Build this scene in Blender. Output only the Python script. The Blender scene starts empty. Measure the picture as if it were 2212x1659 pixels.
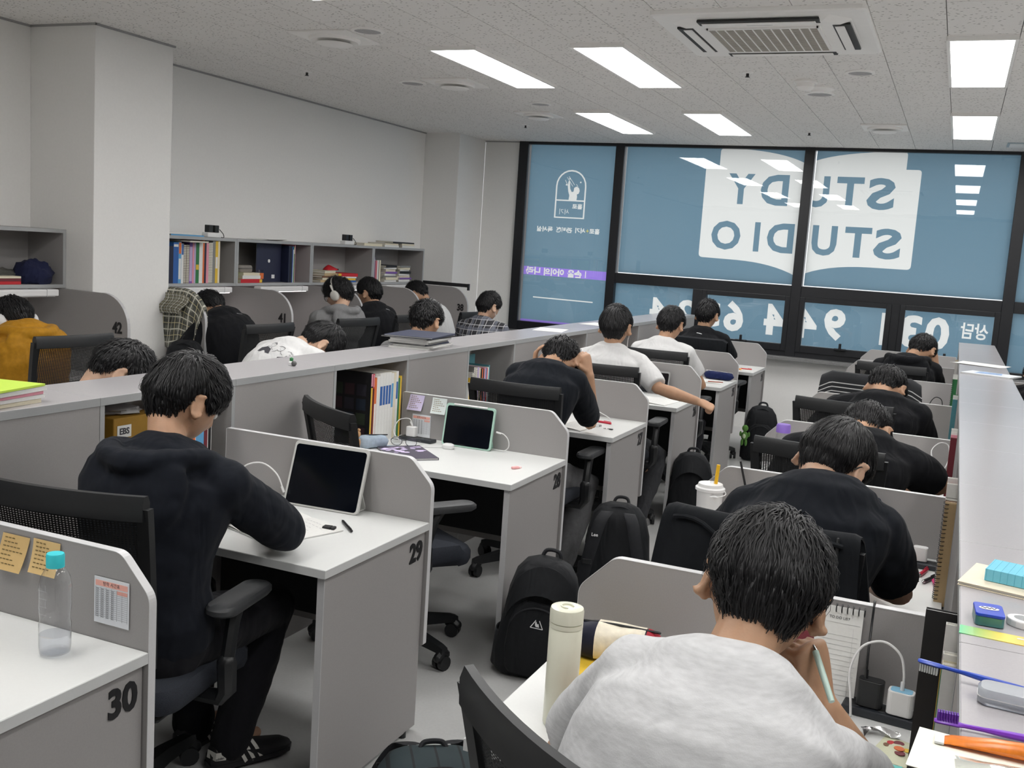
import bpy, bmesh, math, random
import numpy as np
from mathutils import Vector as V, Matrix as Mx, Quaternion, noise

# ------------------------------------------------------------------ scene, camera, world, exposure
scn = bpy.context.scene
COL = scn.collection
random.seed(7)
PI = math.pi

CAM_C = V((1.513, -2.904, 1.648)); CAM_YAW, CAM_PITCH, CAM_ROLL, CAM_F = -0.406, 0.133, 0.066, 2186.0
def make_camera():
    cy, sy, cp, sp = math.cos(CAM_YAW), math.sin(CAM_YAW), math.cos(CAM_PITCH), math.sin(CAM_PITCH)
    F = V((sy*cp, cy*cp, -sp)); R0 = V((cy, -sy, 0)); U0 = R0.cross(F)
    cr, sr = math.cos(CAM_ROLL), math.sin(CAM_ROLL)
    R = R0*cr + U0*sr; U = U0*cr - R0*sr
    cd = bpy.data.cameras.new('camera'); cam = bpy.data.objects.new('camera', cd); COL.objects.link(cam)
    m = Mx((R, U, -F)).transposed().to_4x4(); m.translation = CAM_C
    cam.matrix_world = m
    cd.sensor_width = 36.0; cd.lens = CAM_F/2212*36.0; cd.clip_start = 0.05; cd.clip_end = 100
    scn.camera = cam
make_camera()

world = bpy.data.worlds.new('daylight'); scn.world = world; world.use_nodes = True
_bg = world.node_tree.nodes['Background']
_bg.inputs[0].default_value = (0.93, 0.97, 1.0, 1); _bg.inputs[1].default_value = 1.18
scn.view_settings.view_transform = 'Standard'; scn.view_settings.look = 'None'
scn.view_settings.gamma = 1.0; scn.view_settings.use_curve_mapping = False
scn.view_settings.exposure = 0.2
LAMP_STRENGTH = 13.0
scn.cycles.max_bounces = 12; scn.cycles.diffuse_bounces = 7; scn.cycles.transparent_max_bounces = 16

# ------------------------------------------------------------------ small helpers
def S(r, g, b):
    f = lambda c: (c/255/12.92) if c <= 10 else ((c/255+0.055)/1.055)**2.4
    return (f(r), f(g), f(b))

_mats = {}
def mat(name, col, rough=0.6, metal=0.0, spec=0.5, noise_scale=0, noise_amt=0.0, bump=0.0, bump_scale=80, emit=0, alpha=1.0, trans=0.0, coat=0.0, stretch=None, sheen=0.0):
    if name in _mats: return _mats[name]
    m = bpy.data.materials.new(name); m.use_nodes = True; _mats[name] = m
    nt = m.node_tree; p = nt.nodes['Principled BSDF']
    c = tuple(col)+(1,)
    p.inputs['Base Color'].default_value = c; p.inputs['Roughness'].default_value = rough
    p.inputs['Metallic'].default_value = metal; p.inputs['Specular IOR Level'].default_value = spec
    if trans: p.inputs['Transmission Weight'].default_value = trans
    if coat: p.inputs['Coat Weight'].default_value = coat; p.inputs['Coat Roughness'].default_value = 0.08
    if sheen: p.inputs['Sheen Weight'].default_value = sheen; p.inputs['Sheen Roughness'].default_value = 0.6
    if alpha < 1: p.inputs['Alpha'].default_value = alpha
    if emit:
        p.inputs['Emission Color'].default_value = c; p.inputs['Emission Strength'].default_value = emit
    tc = nt.nodes.new('ShaderNodeTexCoord')
    src = tc.outputs['Object']
    if stretch:
        mp = nt.nodes.new('ShaderNodeMapping'); mp.inputs['Scale'].default_value = stretch
        nt.links.new(src, mp.inputs[0]); src = mp.outputs[0]
    if noise_amt:
        n = nt.nodes.new('ShaderNodeTexNoise'); n.inputs['Scale'].default_value = noise_scale; n.inputs['Detail'].default_value = 4
        nt.links.new(src, n.inputs['Vector'])
        r = nt.nodes.new('ShaderNodeMapRange'); r.inputs['From Min'].default_value = 0.3; r.inputs['From Max'].default_value = 0.7
        r.inputs['To Min'].default_value = 1-noise_amt; r.inputs['To Max'].default_value = 1+noise_amt
        nt.links.new(n.outputs['Fac'], r.inputs['Value'])
        mul = nt.nodes.new('ShaderNodeVectorMath'); mul.operation = 'SCALE'; mul.inputs[0].default_value = col
        nt.links.new(r.outputs[0], mul.inputs['Scale']); nt.links.new(mul.outputs[0], p.inputs['Base Color'])
    if bump:
        n2 = nt.nodes.new('ShaderNodeTexNoise'); n2.inputs['Scale'].default_value = bump_scale; n2.inputs['Detail'].default_value = 3
        nt.links.new(src, n2.inputs['Vector'])
        b = nt.nodes.new('ShaderNodeBump'); b.inputs['Strength'].default_value = bump; b.inputs['Distance'].default_value = 0.01
        nt.links.new(n2.outputs['Fac'], b.inputs['Height']); nt.links.new(b.outputs[0], p.inputs['Normal'])
    return m

def stripes_mat(name, base, lines, coord='UV', rough=0.8):
    """Checked / striped cloth: lines = list of (axis, frequency, phase, width, colour, mix)."""
    if name in _mats: return _mats[name]
    m = bpy.data.materials.new(name); m.use_nodes = True; _mats[name] = m
    nt = m.node_tree; p = nt.nodes['Principled BSDF']; p.inputs['Roughness'].default_value = rough
    tc = nt.nodes.new('ShaderNodeTexCoord'); sep = nt.nodes.new('ShaderNodeSeparateXYZ')
    nt.links.new(tc.outputs[coord], sep.inputs[0])
    cur = None
    for ax, fr, ph, wd, colr, mx in lines:
        a = nt.nodes.new('ShaderNodeMath'); a.operation = 'MULTIPLY_ADD'; a.inputs[1].default_value = fr; a.inputs[2].default_value = ph
        nt.links.new(sep.outputs['XYZ'.index(ax)], a.inputs[0])
        f = nt.nodes.new('ShaderNodeMath'); f.operation = 'FRACT'; nt.links.new(a.outputs[0], f.inputs[0])
        l = nt.nodes.new('ShaderNodeMath'); l.operation = 'LESS_THAN'; l.inputs[1].default_value = wd; nt.links.new(f.outputs[0], l.inputs[0])
        q = nt.nodes.new('ShaderNodeMath'); q.operation = 'MULTIPLY'; q.inputs[1].default_value = mx; nt.links.new(l.outputs[0], q.inputs[0])
        mixn = nt.nodes.new('ShaderNodeMix'); mixn.data_type = 'RGBA'
        nt.links.new(q.outputs[0], mixn.inputs[0])
        if cur is None: mixn.inputs[6].default_value = tuple(base)+(1,)
        else: nt.links.new(cur, mixn.inputs[6])
        mixn.inputs[7].default_value = tuple(colr)+(1,)
        cur = mixn.outputs[2]
    nt.links.new(cur, p.inputs['Base Color'])
    return m

class MB:
    """Collects geometry; build() links it as ONE mesh object."""
    def __init__(s): s.v = []; s.f = []; s.uv = None
    def add(s, vs, fs):
        o = len(s.v); s.v += [tuple(x) for x in vs]; s.f += [tuple(i+o for i in q) for q in fs]; return s
    def box(s, a, b, M=None):
        x0, y0, z0 = a; x1, y1, z1 = b
        if x0 > x1: x0, x1 = x1, x0
        if y0 > y1: y0, y1 = y1, y0
        if z0 > z1: z0, z1 = z1, z0
        vs = [V(p) for p in ((x0,y0,z0),(x1,y0,z0),(x1,y1,z0),(x0,y1,z0),(x0,y0,z1),(x1,y0,z1),(x1,y1,z1),(x0,y1,z1))]
        if M is not None: vs = [M @ p for p in vs]
        return s.add(vs, [(0,3,2,1),(4,5,6,7),(0,1,5,4),(1,2,6,5),(2,3,7,6),(3,0,4,7)])
    def prism(s, poly, axis, a, b):
        """2-D polygon (counter-clockwise seen against the axis) extruded from a to b along axis."""
        n = len(poly)
        def mk(p, t): return {'x': (t, p[0], p[1]), 'y': (p[0], t, p[1]), 'z': (p[0], p[1], t)}[axis]
        vs = [mk(p, a) for p in poly]+[mk(p, b) for p in poly]
        fs = [tuple(range(n))[::-1], tuple(range(n, 2*n))]+[(i, (i+1) % n, n+(i+1) % n, n+i) for i in range(n)]
        if axis == 'y': fs = [q[::-1] for q in fs]
        return s.add(vs, fs)
    def rings(s, rings, cap=True):
        n = len(rings[0]); vs = [p for r in rings for p in r]; fs = []
        for k in range(len(rings)-1):
            for i in range(n):
                j = (i+1) % n; fs.append((k*n+i, k*n+j, (k+1)*n+j, (k+1)*n+i))
        if cap: fs.append(tuple(range(n))[::-1]); fs.append(tuple((len(rings)-1)*n+i for i in range(n)))
        return s.add(vs, fs)
    def lathe(s, prof, n=24, c=(0,0,0), M=None):
        R = []
        for r, z in prof:
            ring = [V((c[0]+r*math.cos(2*PI*i/n), c[1]+r*math.sin(2*PI*i/n), c[2]+z)) for i in range(n)]
            if M is not None: ring = [M @ p for p in ring]
            R.append(ring)
        return s.rings(R)
    def loft(s, cs, us, ws, n=14, round_ends=True):
        """centres, first half axes (vector), second half axes (vector)"""
        R = []
        for c, u, w in zip(cs, us, ws):
            R.append([c+u*math.cos(2*PI*i/n)+w*math.sin(2*PI*i/n) for i in range(n)])
        if round_ends:
            def cap(i, d):
                c, u, w = cs[i], us[i], ws[i]; r = min(u.length, w.length)
                out = []
                for k in (0.5, 0.85, 1.0):
                    sc = math.sqrt(max(0.0, 1-k*k)) if k < 1 else 0.08
                    out.append([c+d*r*k*0.9+(u*math.cos(2*PI*q/n)+w*math.sin(2*PI*q/n))*sc for q in range(n)])
                return out
            d0 = (cs[0]-cs[1]).normalized(); d1 = (cs[-1]-cs[-2]).normalized()
            R = cap(0, d0)[::-1]+R+cap(len(cs)-1, d1)
        # orient: ring winding must face outwards
        t = (cs[-1]-cs[0]); k = len(cs)//2
        if us[k].cross(ws[k]).dot(cs[min(k+1, len(cs)-1)]-cs[k-1 if k else 0]) < 0: R = [r[::-1] for r in R]
        return s.rings(R)
    def tube(s, pts, rad, n=10, round_ends=True, up=None):
        pts = [V(p) for p in pts]
        if not hasattr(rad, '__len__'): rad = [rad]*len(pts)
        us, ws = [], []
        ref = V(up) if up else None
        for i, p in enumerate(pts):
            t = (pts[min(i+1, len(pts)-1)]-pts[max(i-1, 0)]).normalized()
            if ref is None: ref = t.orthogonal()
            u = (ref-t*ref.dot(t))
            if u.length < 1e-6: u = t.orthogonal()
            u.normalize(); w = t.cross(u); ref = u
            us.append(u*rad[i]); ws.append(w*rad[i])
        return s.loft(pts, us, ws, n, round_ends)
    def ball(s, c, r, M=None, nu=16, nv=10):
        c = V(c); r = V(r) if hasattr(r, '__len__') else V((r, r, r))
        R = []
        for j in range(1, nv):
            th = PI*j/nv; ring = []
            for i in range(nu):
                ph = 2*PI*i/nu
                p = V((r.x*math.sin(th)*math.cos(ph), r.y*math.sin(th)*math.sin(ph), -r.z*math.cos(th)))
                ring.append(c+(M @ p if M is not None else p))
            R.append(ring)
        vs = [p for q in R for p in q]; n = nu; fs = []
        for k in range(len(R)-1):
            for i in range(n):
                j = (i+1) % n; fs.append((k*n+i, k*n+j, (k+1)*n+j, (k+1)*n+i))
        b = V((0, 0, -r.z)); t = V((0, 0, r.z))
        vs += [c+(M @ b if M is not None else b), c+(M @ t if M is not None else t)]
        ib, it = len(vs)-2, len(vs)-1; L = (len(R)-1)*n
        for i in range(n):
            j = (i+1) % n; fs.append((ib, j, i)); fs.append((it, L+i, L+j))
        return s.add(vs, fs)
    def mesh(s, name, smooth=False, org=None):
        me = bpy.data.meshes.new(name)
        vs = s.v if org is None else [(x-org[0], y-org[1], z-org[2]) for x, y, z in s.v]
        me.from_pydata(vs, [], s.f); 
        if smooth: me.polygons.foreach_set('use_smooth', [True]*len(me.polygons))
        if s.uv:
            uvl = me.uv_layers.new(name='UVMap')
            for lp in me.loops: uvl.data[lp.index].uv = s.uv[lp.vertex_index]
        me.update(); return me
    def build(s, name, m, parent=None, smooth=False, bevel=0, seg=2, org=None):
        o = link(name, s.mesh(name, smooth, org), m, parent)
        if org is not None and parent is None: o.location = org
        if bevel: add_bevel(o, bevel, seg)
        if smooth and not bevel: autosmooth(o)
        return o

def link(name, me, m=None, parent=None):
    o = bpy.data.objects.new(name, me); COL.objects.link(o)
    if m is not None and me is not None and not me.materials: me.materials.append(m)
    if parent is not None: o.parent = parent
    return o
def add_bevel(o, w, seg=2):
    b = o.modifiers.new('bevel', 'BEVEL'); b.width = w; b.segments = seg; b.limit_method = 'ANGLE'; b.angle_limit = 0.6
    b.use_clamp_overlap = True
def autosmooth(o, ang=0.7):
    me = o.data
    try:
        me.set_sharp_from_angle(angle=ang)
    except Exception: pass
def thing(name, label, cat, loc=(0,0,0), rz=0.0, group=None, rot=None):
    o = bpy.data.objects.new(name, None); COL.objects.link(o); o.empty_display_size = 0.05
    o.location = loc; o.rotation_euler = rot if rot else (0, 0, rz)
    return tag(o, label, cat, group)
def tag(o, label, cat, group=None, kind=None):
    if label: o['label'] = label
    if cat: o['category'] = cat
    if group: o['group'] = group
    if kind: o['kind'] = kind
    return o
def struct(o, label=None):
    o['kind'] = 'structure'
    if label: o['label'] = label
    return o
def copy_tree(o, parent=None):
    c = o.copy(); COL.objects.link(c); c.parent = parent
    for ch in list(o.children): copy_tree(ch, c)
    return c
def rotz(a): return Mx.Rotation(a, 4, 'Z')

def rrect(x0, x1, y0, y1, r, n=4):
    """rounded rectangle polygon, counter-clockwise"""
    out = []
    for cx, cy, a in ((x1-r, y0+r, -PI/2), (x1-r, y1-r, 0), (x0+r, y1-r, PI/2), (x0+r, y0+r, PI)):
        for k in range(n+1):
            t = a+PI/2*k/n; out.append((cx+r*math.cos(t), cy+r*math.sin(t)))
    return out
def round_poly(pts, rads, n=5):
    """round each corner of a polygon with its own radius"""
    out = []; N = len(pts)
    for i, (p, r) in enumerate(zip(pts, rads)):
        p = V(p).to_2d() if len(p) == 3 else V((p[0], p[1]))
        a = V(pts[i-1]); b = V(pts[(i+1) % N])
        if r <= 0: out.append((p.x, p.y)); continue
        da = (a-p).normalized(); db = (b-p).normalized()
        ang = da.angle(db); d = min(r/math.tan(ang/2), (a-p).length*0.49, (b-p).length*0.49)
        A = p+da*d; B = p+db*d
        for k in range(n+1):
            t = k/n; q = A*(1-t)**2+p*2*t*(1-t)+B*t*t; out.append((q.x, q.y))
    return out

def text_mesh(body, size, extrude=0.0, bold=0.0, align='CENTER', mirror=False, spacing=1.0, sx=1.0):
    c = bpy.data.curves.new('lettering', 'FONT'); c.body = body; c.size = size; c.extrude = extrude; c.offset = bold*size
    c.align_x = align; c.align_y = 'CENTER'; c.resolution_u = 3; c.space_character = spacing
    o = bpy.data.objects.new('lettering', c); COL.objects.link(o)
    dg = bpy.context.evaluated_depsgraph_get()
    me = bpy.data.meshes.new_from_object(o.evaluated_get(dg))
    bpy.data.objects.remove(o); bpy.data.curves.remove(c)
    me.materials.clear()
    M = Mx.Diagonal((-sx if mirror else sx, 1, 1, 1)); me.transform(M)
    if mirror: me.flip_normals()
    return me
def put_text(name, body, size, m, parent, M, extrude=0.0005, bold=0.0, align='CENTER', mirror=False, spacing=1.0, sx=1.0):
    me = text_mesh(body, size, extrude, bold, align, mirror, spacing, sx); me.transform(M)
    return link(name, me, m, parent)
def frame_m(o, x, y):
    """matrix whose local x,y are the given directions, at o"""
    x = V(x).normalized(); y = V(y); y = (y-x*y.dot(x)).normalized(); z = x.cross(y)
    m = Mx((x, y, z)).transposed().to_4x4(); m.translation = V(o); return m

def cloth_grid(fn, nu, nv, thick=0.004):
    """solid cloth sheet: fn(u, v) -> Vector ; u, v in 0..1; keeps u,v as UV"""
    mb = MB(); P = [[V(fn(i/nu, j/nv)) for j in range(nv+1)] for i in range(nu+1)]
    N = [[None]*(nv+1) for _ in range(nu+1)]
    for i in range(nu+1):
        for j in range(nv+1):
            a = P[min(i+1, nu)][j]-P[max(i-1, 0)][j]; b = P[i][min(j+1, nv)]-P[i][max(j-1, 0)]
            n = a.cross(b); N[i][j] = n.normalized() if n.length > 1e-9 else V((0, 0, 1))
    idx = lambda i, j: i*(nv+1)+j; K = (nu+1)*(nv+1)
    mb.v = [tuple(P[i][j]+N[i][j]*thick/2) for i in range(nu+1) for j in range(nv+1)]+[tuple(P[i][j]-N[i][j]*thick/2) for i in range(nu+1) for j in range(nv+1)]
    mb.uv = [(i/nu, j/nv) for i in range(nu+1) for j in range(nv+1)]*2
    for i in range(nu):
        for j in range(nv):
            a, b, c, d = idx(i, j), idx(i+1, j), idx(i+1, j+1), idx(i, j+1)
            mb.f += [(a, b, c, d), (K+d, K+c, K+b, K+a)]
    for i in range(nu):
        for j, fl in ((0, 1), (nv, 0)):
            a, b = idx(i, j), idx(i+1, j); q = (a, K+a, K+b, b); mb.f.append(q if fl else q[::-1])
    for j in range(nv):
        for i, fl in ((0, 0), (nu, 1)):
            a, b = idx(i, j), idx(i, j+1); q = (a, K+a, K+b, b); mb.f.append(q if fl else q[::-1])
    return mb
def smooth_path(pts, n=6):
    """Catmull-Rom through points"""
    pts = [V(p) for p in pts]; out = []
    for i in range(len(pts)-1):
        p0 = pts[max(i-1, 0)]; p1 = pts[i]; p2 = pts[i+1]; p3 = pts[min(i+2, len(pts)-1)]
        for k in range(n):
            t = k/n
            out.append(0.5*((2*p1)+(p2-p0)*t+(2*p0-5*p1+4*p2-p3)*t*t+(3*p1-p0-3*p2+p3)*t**3))
    out.append(pts[-1]); return out
# ------------------------------------------------------------------ materials
M_wall = mat('painted_wall', (0.82, 0.815, 0.80), 0.85, spec=0.2, noise_scale=60, noise_amt=0.012, bump=0.06, bump_scale=240)
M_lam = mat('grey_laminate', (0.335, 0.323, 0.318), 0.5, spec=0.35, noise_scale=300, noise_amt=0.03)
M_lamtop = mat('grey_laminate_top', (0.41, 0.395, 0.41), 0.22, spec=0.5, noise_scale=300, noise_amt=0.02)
M_edge = mat('edge_banding', (0.50, 0.50, 0.51), 0.4, noise_scale=200, noise_amt=0.02)
M_white = mat('white_melamine', (0.71, 0.72, 0.71), 0.35, spec=0.4, noise_scale=150, noise_amt=0.01)
M_whitedge = mat('white_edge', (0.60, 0.61, 0.61), 0.4, noise_scale=150, noise_amt=0.01)
M_black = mat('black_panel', (0.012, 0.013, 0.015), 0.6, noise_scale=50, noise_amt=0.1)
M_num = mat('number_black', (0.01, 0.01, 0.012), 0.4, noise_scale=50, noise_amt=0.05)
M_frame = mat('black_aluminium', (0.010, 0.011, 0.014), 0.38, spec=0.5, noise_scale=40, noise_amt=0.1)
M_plastic = mat('black_plastic', (0.010, 0.011, 0.0125), 0.42, spec=0.5, noise_scale=80, noise_amt=0.1)
M_armpad = mat('dark_grey_armrest', (0.035, 0.037, 0.04), 0.5, noise_scale=80, noise_amt=0.1)
M_seat = mat('navy_seat_fabric', (0.020, 0.024, 0.034), 0.9, noise_scale=500, noise_amt=0.35, bump=0.15, bump_scale=700)
M_whiteplastic = mat('white_plastic', (0.78, 0.78, 0.78), 0.35, noise_scale=50, noise_amt=0.01)
M_paper = mat('paper', (0.72, 0.72, 0.70), 0.8, noise_scale=120, noise_amt=0.02)
M_ink = mat('ink', (0.06, 0.06, 0.07), 0.8, noise_scale=50, noise_amt=0.05)
M_steel = mat('steel', (0.6, 0.6, 0.6), 0.25, metal=1.0, noise_scale=50, noise_amt=0.03)
M_granite = mat('granite_sill', (0.20, 0.20, 0.20), 0.35, noise_scale=260, noise_amt=0.75)

def floor_mat():
    m = mat('vinyl_floor', (0.42, 0.42, 0.41), 0.28, spec=0.5)
    nt = m.node_tree; p = nt.nodes['Principled BSDF']; tc = nt.nodes.new('ShaderNodeTexCoord')
    n = nt.nodes.new('ShaderNodeTexNoise'); n.inputs['Scale'].default_value = 3; n.inputs['Detail'].default_value = 6
    n2 = nt.nodes.new('ShaderNodeTexNoise'); n2.inputs['Scale'].default_value = 90; n2.inputs['Detail'].default_value = 2
    cr = nt.nodes.new('ShaderNodeValToRGB'); cr.color_ramp.elements[0].color = (0.47, 0.475, 0.47, 1); cr.color_ramp.elements[1].color = (0.56, 0.56, 0.555, 1)
    cr.color_ramp.elements[0].position = 0.3; cr.color_ramp.elements[1].position = 0.7
    ad = nt.nodes.new('ShaderNodeMath'); ad.operation = 'MULTIPLY_ADD'; ad.inputs[1].default_value = 0.35; 
    nt.links.new(tc.outputs['Object'], n.inputs['Vector']); nt.links.new(tc.outputs['Object'], n2.inputs['Vector'])
    nt.links.new(n2.outputs['Fac'], ad.inputs[0]); nt.links.new(n.outputs['Fac'], ad.inputs[2])
    su = nt.nodes.new('ShaderNodeMath'); su.operation = 'SUBTRACT'; su.inputs[1].default_value = 0.17; nt.links.new(ad.outputs[0], su.inputs[0])
    nt.links.new(su.outputs[0], cr.inputs[0]); nt.links.new(cr.outputs[0], p.inputs['Base Color'])
    return m
def tile_mat():
    m = mat('mineral_fibre_tile', (0.84, 0.826, 0.806), 0.9, spec=0.1)
    nt = m.node_tree; p = nt.nodes['Principled BSDF']
    geo = nt.nodes.new('ShaderNodeNewGeometry')
    mp = nt.nodes.new('ShaderNodeMapping'); mp.inputs['Scale'].default_value = (34, 62, 1); mp.inputs['Rotation'].default_value = (0, 0, 0.3)
    nt.links.new(geo.outputs['Position'], mp.inputs[0])
    vo = nt.nodes.new('ShaderNodeTexVoronoi'); vo.inputs['Scale'].default_value = 1.0; vo.inputs['Randomness'].default_value = 0.85
    nt.links.new(mp.outputs[0], vo.inputs['Vector'])
    lt = nt.nodes.new('ShaderNodeMath'); lt.operation = 'LESS_THAN'; lt.inputs[1].default_value = 0.21; nt.links.new(vo.outputs['Distance'], lt.inputs[0])
    vo2 = nt.nodes.new('ShaderNodeTexVoronoi'); vo2.inputs['Scale'].default_value = 1.0
    mp2 = nt.nodes.new('ShaderNodeMapping'); mp2.inputs['Scale'].default_value = (130, 95, 1); nt.links.new(geo.outputs['Position'], mp2.inputs[0]); nt.links.new(mp2.outputs[0], vo2.inputs['Vector'])
    lt2 = nt.nodes.new('ShaderNodeMath'); lt2.operation = 'LESS_THAN'; lt2.inputs[1].default_value = 0.16; nt.links.new(vo2.outputs['Distance'], lt2.inputs[0])
    mx = nt.nodes.new('ShaderNodeMath'); mx.operation = 'MULTIPLY_ADD'; mx.inputs[1].default_value = 0.25; nt.links.new(lt2.outputs[0], mx.inputs[0]); nt.links.new(lt.outputs[0], mx.inputs[2])
    mi = nt.nodes.new('ShaderNodeMix'); mi.data_type = 'RGBA'; mi.clamp_factor = True
    mi.inputs[6].default_value = (0.84, 0.826, 0.806, 1); mi.inputs[7].default_value = (0.30, 0.29, 0.28, 1)
    nt.links.new(mx.outputs[0], mi.inputs[0]); nt.links.new(mi.outputs[2], p.inputs['Base Color'])
    return m
def film_mat(name, tcol, dcol, mixf=0.35):
    m = bpy.data.materials.new(name); m.use_nodes = True; nt = m.node_tree; nt.nodes.clear()
    out = nt.nodes.new('ShaderNodeOutputMaterial'); t = nt.nodes.new('ShaderNodeBsdfTranslucent'); d = nt.nodes.new('ShaderNodeBsdfDiffuse')
    t.inputs[0].default_value = tuple(tcol)+(1,); d.inputs[0].default_value = tuple(dcol)+(1,)
    n = nt.nodes.new('ShaderNodeTexNoise'); n.inputs['Scale'].default_value = 2.0
    r = nt.nodes.new('ShaderNodeMapRange'); r.inputs['To Min'].default_value = mixf-0.03; r.inputs['To Max'].default_value = mixf+0.03
    nt.links.new(n.outputs['Fac'], r.inputs['Value'])
    mx = nt.nodes.new('ShaderNodeMixShader'); nt.links.new(r.outputs[0], mx.inputs[0])
    nt.links.new(t.outputs[0], mx.inputs[1]); nt.links.new(d.outputs[0], mx.inputs[2]); nt.links.new(mx.outputs[0], out.inputs[0])
    return m
def glass_mat(name, tint=(1, 1, 1), ior=1.5, rough=0.0, gain=1.0):
    """thin clear sheet: transparent with a Fresnel mirror on top"""
    m = bpy.data.materials.new(name); m.use_nodes = True; nt = m.node_tree; nt.nodes.clear()
    out = nt.nodes.new('ShaderNodeOutputMaterial'); t = nt.nodes.new('ShaderNodeBsdfTransparent'); g = nt.nodes.new('ShaderNodeBsdfGlossy')
    t.inputs[0].default_value = tuple(tint)+(1,); g.inputs['Roughness'].default_value = rough
    fr = nt.nodes.new('ShaderNodeFresnel'); ge = nt.nodes.new('ShaderNodeNewGeometry'); mi = nt.nodes.new('ShaderNodeMix'); mi.inputs[2].default_value = ior; mi.inputs[3].default_value = 1/ior
    nt.links.new(ge.outputs['Backfacing'], mi.inputs[0]); nt.links.new(mi.outputs[0], fr.inputs[0])
    mu = nt.nodes.new('ShaderNodeMath'); mu.operation = 'MULTIPLY'; mu.inputs[1].default_value = gain; mu.use_clamp = True
    nt.links.new(fr.outputs[0], mu.inputs[0])
    mx = nt.nodes.new('ShaderNodeMixShader'); nt.links.new(mu.outputs[0], mx.inputs[0]); nt.links.new(t.outputs[0], mx.inputs[1]); nt.links.new(g.outputs[0], mx.inputs[2])
    nt.links.new(mx.outputs[0], out.inputs[0]); return m
def lamp_mat(name, col, strength):
    m = bpy.data.materials.new(name); m.use_nodes = True; nt = m.node_tree; p = nt.nodes['Principled BSDF']
    p.inputs['Base Color'].default_value = (0.9, 0.9, 0.9, 1); p.inputs['Emission Color'].default_value = tuple(col)+(1,); p.inputs['Emission Strength'].default_value = strength
    return m
M_floor = floor_mat(); M_tile = tile_mat()
M_blue = film_mat('blue_window_film', (0.165, 0.275, 0.352), (0.12, 0.19, 0.24))
M_printwhite = film_mat('white_window_print', (0.80, 0.80, 0.77), (0.75, 0.75, 0.73))
M_purple = film_mat('purple_window_print', (0.36, 0.24, 0.80), (0.3, 0.22, 0.6))
M_glass = glass_mat('window_glass')

# ------------------------------------------------------------------ room shell
XW, YW, ZC = -3.82, 7.38, 2.8          # left wall, window wall, ceiling
XR, YB = 4.6, -5.2                      # right and rear walls (outside the view)
struct(MB().box((XW-0.2, YB-0.2, -0.12), (XR+0.2, YW+0.3, 0)).build('floor', M_floor), 'pale grey smooth vinyl floor')
struct(MB().box((XW-0.15, YB, 0), (XW, YW, ZC+0.1)).build('wall_left', M_wall), 'white painted wall on the left')
struct(MB().box((XR, YB, 0), (XR+0.15, YW, ZC+0.1)).build('wall_right', M_wall), 'white painted wall on the right')
struct(MB().box((XW-0.15, YB-0.15, 0), (XR+0.15, YB, ZC+0.1)).build('wall_rear', M_wall), 'white painted wall at the rear')
struct(MB().box((XW, 1.735, 0), (-3.295, 2.385, ZC+0.01)).build('wall_column', M_wall, bevel=0.004), 'white square column standing out of the left wall')
struct(MB().box((XW, 6.75, 0), (-3.41, YW, ZC+0.01)).build('wall_pilaster', M_wall, bevel=0.004), 'white corner pier beside the window')
mb = MB(); mb.box((-3.41, YW, 0), (-3.0, YW+0.2, ZC+0.02)); mb.box((-3.0, YW, 0), (3.55, YW+0.2, 0.74)); mb.box((3.55, YW, 0), (XR+0.15, YW+0.2, ZC+0.02))
struct(mb.build('wall_window', M_wall), 'white wall below the big window')
struct(MB().box((-2.99, 7.235, 0.735), (3.55, YW+0.06, 0.768)).build('window_sill', M_granite, bevel=0.003), 'speckled grey granite window sill')

# ceiling: slab, then tiles 0.3175 x 0.635 in staggered rows
ceil = struct(MB().box((XW-0.15, YB-0.15, ZC+0.014), (XR+0.15, YW+0.3, ZC+0.14)).build('ceiling', mat('ceiling_void', (0.10, 0.10, 0.10), 0.9)), 'ceiling of pitted mineral fibre tiles')
TW, TL = 0.3175, 0.635; gap = 0.004
tile_me = MB().box((-TW/2+gap/2, -TL/2+gap/2, 0), (TW/2-gap/2, TL/2-gap/2, 0.014)).mesh('ceiling_tile'); tile_me.materials.append(M_tile)
rest = MB(); ntile = 0
def in_view(x, y):
    d = V((x, y, ZC))-CAM_C; cy, sy = math.cos(CAM_YAW), math.sin(CAM_YAW)
    f = sy*d.x+cy*d.y; r = cy*d.x-sy*d.y
    return f > 2.2 and -0.60*f < r < 0.62*f and d.z/f < 0.40
cand = []
i0 = int((XW-0.062)/TW)-2
for i in range(i0, int((XR-0.062)/TW)+2):
    for j in range(-9, 13):
        x = 0.062+TW*(i+0.5); y = 2.213+TL*j+(TL/2 if i % 2 else 0)
        x0, x1, y0, y1 = x-TW/2, x+TW/2, y-TL/2, y+TL/2
        if x1 < XW or x0 > XR or y1 < YB or y0 > YW: continue
        if x0 < XW or x1 > XR or y0 < YB or y1 > YW: cand.append((9e9, x, y, (max(x0, XW), min(x1, XR), max(y0, YB), min(y1, YW))))
        else: cand.append(((V((x, y, ZC))-CAM_C).length if in_view(x, y) else 8e9, x, y, None))
cand.sort(key=lambda c: c[0])
for d, x, y, clip in cand:
    if clip is None and d < 100 and ntile < 300:
        o = link('ceiling_tile', tile_me, None, ceil); o.location = (x, y, ZC); ntile += 1
    else:
        x0, x1, y0, y1 = clip if clip else (x-TW/2, x+TW/2, y-TL/2, y+TL/2)
        rest.box((x0+gap/2, y0+gap/2, ZC), (x1-gap/2, y1-gap/2, ZC+0.014))
o = rest.build('ceiling_tile_field', M_tile, ceil); o['kind'] = 'stuff'
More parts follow.
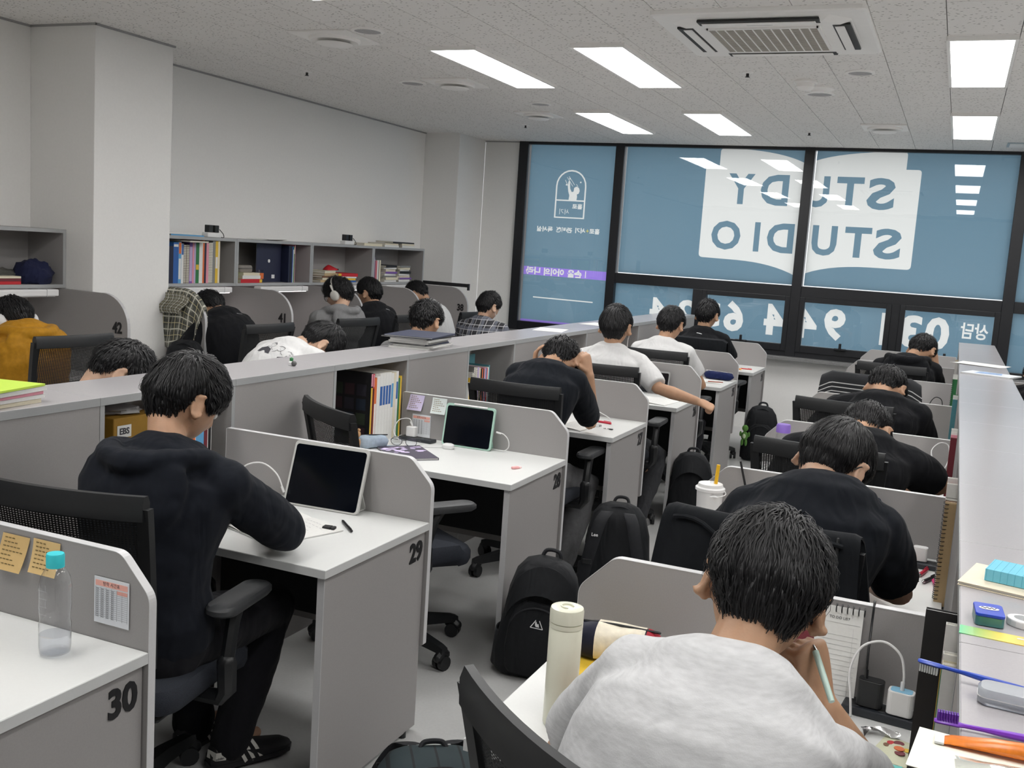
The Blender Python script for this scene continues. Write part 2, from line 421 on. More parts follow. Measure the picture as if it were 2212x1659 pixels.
# thin shadow moulding where ceiling meets walls
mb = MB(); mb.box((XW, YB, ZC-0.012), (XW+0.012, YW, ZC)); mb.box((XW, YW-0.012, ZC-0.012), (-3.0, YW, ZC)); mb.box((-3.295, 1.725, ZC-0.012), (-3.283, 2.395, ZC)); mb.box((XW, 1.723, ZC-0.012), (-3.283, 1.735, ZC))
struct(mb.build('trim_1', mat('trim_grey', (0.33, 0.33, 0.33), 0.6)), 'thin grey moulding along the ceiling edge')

# ------------------------------------------------------------------ window: frames, panes, printed film
win = bpy.data.objects.new('window_1', None); COL.objects.link(win); win.location = (0, YW, 0)
struct(win, 'wide black framed window covered in blue printed film')
def bar(name, x0, x1, z0, z1, y0=-0.035, y1=0.07):
    return MB().box((x0, y0, z0), (x1, y1, z1)).build(name, M_frame, win, bevel=0.003)
for x0, x1 in ((-2.99, -2.885), (-1.895, -1.80), (0.02, 0.115), (1.90, 2.0), (3.45, 3.55)): bar('mullion', x0, x1, 0.768, 2.8)
for x0, x1 in ((-2.885, -1.895), (-1.80, 0.02), (0.115, 1.90), (2.0, 3.45)):
    bar('frame_head', x0, x1, 2.772, 2.8, -0.03)
    bar('frame_base', x0, x1, 0.768, 0.82 if x0 > -2 else 0.865, -0.03)
for x0, x1 in ((-1.80, 0.02), (0.115, 1.90), (2.0, 3.45)): bar('transom', x0, x1, 1.36, 1.465, -0.03)
for x0, x1 in ((-0.955, -0.855), (0.962, 1.04), (2.69, 2.77)): bar('lower_mullion', x0, x1, 0.82, 1.36, -0.03)
def sash(x0, x1, z0, z1, w=0.048):
    mb = MB(); y0, y1 = -0.042, 0.03
    mb.box((x0, y0, z0), (x0+w, y1, z1)); mb.box((x1-w, y0, z0), (x1, y1, z1)); mb.box((x0+w, y0, z1-w), (x1-w, y1, z1)); mb.box((x0+w, y0, z0), (x1-w, y1, z0+w+0.02))
    s = mb.build('sash', M_frame, win, bevel=0.003)
    cx = (x0+x1)/2; h = MB(); h.box((cx-0.055, -0.075, z0+0.055), (cx+0.055, -0.04, z0+0.075)); h.box((cx-0.012, -0.095, z0+0.06), (cx+0.012, -0.07, z0+0.125))
    h.build('window_handle', M_frame, s, bevel=0.005)
    return (x0+w, x1-w, z0+w+0.02, z1-w)
lows = [(-1.80, -0.955, 0.82, 1.36, 0), (-0.856, 0.021, 0.819, 1.361, 1), (0.114, 0.963, 0.819, 1.361, 1), (1.039, 1.901, 0.819, 1.361, 1), (2.0, 2.69, 0.82, 1.36, 0), (2.77, 3.45, 0.82, 1.36, 0)]
panes = [(-2.885, -1.895, 0.865, 2.772), (-1.80, 0.02, 1.465, 2.772), (0.115, 1.90, 1.465, 2.772), (2.0, 3.45, 1.465, 2.772)]
for x0, x1, z0, z1, s_ in lows: panes.append(sash(x0, x1, z0, z1) if s_ else (x0, x1, z0, z1))

# printed film: one flat triangulation, split by pane and colour
def edges_of(me):
    cnt = {}
    for p in me.polygons:
        for k in p.edge_keys: cnt[k] = cnt.get(k, 0)+1
    co = [v.co for v in me.vertices]
    return [((co[a].x, co[a].y), (co[b].x, co[b].y)) for (a, b), n in cnt.items() if n == 1]
def text_edges(body, cx, cz, height, width, bold=0.02, mirror=True, spacing=1.0):
    me = text_mesh(body, 1.0, 0, bold, mirror=mirror, spacing=spacing)
    xs = [v.co.x for v in me.vertices]; ys = [v.co.y for v in me.vertices]
    ax, bx, ay, by = min(xs), max(xs), min(ys), max(ys)
    E = [tuple((cx+(p[0]-(ax+bx)/2)/(bx-ax)*width, cz+(p[1]-(ay+by)/2)/(by-ay)*height) for p in e) for e in edges_of(me)]
    bpy.data.meshes.remove(me); return E
def poly_edges(pts): return [(pts[i], pts[(i+1) % len(pts)]) for i in range(len(pts))]
def arc(cx, cz, r, a0, a1, n): return [(cx+r*math.cos(a0+(a1-a0)*k/n), cz+r*math.sin(a0+(a1-a0)*k/n)) for k in range(n+1)]
def qb(a, b, c, n=8): return [tuple((1-t)**2*a[i]+2*t*(1-t)*b[i]+t*t*c[i] for i in (0, 1)) for t in [k/n for k in range(n+1)]]
groups = []   # (colour key, edges)
bp_ = [((-0.81, 2.775), 0.03), ((-0.81, 2.60), 0), ((-0.945, 2.60), 0.03), ((-0.945, 1.688), 0.04)]
bp_ += [(p, 0) for p in qb((-0.55, 1.68), (-0.2, 1.67), (0.03, 1.562))]+[(p, 0) for p in qb((0.06, 1.562), (0.3, 1.69), (0.72, 1.69))]
bp_ += [((1.087, 1.69), 0.04), ((1.087, 2.618), 0.03), ((0.95, 2.618), 0), ((0.95, 2.778), 0.03)]
bp_ += [(p, 0) for p in qb((0.75, 2.778), (0.25, 2.75), (0.065, 2.655))]+[(p, 0) for p in qb((0.02, 2.655), (-0.2, 2.755), (-0.60, 2.775))]
book = round_poly([p for p, r in bp_], [r for p, r in bp_], 4)
groups.append(('w', poly_edges(book)))
for ch, x, w in (('S', 0.748, 0.25), ('T', 0.465, 0.25), ('U', 0.155, 0.24), ('D', -0.245, 0.27), ('Y', -0.575, 0.26)):
    groups.append(('b', text_edges(ch, x, 2.385, 0.30, w, 0.032)))
for ch, x, w in (('S', 0.855, 0.245), ('T', 0.585, 0.245), ('U', 0.275, 0.235), ('D', -0.145, 0.26), ('I', -0.375, 0.055), ('O', -0.685, 0.295)):
    groups.append(('b', text_edges(ch, x, 1.92, 0.29, w, 0.032)))
# telephone number 031 944 6324 and the word before it, mirrored because it reads from the street
for ch, x, w in (('0', 1.385, 0.21), ('3', 1.155, 0.19), ('1', 0.93, 0.10), ('9', 0.455, 0.20), ('4', 0.185, 0.21), ('4', -0.12, 0.21), ('6', -0.53, 0.20), ('3', -0.76, 0.18), ('2', -1.03, 0.19), ('4', -1.31, 0.20)):
    groups.append(('w', text_edges(ch, x, 1.115, 0.31 if x > -0.6 else 0.25, w, 0.038)))
groups.append(('w', text_edges('상담', 1.70, 1.165, 0.15, 0.235, 0.022)))
# left pane: arch logo, name, banner strip, line
ring = lambda o: [(-2.55-o, 2.013-o*0.8), (-2.222+o, 2.013-o*0.8)]+arc(-2.386, 2.345, 0.164+o, 0, PI, 12)
groups.append(('w', poly_edges(ring(0.009)))); groups.append(('b', poly_edges(ring(-0.007))))
groups.append(('w', poly_edges([(-2.545, 2.188), (-2.225, 2.188), (-2.225, 2.202), (-2.545, 2.202)])))
fig = [(-2.405, 2.202), (-2.40, 2.25), (-2.415, 2.29), (-2.425, 2.35), (-2.42, 2.395), (-2.405, 2.41), (-2.40, 2.37), (-2.395, 2.32), (-2.375, 2.285), (-2.355, 2.29), (-2.35, 2.33), (-2.325, 2.345), (-2.295, 2.33), (-2.285, 2.30), (-2.295, 2.27), (-2.315, 2.262), (-2.31, 2.235), (-2.315, 2.202)]
groups.append(('w', poly_edges(fig)))
for a, b in (((-2.42, 2.45), (-2.35, 2.36)), ((-2.46, 2.41), (-2.42, 2.34)), ((-2.44, 2.44), (-2.37, 2.345)), ((-2.33, 2.37), (-2.31, 2.34))):
    groups.append(('w', poly_edges([a, (a[0]+0.006, a[1]), (b[0]+0.006, b[1]), b])))
for x, z in ((-2.28, 2.39), (-2.44, 2.36), (-2.405, 2.425)): groups.append(('w', poly_edges(arc(x, z, 0.009, 0, 2*PI*7/8, 7))))
groups.append(('w', text_edges('홀로', -2.30, 2.135, 0.055, 0.115, 0.035))); groups.append(('w', text_edges('서기', -2.445, 2.075, 0.06, 0.11, 0.0)))
groups.append(('w', text_edges('홀로', -2.085, 1.882, 0.058, 0.115, 0.035))); groups.append(('y', text_edges('+', -2.165, 1.882, 0.035, 0.035, 0.0)))
groups.append(('w', text_edges('서기', -2.245, 1.882, 0.058, 0.115, 0.035))); groups.append(('w', text_edges('관리형', -2.43, 1.88, 0.058, 0.185, 0.035))); groups.append(('w', text_edges('독서실', -2.655, 1.88, 0.058, 0.185, 0.035)))
groups.append(('p', poly_edges([(-2.98, 1.378), (-1.8, 1.372), (-1.8, 1.464), (-2.98, 1.468)])))
groups.append(('w', text_edges('손을', -2.275, 1.418, 0.082, 0.165, 0.045))); groups.append(('w', text_edges('아이의', -2.515, 1.42, 0.082, 0.235, 0.045))); groups.append(('w', text_edges('나라', -2.76, 1.424, 0.082, 0.17, 0.045)))
groups.append(('w', poly_edges([(-2.155, 1.385), (-2.145, 1.385), (-2.145, 1.455), (-2.155, 1.455)])))
groups.append(('w', poly_edges([(-2.74, 1.130), (-2.045, 1.124), (-2.045, 1.136), (-2.74, 1.142)])))
groups.append(('p', poly_edges([(-2.98, 0.85), (-1.8, 0.85), (-1.8, 0.882), (-2.98, 0.888)])))
rects = []
for k, (x0, x1, z0, z1) in enumerate(panes):
    g = 0.012 if k < 3 else 0.0
    rects.append((x0+g, x1, z0+(0.008 if k in (1, 2) else 0), z1))
def make_film():
    from mathutils.geometry import delaunay_2d_cdt
    vs, es, ix = [], [], {}
    def vid(p):
        k = (round(p[0], 5), round(p[1], 5))
        if k not in ix: ix[k] = len(vs); vs.append(V(k))
        return ix[k]
    for r in rects:
        x0, x1, z0, z1 = r
        for a, b in poly_edges([(x0, z0), (x1, z0), (x1, z1), (x0, z1)]): es.append((vid(a), vid(b)))
    for _, E in groups:
        for a, b in E:
            i, j = vid(a), vid(b)
            if i != j: es.append((i, j))
    ov, oe, of, _, _, _ = delaunay_2d_cdt(vs, es, [], 0, 1e-6)
    P = np.array([(p.x, p.y) for p in ov]); T = np.array([f for f in of if len(f) == 3])
    a, b, c = P[T[:, 0]], P[T[:, 1]], P[T[:, 2]]; cen = (a+b+c)/3
    cls = np.zeros(len(T), int); keys = 'bwpy'
    for key, E in groups:
        E = np.array(E); lo = E.min((0, 1)); hi = E.max((0, 1))
        sel = np.where((cen[:, 0] >= lo[0]) & (cen[:, 0] <= hi[0]) & (cen[:, 1] >= lo[1]) & (cen[:, 1] <= hi[1]))[0]
        if not len(sel): continue
        q = cen[sel][:, None, :]; A = E[None, :, 0, :]; B = E[None, :, 1, :]
        cr = (A[..., 1] > q[..., 1]) != (B[..., 1] > q[..., 1])
        with np.errstate(divide='ignore', invalid='ignore'):
            xi = A[..., 0]+(q[..., 1]-A[..., 1])/(B[..., 1]-A[..., 1])*(B[..., 0]-A[..., 0])
        inside = (np.sum(cr & (xi > q[..., 0]), 1) % 2) == 1
        cls[sel[inside]] = keys.index(key)
    mats = dict(b=M_blue, w=M_printwhite, p=M_purple, y=film_mat('yellow_window_print', (0.75, 0.62, 0.12), (0.6, 0.5, 0.1)))
    for k, (x0, x1, z0, z1) in enumerate(panes):
        pane = MB().box((x0-0.004, 0.012, z0-0.004), (x1+0.004, 0.020, z1+0.004)).build('pane', M_glass, win)
        r = rects[k]
        inr = (cen[:, 0] > r[0]) & (cen[:, 0] < r[1]) & (cen[:, 1] > r[2]) & (cen[:, 1] < r[3])
        for ci, key in enumerate(keys):
            t = T[inr & (cls == ci)]
            if not len(t): continue
            used, inv = np.unique(t, return_inverse=True); inv = inv.reshape(t.shape)
            mb = MB(); mb.v = [(float(P[u][0]), 0.032, float(P[u][1])) for u in used]; mb.f = [tuple(int(i) for i in f) for f in inv]
            mb.build({'b': 'blue_film', 'w': 'white_print', 'p': 'purple_print', 'y': 'yellow_print'}[key], mats[key], pane)
make_film()
# ------------------------------------------------------------------ ceiling fittings
M_lamp = lamp_mat('lit_diffuser', (1.0, 0.985, 0.965), LAMP_STRENGTH)
M_fit = mat('white_fitting', (0.92, 0.91, 0.89), 0.5, noise_scale=30, noise_amt=0.01)
M_dark = mat('dark_slot', (0.02, 0.02, 0.02), 0.6, noise_scale=30, noise_amt=0.1)
def led(x, y, label):
    t = thing('ceiling_light', label, 'light', (x, y, ZC), group='LED ceiling panels')
    w, l = 0.16, 0.665
    mb = MB(); mb.box((-w, -l, -0.022), (-w+0.017, l, 0)); mb.box((w-0.017, -l, -0.022), (w, l, 0)); mb.box((-w+0.017, -l, -0.022), (w-0.017, -l+0.017, 0)); mb.box((-w+0.017, l-0.017, -0.022), (w-0.017, l, 0))
    mb.build('frame', M_fit, t); MB().box((-w+0.017, -l+0.017, -0.019), (w-0.017, l-0.017, -0.004)).build('diffuser', M_lamp, t)
lamp_cols = [(-1.365, 'first'), (-0.46, 'second'), (1.488, 'third'), (2.55, 'fourth')]
front = {-1.365: 'lit LED ceiling panel, nearest of the leftmost column', -0.46: 'lit LED ceiling panel beside the air conditioner, nearer of its column', 1.488: 'lit square-looking LED ceiling panel right of the air conditioner'}
back = {-1.365: 'lit LED ceiling panel near the window, left of its row', -0.46: 'lit LED ceiling panel near the window, middle of its row', 1.488: 'lit LED ceiling panel near the window, above the right shelf'}
for x, _ in lamp_cols:
    led(x, 3.22, front.get(x, 'lit LED ceiling panel far right beyond the shelf')); led(x, 5.72, back.get(x, 'lit LED ceiling panel by the window at far right'))
    led(x, 0.72, 'lit LED ceiling panel out of view above the near desks, %s column' % _); led(x, -1.78, 'lit LED ceiling panel out of view over the rear of the room, %s column' % _)

def cassette():
    t = thing('air_conditioner', 'square white ceiling cassette air conditioner with slatted grille', 'air conditioner', (0.525, 2.36, ZC))
    h = 0.49
    mb = MB(); P0 = rrect(-h, h, -h, h, 0.03); P1 = rrect(-h+0.01, h-0.01, -h+0.01, h-0.01, 0.03)
    mb.rings([[V((x, y, 0)) for x, y in P0], [V((x, y, -0.018)) for x, y in P0], [V((x, y, -0.024)) for x, y in P1]][::-1])
    mb.build('panel', M_fit, t)
    def octa(a, c): return [(a-c, -a), (a, -a+c), (a, a-c), (a-c, a), (-a+c, a), (-a, a-c), (-a, -a+c), (-a+c, -a)]
    mb = MB(); mb.rings([[V((x, y, -0.040)) for x, y in octa(0.36, 0.07)], [V((x, y, -0.022)) for x, y in octa(0.42, 0.09)]]); mb.build('raised_centre', M_fit, t, bevel=0.004)
    for k in range(4):
        R = rotz(k*PI/2)
        sl = MB().box((-0.28, 0.325, -0.0415), (0.28, 0.405, -0.0305), R).build('air_slot', M_dark, t, bevel=0.003)
        fl = MB(); fl.box((-0.262, 0.335, -0.047), (0.262, 0.378, -0.042), R); fl.build('flap', M_fit, sl, bevel=0.003)
    a = 0.262
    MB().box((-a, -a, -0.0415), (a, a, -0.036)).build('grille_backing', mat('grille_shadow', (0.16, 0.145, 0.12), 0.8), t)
    mb = MB(); 
    for sx in (-1, 1): mb.box((sx*a-0.008, -a-0.008, -0.048), (sx*a+0.008, a+0.008, -0.040)); mb.box((-a, sx*a-0.008, -0.048), (a, sx*a+0.008, -0.040))
    mb.build('grille_frame', M_fit, t)
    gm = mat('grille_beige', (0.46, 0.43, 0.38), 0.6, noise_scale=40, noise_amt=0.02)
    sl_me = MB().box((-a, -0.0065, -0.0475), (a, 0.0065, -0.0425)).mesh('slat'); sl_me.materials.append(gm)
    for i in range(26):
        o = link('slat', sl_me, None, t); o.location = (0, -a+0.02*(i+0.5), 0)
    rb_me = MB().box((-0.003, -a, -0.0495), (0.003, a, -0.0425)).mesh('rib'); rb_me.materials.append(M_fit)
    for i in range(11): o = link('rib', rb_me, None, t); o.location = (-a+0.0437*(i+1), 0, 0)
    MB().box((-0.06, -0.314, -0.0412), (0.06, -0.306, -0.0398)).build('logo', mat('logo_grey', (0.25, 0.25, 0.25), 0.5), t)
cassette()

def round_diffuser(x, y, r, label, name='air_diffuser', square=False):
    t = thing(name, label, 'vent', (x, y, ZC), group='ceiling vents')
    if square: MB().box((-r*1.28, -r*1.28, -0.012), (r*1.28, r*1.28, 0)).build('plate', M_fit, t, bevel=0.003)
    z = -0.012 if square else 0
    MB().lathe([(r*0.72, z), (r, z), (r, z-0.01), (r*0.92, z-0.018), (r*0.72, z-0.012)][::-1], 32).build('ring', M_fit, t, smooth=True)
    MB().lathe([(r*0.7, z-0.028), (r*0.62, z-0.034), (0.002, z-0.036)][::-1]+[(0.002, z-0.02), (r*0.7, z-0.02)][::-1][:0], 32).build('disc', M_fit, t, smooth=True)
    MB().lathe([(0.002, z-0.004), (r*0.9, z-0.004), (r*0.9, z-0.006), (0.002, z-0.006)][::-1], 32).build('throat', mat('throat_grey', (0.2, 0.2, 0.2), 0.7), t)
round_diffuser(-1.97, 2.25, 0.15, 'square ceiling vent with round dish, upper left', square=True)
round_diffuser(-1.95, 3.76, 0.145, 'square ceiling vent with round dish left of the second light', square=True)
round_diffuser(-1.93, 5.30, 0.13, 'square ceiling vent near the window corner', square=True)
round_diffuser(0.84, 5.84, 0.135, 'square ceiling vent near the window, right of centre', square=True)
def speaker(x, y, r, label):
    t = thing('ceiling_speaker', label, 'speaker', (x, y, ZC), group='round ceiling fittings')
    MB().lathe([(r*0.78, -0.003), (r*0.8, -0.010), (r, -0.006), (r, 0), (r*0.78, 0)], 28).build('ring', M_fit, t, smooth=True)
    MB().lathe([(0.002, -0.006), (r*0.78, -0.006), (r*0.78, 0), (0.002, 0)], 28).build('mesh_cover', mat('mesh_grey', (0.42, 0.42, 0.43), 0.8, noise_scale=400, noise_amt=0.3), t, smooth=True)
for x, y, r, l in ((-1.66, 2.11, 0.095, 'small round flush ceiling fitting beside the upper left vent'), (-2.30, 3.76, 0.10, 'round flush ceiling fitting, leftmost'), (0.85, 3.48, 0.085, 'round ceiling speaker right of the smoke detector'), (0.53, 4.237, 0.10, 'round ceiling speaker with pale ring behind the smoke detector'), (-1.68, 4.72, 0.09, 'round ceiling fitting before the window corner vent')): speaker(x, y, r, l)
def sprinkler(x, y, label):
    t = thing('sprinkler', label, 'sprinkler', (x, y, ZC), group='ceiling sprinklers')
    MB().lathe([(0.004, -0.008), (0.034, -0.006), (0.036, 0), (0.004, 0)], 20).build('rosette', M_fit, t, smooth=True)
    mb = MB(); mb.tube([(0, 0, -0.006), (0, 0, -0.022)], 0.009, 8); mb.lathe([(0.003, -0.03), (0.015, -0.029), (0.015, -0.027), (0.003, -0.026)], 12); mb.build('head', M_dark, t, smooth=True)
sprinkler(0.20, 3.457, 'sprinkler head below the air conditioner'); sprinkler(0.203, 6.225, 'sprinkler head nearest the window'); sprinkler(-2.9, 3.295, 'dark sprinkler head at the left'); sprinkler(-2.35, 6.0, 'tiny sprinkler head in the left corner')
def smoke(x, y):
    t = thing('smoke_detector', 'white domed smoke detector on the ceiling', 'detector', (x, y, ZC))
    MB().lathe([(0.07, 0), (0.075, -0.012), (0.07, -0.02), (0.002, -0.02)][::-1], 24).build('base', M_fit, t, smooth=True)
    MB().lathe([(0.055, -0.02), (0.055, -0.04), (0.04, -0.055), (0.002, -0.06)][::-1], 24).build('dome', M_fit, t, smooth=True)
smoke(0.504, 3.75)
t = thing('ceiling_disc', 'flat white disc fitting beside the smoke detector', 'detector', (0.55, 4.0, ZC)); MB().lathe([(0.10, 0), (0.10, -0.012), (0.08, -0.02), (0.002, -0.022)][::-1], 28).build('cover', M_fit, t, smooth=True); MB().lathe([(0.045, -0.02), (0.04, -0.03), (0.002, -0.032)][::-1], 20).build('cap', M_fit, t, smooth=True)
t = thing('ceiling_hatch', 'pale square hatch in the ceiling by the window', 'hatch', (1.9, 6.85, ZC)); MB().box((-0.14, -0.14, -0.008), (0.14, 0.14, 0)).build('frame', mat('hatch_blue', (0.42, 0.5, 0.55), 0.5), t, bevel=0.002); MB().box((-0.12, -0.12, -0.011), (0.12, 0.12, -0.006)).build('lid', M_fit, t)
# ------------------------------------------------------------------ study desks, partitions, shelf rows
PITCH, DEPTH, ZD, ZP, ZCH, CH = 1.279, 0.607, 0.73, 0.937, 0.853, 0.083
XL0, XL1 = -0.849, 0.0            # left block desks: shelf face .. aisle edge
XR0, XR1 = 0.76, 1.576            # right block desks: aisle edge .. shelf face
YRP = -0.66                       # first right partition
def desk(xa, xs, yb, label, number=None):
    """xa: aisle edge, xs: shelf side, yb: partition plane (far edge)"""
    t = thing('study_desk', label, 'desk', (xa, yb, 0), group='grey study desks in rows')
    w = xs-xa; sg = 1 if w > 0 else -1; W = abs(w)
    X = lambda a: sg*a              # a measured from the aisle edge towards the shelf
    top = MB().box((X(0.0), -DEPTH, ZD-0.026), (X(W-0.003), -0.001, ZD)).build('desktop', M_white, t, bevel=0.0015)
    eb = MB(); eb.box((X(-0.0012), -DEPTH-0.0012, ZD-0.025), (X(0.0), -0.001, ZD-0.0015)); eb.box((X(0), -DEPTH-0.0012, ZD-0.025), (X(W-0.003), -DEPTH, ZD-0.0015)); eb.build('edge_band', M_whitedge, top)
    ep = MB().box((X(0.012), -DEPTH+0.018, 0.018), (X(0.034), -0.004, ZD-0.026)).build('end_panel', M_lam, t, bevel=0.001)
    MB().box((X(0.0115), -DEPTH+0.016, 0.018), (X(0.0345), -DEPTH+0.0185, ZD-0.026)).build('edge_band', M_edge, ep)
    f = MB(); f.tube([(X(0.023), -DEPTH+0.07, 0), (X(0.023), -DEPTH+0.07, 0.02)], 0.014, 10, False); f.tube([(X(0.023), -0.07, 0), (X(0.023), -0.07, 0.02)], 0.014, 10, False); f.build('foot', M_plastic, ep)
    MB().box((X(0.036), -0.030, 0.335), (X(W-0.02), -0.010, ZD-0.027)).build('modesty_panel', M_black, t)
    poly = [(X(0), 0.30), (X(W-0.004), 0.30), (X(W-0.004), ZP), (X(CH), ZP), (X(0), ZCH)]
    rad = [0.01, 0.004, 0.004, 0.045, 0.05]
    if sg < 0: poly = poly[::-1]; rad = rad[::-1]
    pl = round_poly(poly, rad, 5)
    pn = MB().prism(pl, 'y', 0.0, 0.020).build('partition', M_lam, t)
    # pale edge band running round the partition
    eb = MB(); c = (sum(p[0] for p in pl)/len(pl), sum(p[1] for p in pl)/len(pl)); n = len(pl)
    def off(i, d):
        a, b, q = V(pl[i-1]), V(pl[i]), V(pl[(i+1) % n]); e1 = (b-a).normalized(); e2 = (q-b).normalized()
        nn = V((e1.y, -e1.x))+V((e2.y, -e2.x)); nn.normalize(); return b+nn*d
    inner = [off(i, 0.0003) for i in range(n)]; outer = [off(i, 0.0018) for i in range(n)]
    for i in range(n):
        j = (i+1) % n
        if pl[i][1] < 0.31 and pl[j][1] < 0.31: continue
        A, B, C_, D = inner[i], inner[j], outer[j], outer[i]
        vs = [(p.x, y, p.y) for y in (-0.0006, 0.0206) for p in (A, B, C_, D)]
        eb.add(vs, [(0, 1, 2, 3), (7, 6, 5, 4), (0, 4, 5, 1), (1, 5, 6, 2), (2, 6, 7, 3), (3, 7, 4, 0)])
    eb.build('edge_band', M_partedge, pn)
    if number:
        me_m = frame_m((0.0-(0.0105 if sg < 0 else 0)*0+X(0.0115), -0.062, 0.640), (0, 1, 0), (0, 0, 1)) if sg < 0 else None
        put_text('desk_number', number, 0.088, M_num, t, me_m, extrude=0.002, bold=0.035, sx=0.95)
    return t
M_partedge = mat('partition_edge', (0.62, 0.62, 0.63), 0.4, noise_scale=200, noise_amt=0.02)
left_lbl = {30: 'nearest left study desk, number 30, with a water bottle on it', 29: 'study desk number 29 with a big tablet on it', 28: 'study desk number 28 with a green-cased tablet and sticky notes', 27: 'study desk number 27 with a red pen lying on it', 26: 'study desk number 26 where an arm hangs over the edge', 25: 'study desk number 25 with a navy pencil case on it', 24: 'study desk number 24 by the window wall'}
for k in range(7):
    nn = 30-k; desk(XL1, XL0, (k-1)*PITCH, left_lbl[nn], str(nn))
right_lbl = ['nearest right study desk with a cream flask on it', 'right study desk with a white drink cup on it', 'right study desk with a purple-lidded bottle on it', 'fourth right study desk, behind the bottle desk', 'right study desk in front of the striped jacket chair', 'right study desk of the hooded student near the window', 'right study desk next to the window wall']
for k in range(7): desk(XR0, XR1, YRP+k*PITCH, right_lbl[k])

def shelf_unit(x_open, x_back, y0, y1, label, group, ztop=1.112, seed=0):
    """one low cabinet: opening at x_open, closed panel at x_back"""
    t = thing('bookshelf_unit', label, 'bookshelf', ((x_open+x_back)/2, (y0+y1)/2, 0), group=group)
    hx = (x_open-x_back)/2; hy = (y1-y0)/2-0.0008; s = 1 if hx > 0 else -1; ax = abs(hx); th = 0.018
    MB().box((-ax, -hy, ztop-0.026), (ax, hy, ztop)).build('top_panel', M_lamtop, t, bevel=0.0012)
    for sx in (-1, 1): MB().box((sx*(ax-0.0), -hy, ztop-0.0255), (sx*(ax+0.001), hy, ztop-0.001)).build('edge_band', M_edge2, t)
    for sy in (-1, 1):
        sp = MB().box((-ax+0.001, sy*hy, 0.0), (ax-0.001, sy*(hy-th), ztop-0.0265)).build('side_panel', M_lam, t)
        MB().box((s*(ax-0.001), sy*hy, 0.0), (s*(ax), sy*(hy-th), ztop-0.0265)).build('edge_band', M_edge2, sp)
    MB().box((-s*(ax-0.001), -hy+th, 0.0), (-s*(ax-th), hy-th, ztop-0.0265)).build('back_panel', M_lam, t)
    MB().box((-s*(ax-th), -hy+th, ZD-0.03), (s*(ax-0.004), hy-th, ZD-0.012)).build('shelf_board', M_lam, t)
    MB().box((s*(ax-0.022), -hy+th, 0.0), (s*(ax-0.004), hy-th, ZD-0.0305)).build('lower_panel', M_lam, t)
    return t
M_edge2 = mat('shelf_edge', (0.37, 0.38, 0.385), 0.4, noise_scale=200, noise_amt=0.02)
XS0, XS1 = -1.147, -0.849
HB = PITCH/2
for j in range(-2, 12):
    y0 = -0.591+HB*j; y1 = min(y0+HB, 7.23)
    if j % 2 == 0:
        k = 29-j//2
        lb = {30: 'low grey bookshelf bay at the left edge, nearest of the row', 29: 'low grey bookshelf bay holding the yellow box', 28: 'low grey bookshelf bay filled with tall blue-spined books', 27: 'low grey bookshelf bay with mixed notebooks behind the student holding his head', 26: 'low grey bookshelf bay left of the student stretching his arm', 25: 'low empty-looking bookshelf bay second from the window', 24: 'low bookshelf bay next to the window desk'}.get(k, 'low grey bookshelf bay at the near end')
        shelf_unit(XS1, XS0, y0, y1, lb, 'low bookshelf units')
    else:
        k = 29-(j-1)//2
        lb = {30: 'plain-backed low shelf unit under the lime workbooks at far left', 29: 'plain-backed low shelf unit behind the empty turned chair', 28: 'plain-backed low shelf unit under the stack of navy folders', 27: 'plain-backed low shelf unit left of the first white t-shirt', 26: 'plain-backed low shelf unit between the two white t-shirts', 25: 'plain-backed low shelf unit beside the last black t-shirt'}.get(k, 'plain-backed low shelf unit touching the window end')
        shelf_unit(XS0, XS1, y0, y1, lb, 'low bookshelf units')
XT0, XT1 = 1.576, 1.846
nm = ['nearest', 'second', 'third', 'fourth', 'fifth', 'sixth', 'last']
for j in range(-3, 12):
    y0 = YRP+HB*(j-1); y1 = min(y0+HB, 7.10)
    if j % 2 == 0 and 0 <= j//2 < 7: shelf_unit(XT0, XT1, y0, y1, f'right low bookshelf bay beside the {nm[j//2]} right desk', 'right low bookshelf units')
    elif j % 2: shelf_unit(XT1, XT0, y0, y1, f'right low shelf unit with plain back, {["nearest to the viewer","beside the toothbrushes","beside the first right chair","beside the second right chair","beside the third right chair","beside the fourth right chair","beside the fifth right chair","nearest the window"][(j+3)//2]}', 'right low bookshelf units')
    else: shelf_unit(XT0, XT1, y0, y1, 'right low bookshelf bay at the near end', 'right low bookshelf units')

# mirrored desk row left of the shelf, and one right of the right shelf (mostly hidden)
for k in range(5): desk(-2.0, XS0, 0.78+k*PITCH, f'study desk hidden behind the long shelf, {["nearest","second","third","fourth","farthest"][k]} one')
for k in range(3): desk(2.66, XT1, 2.55+k*PITCH, f'study desk beyond the right shelf, {["nearest","middle","farthest"][k]} one')

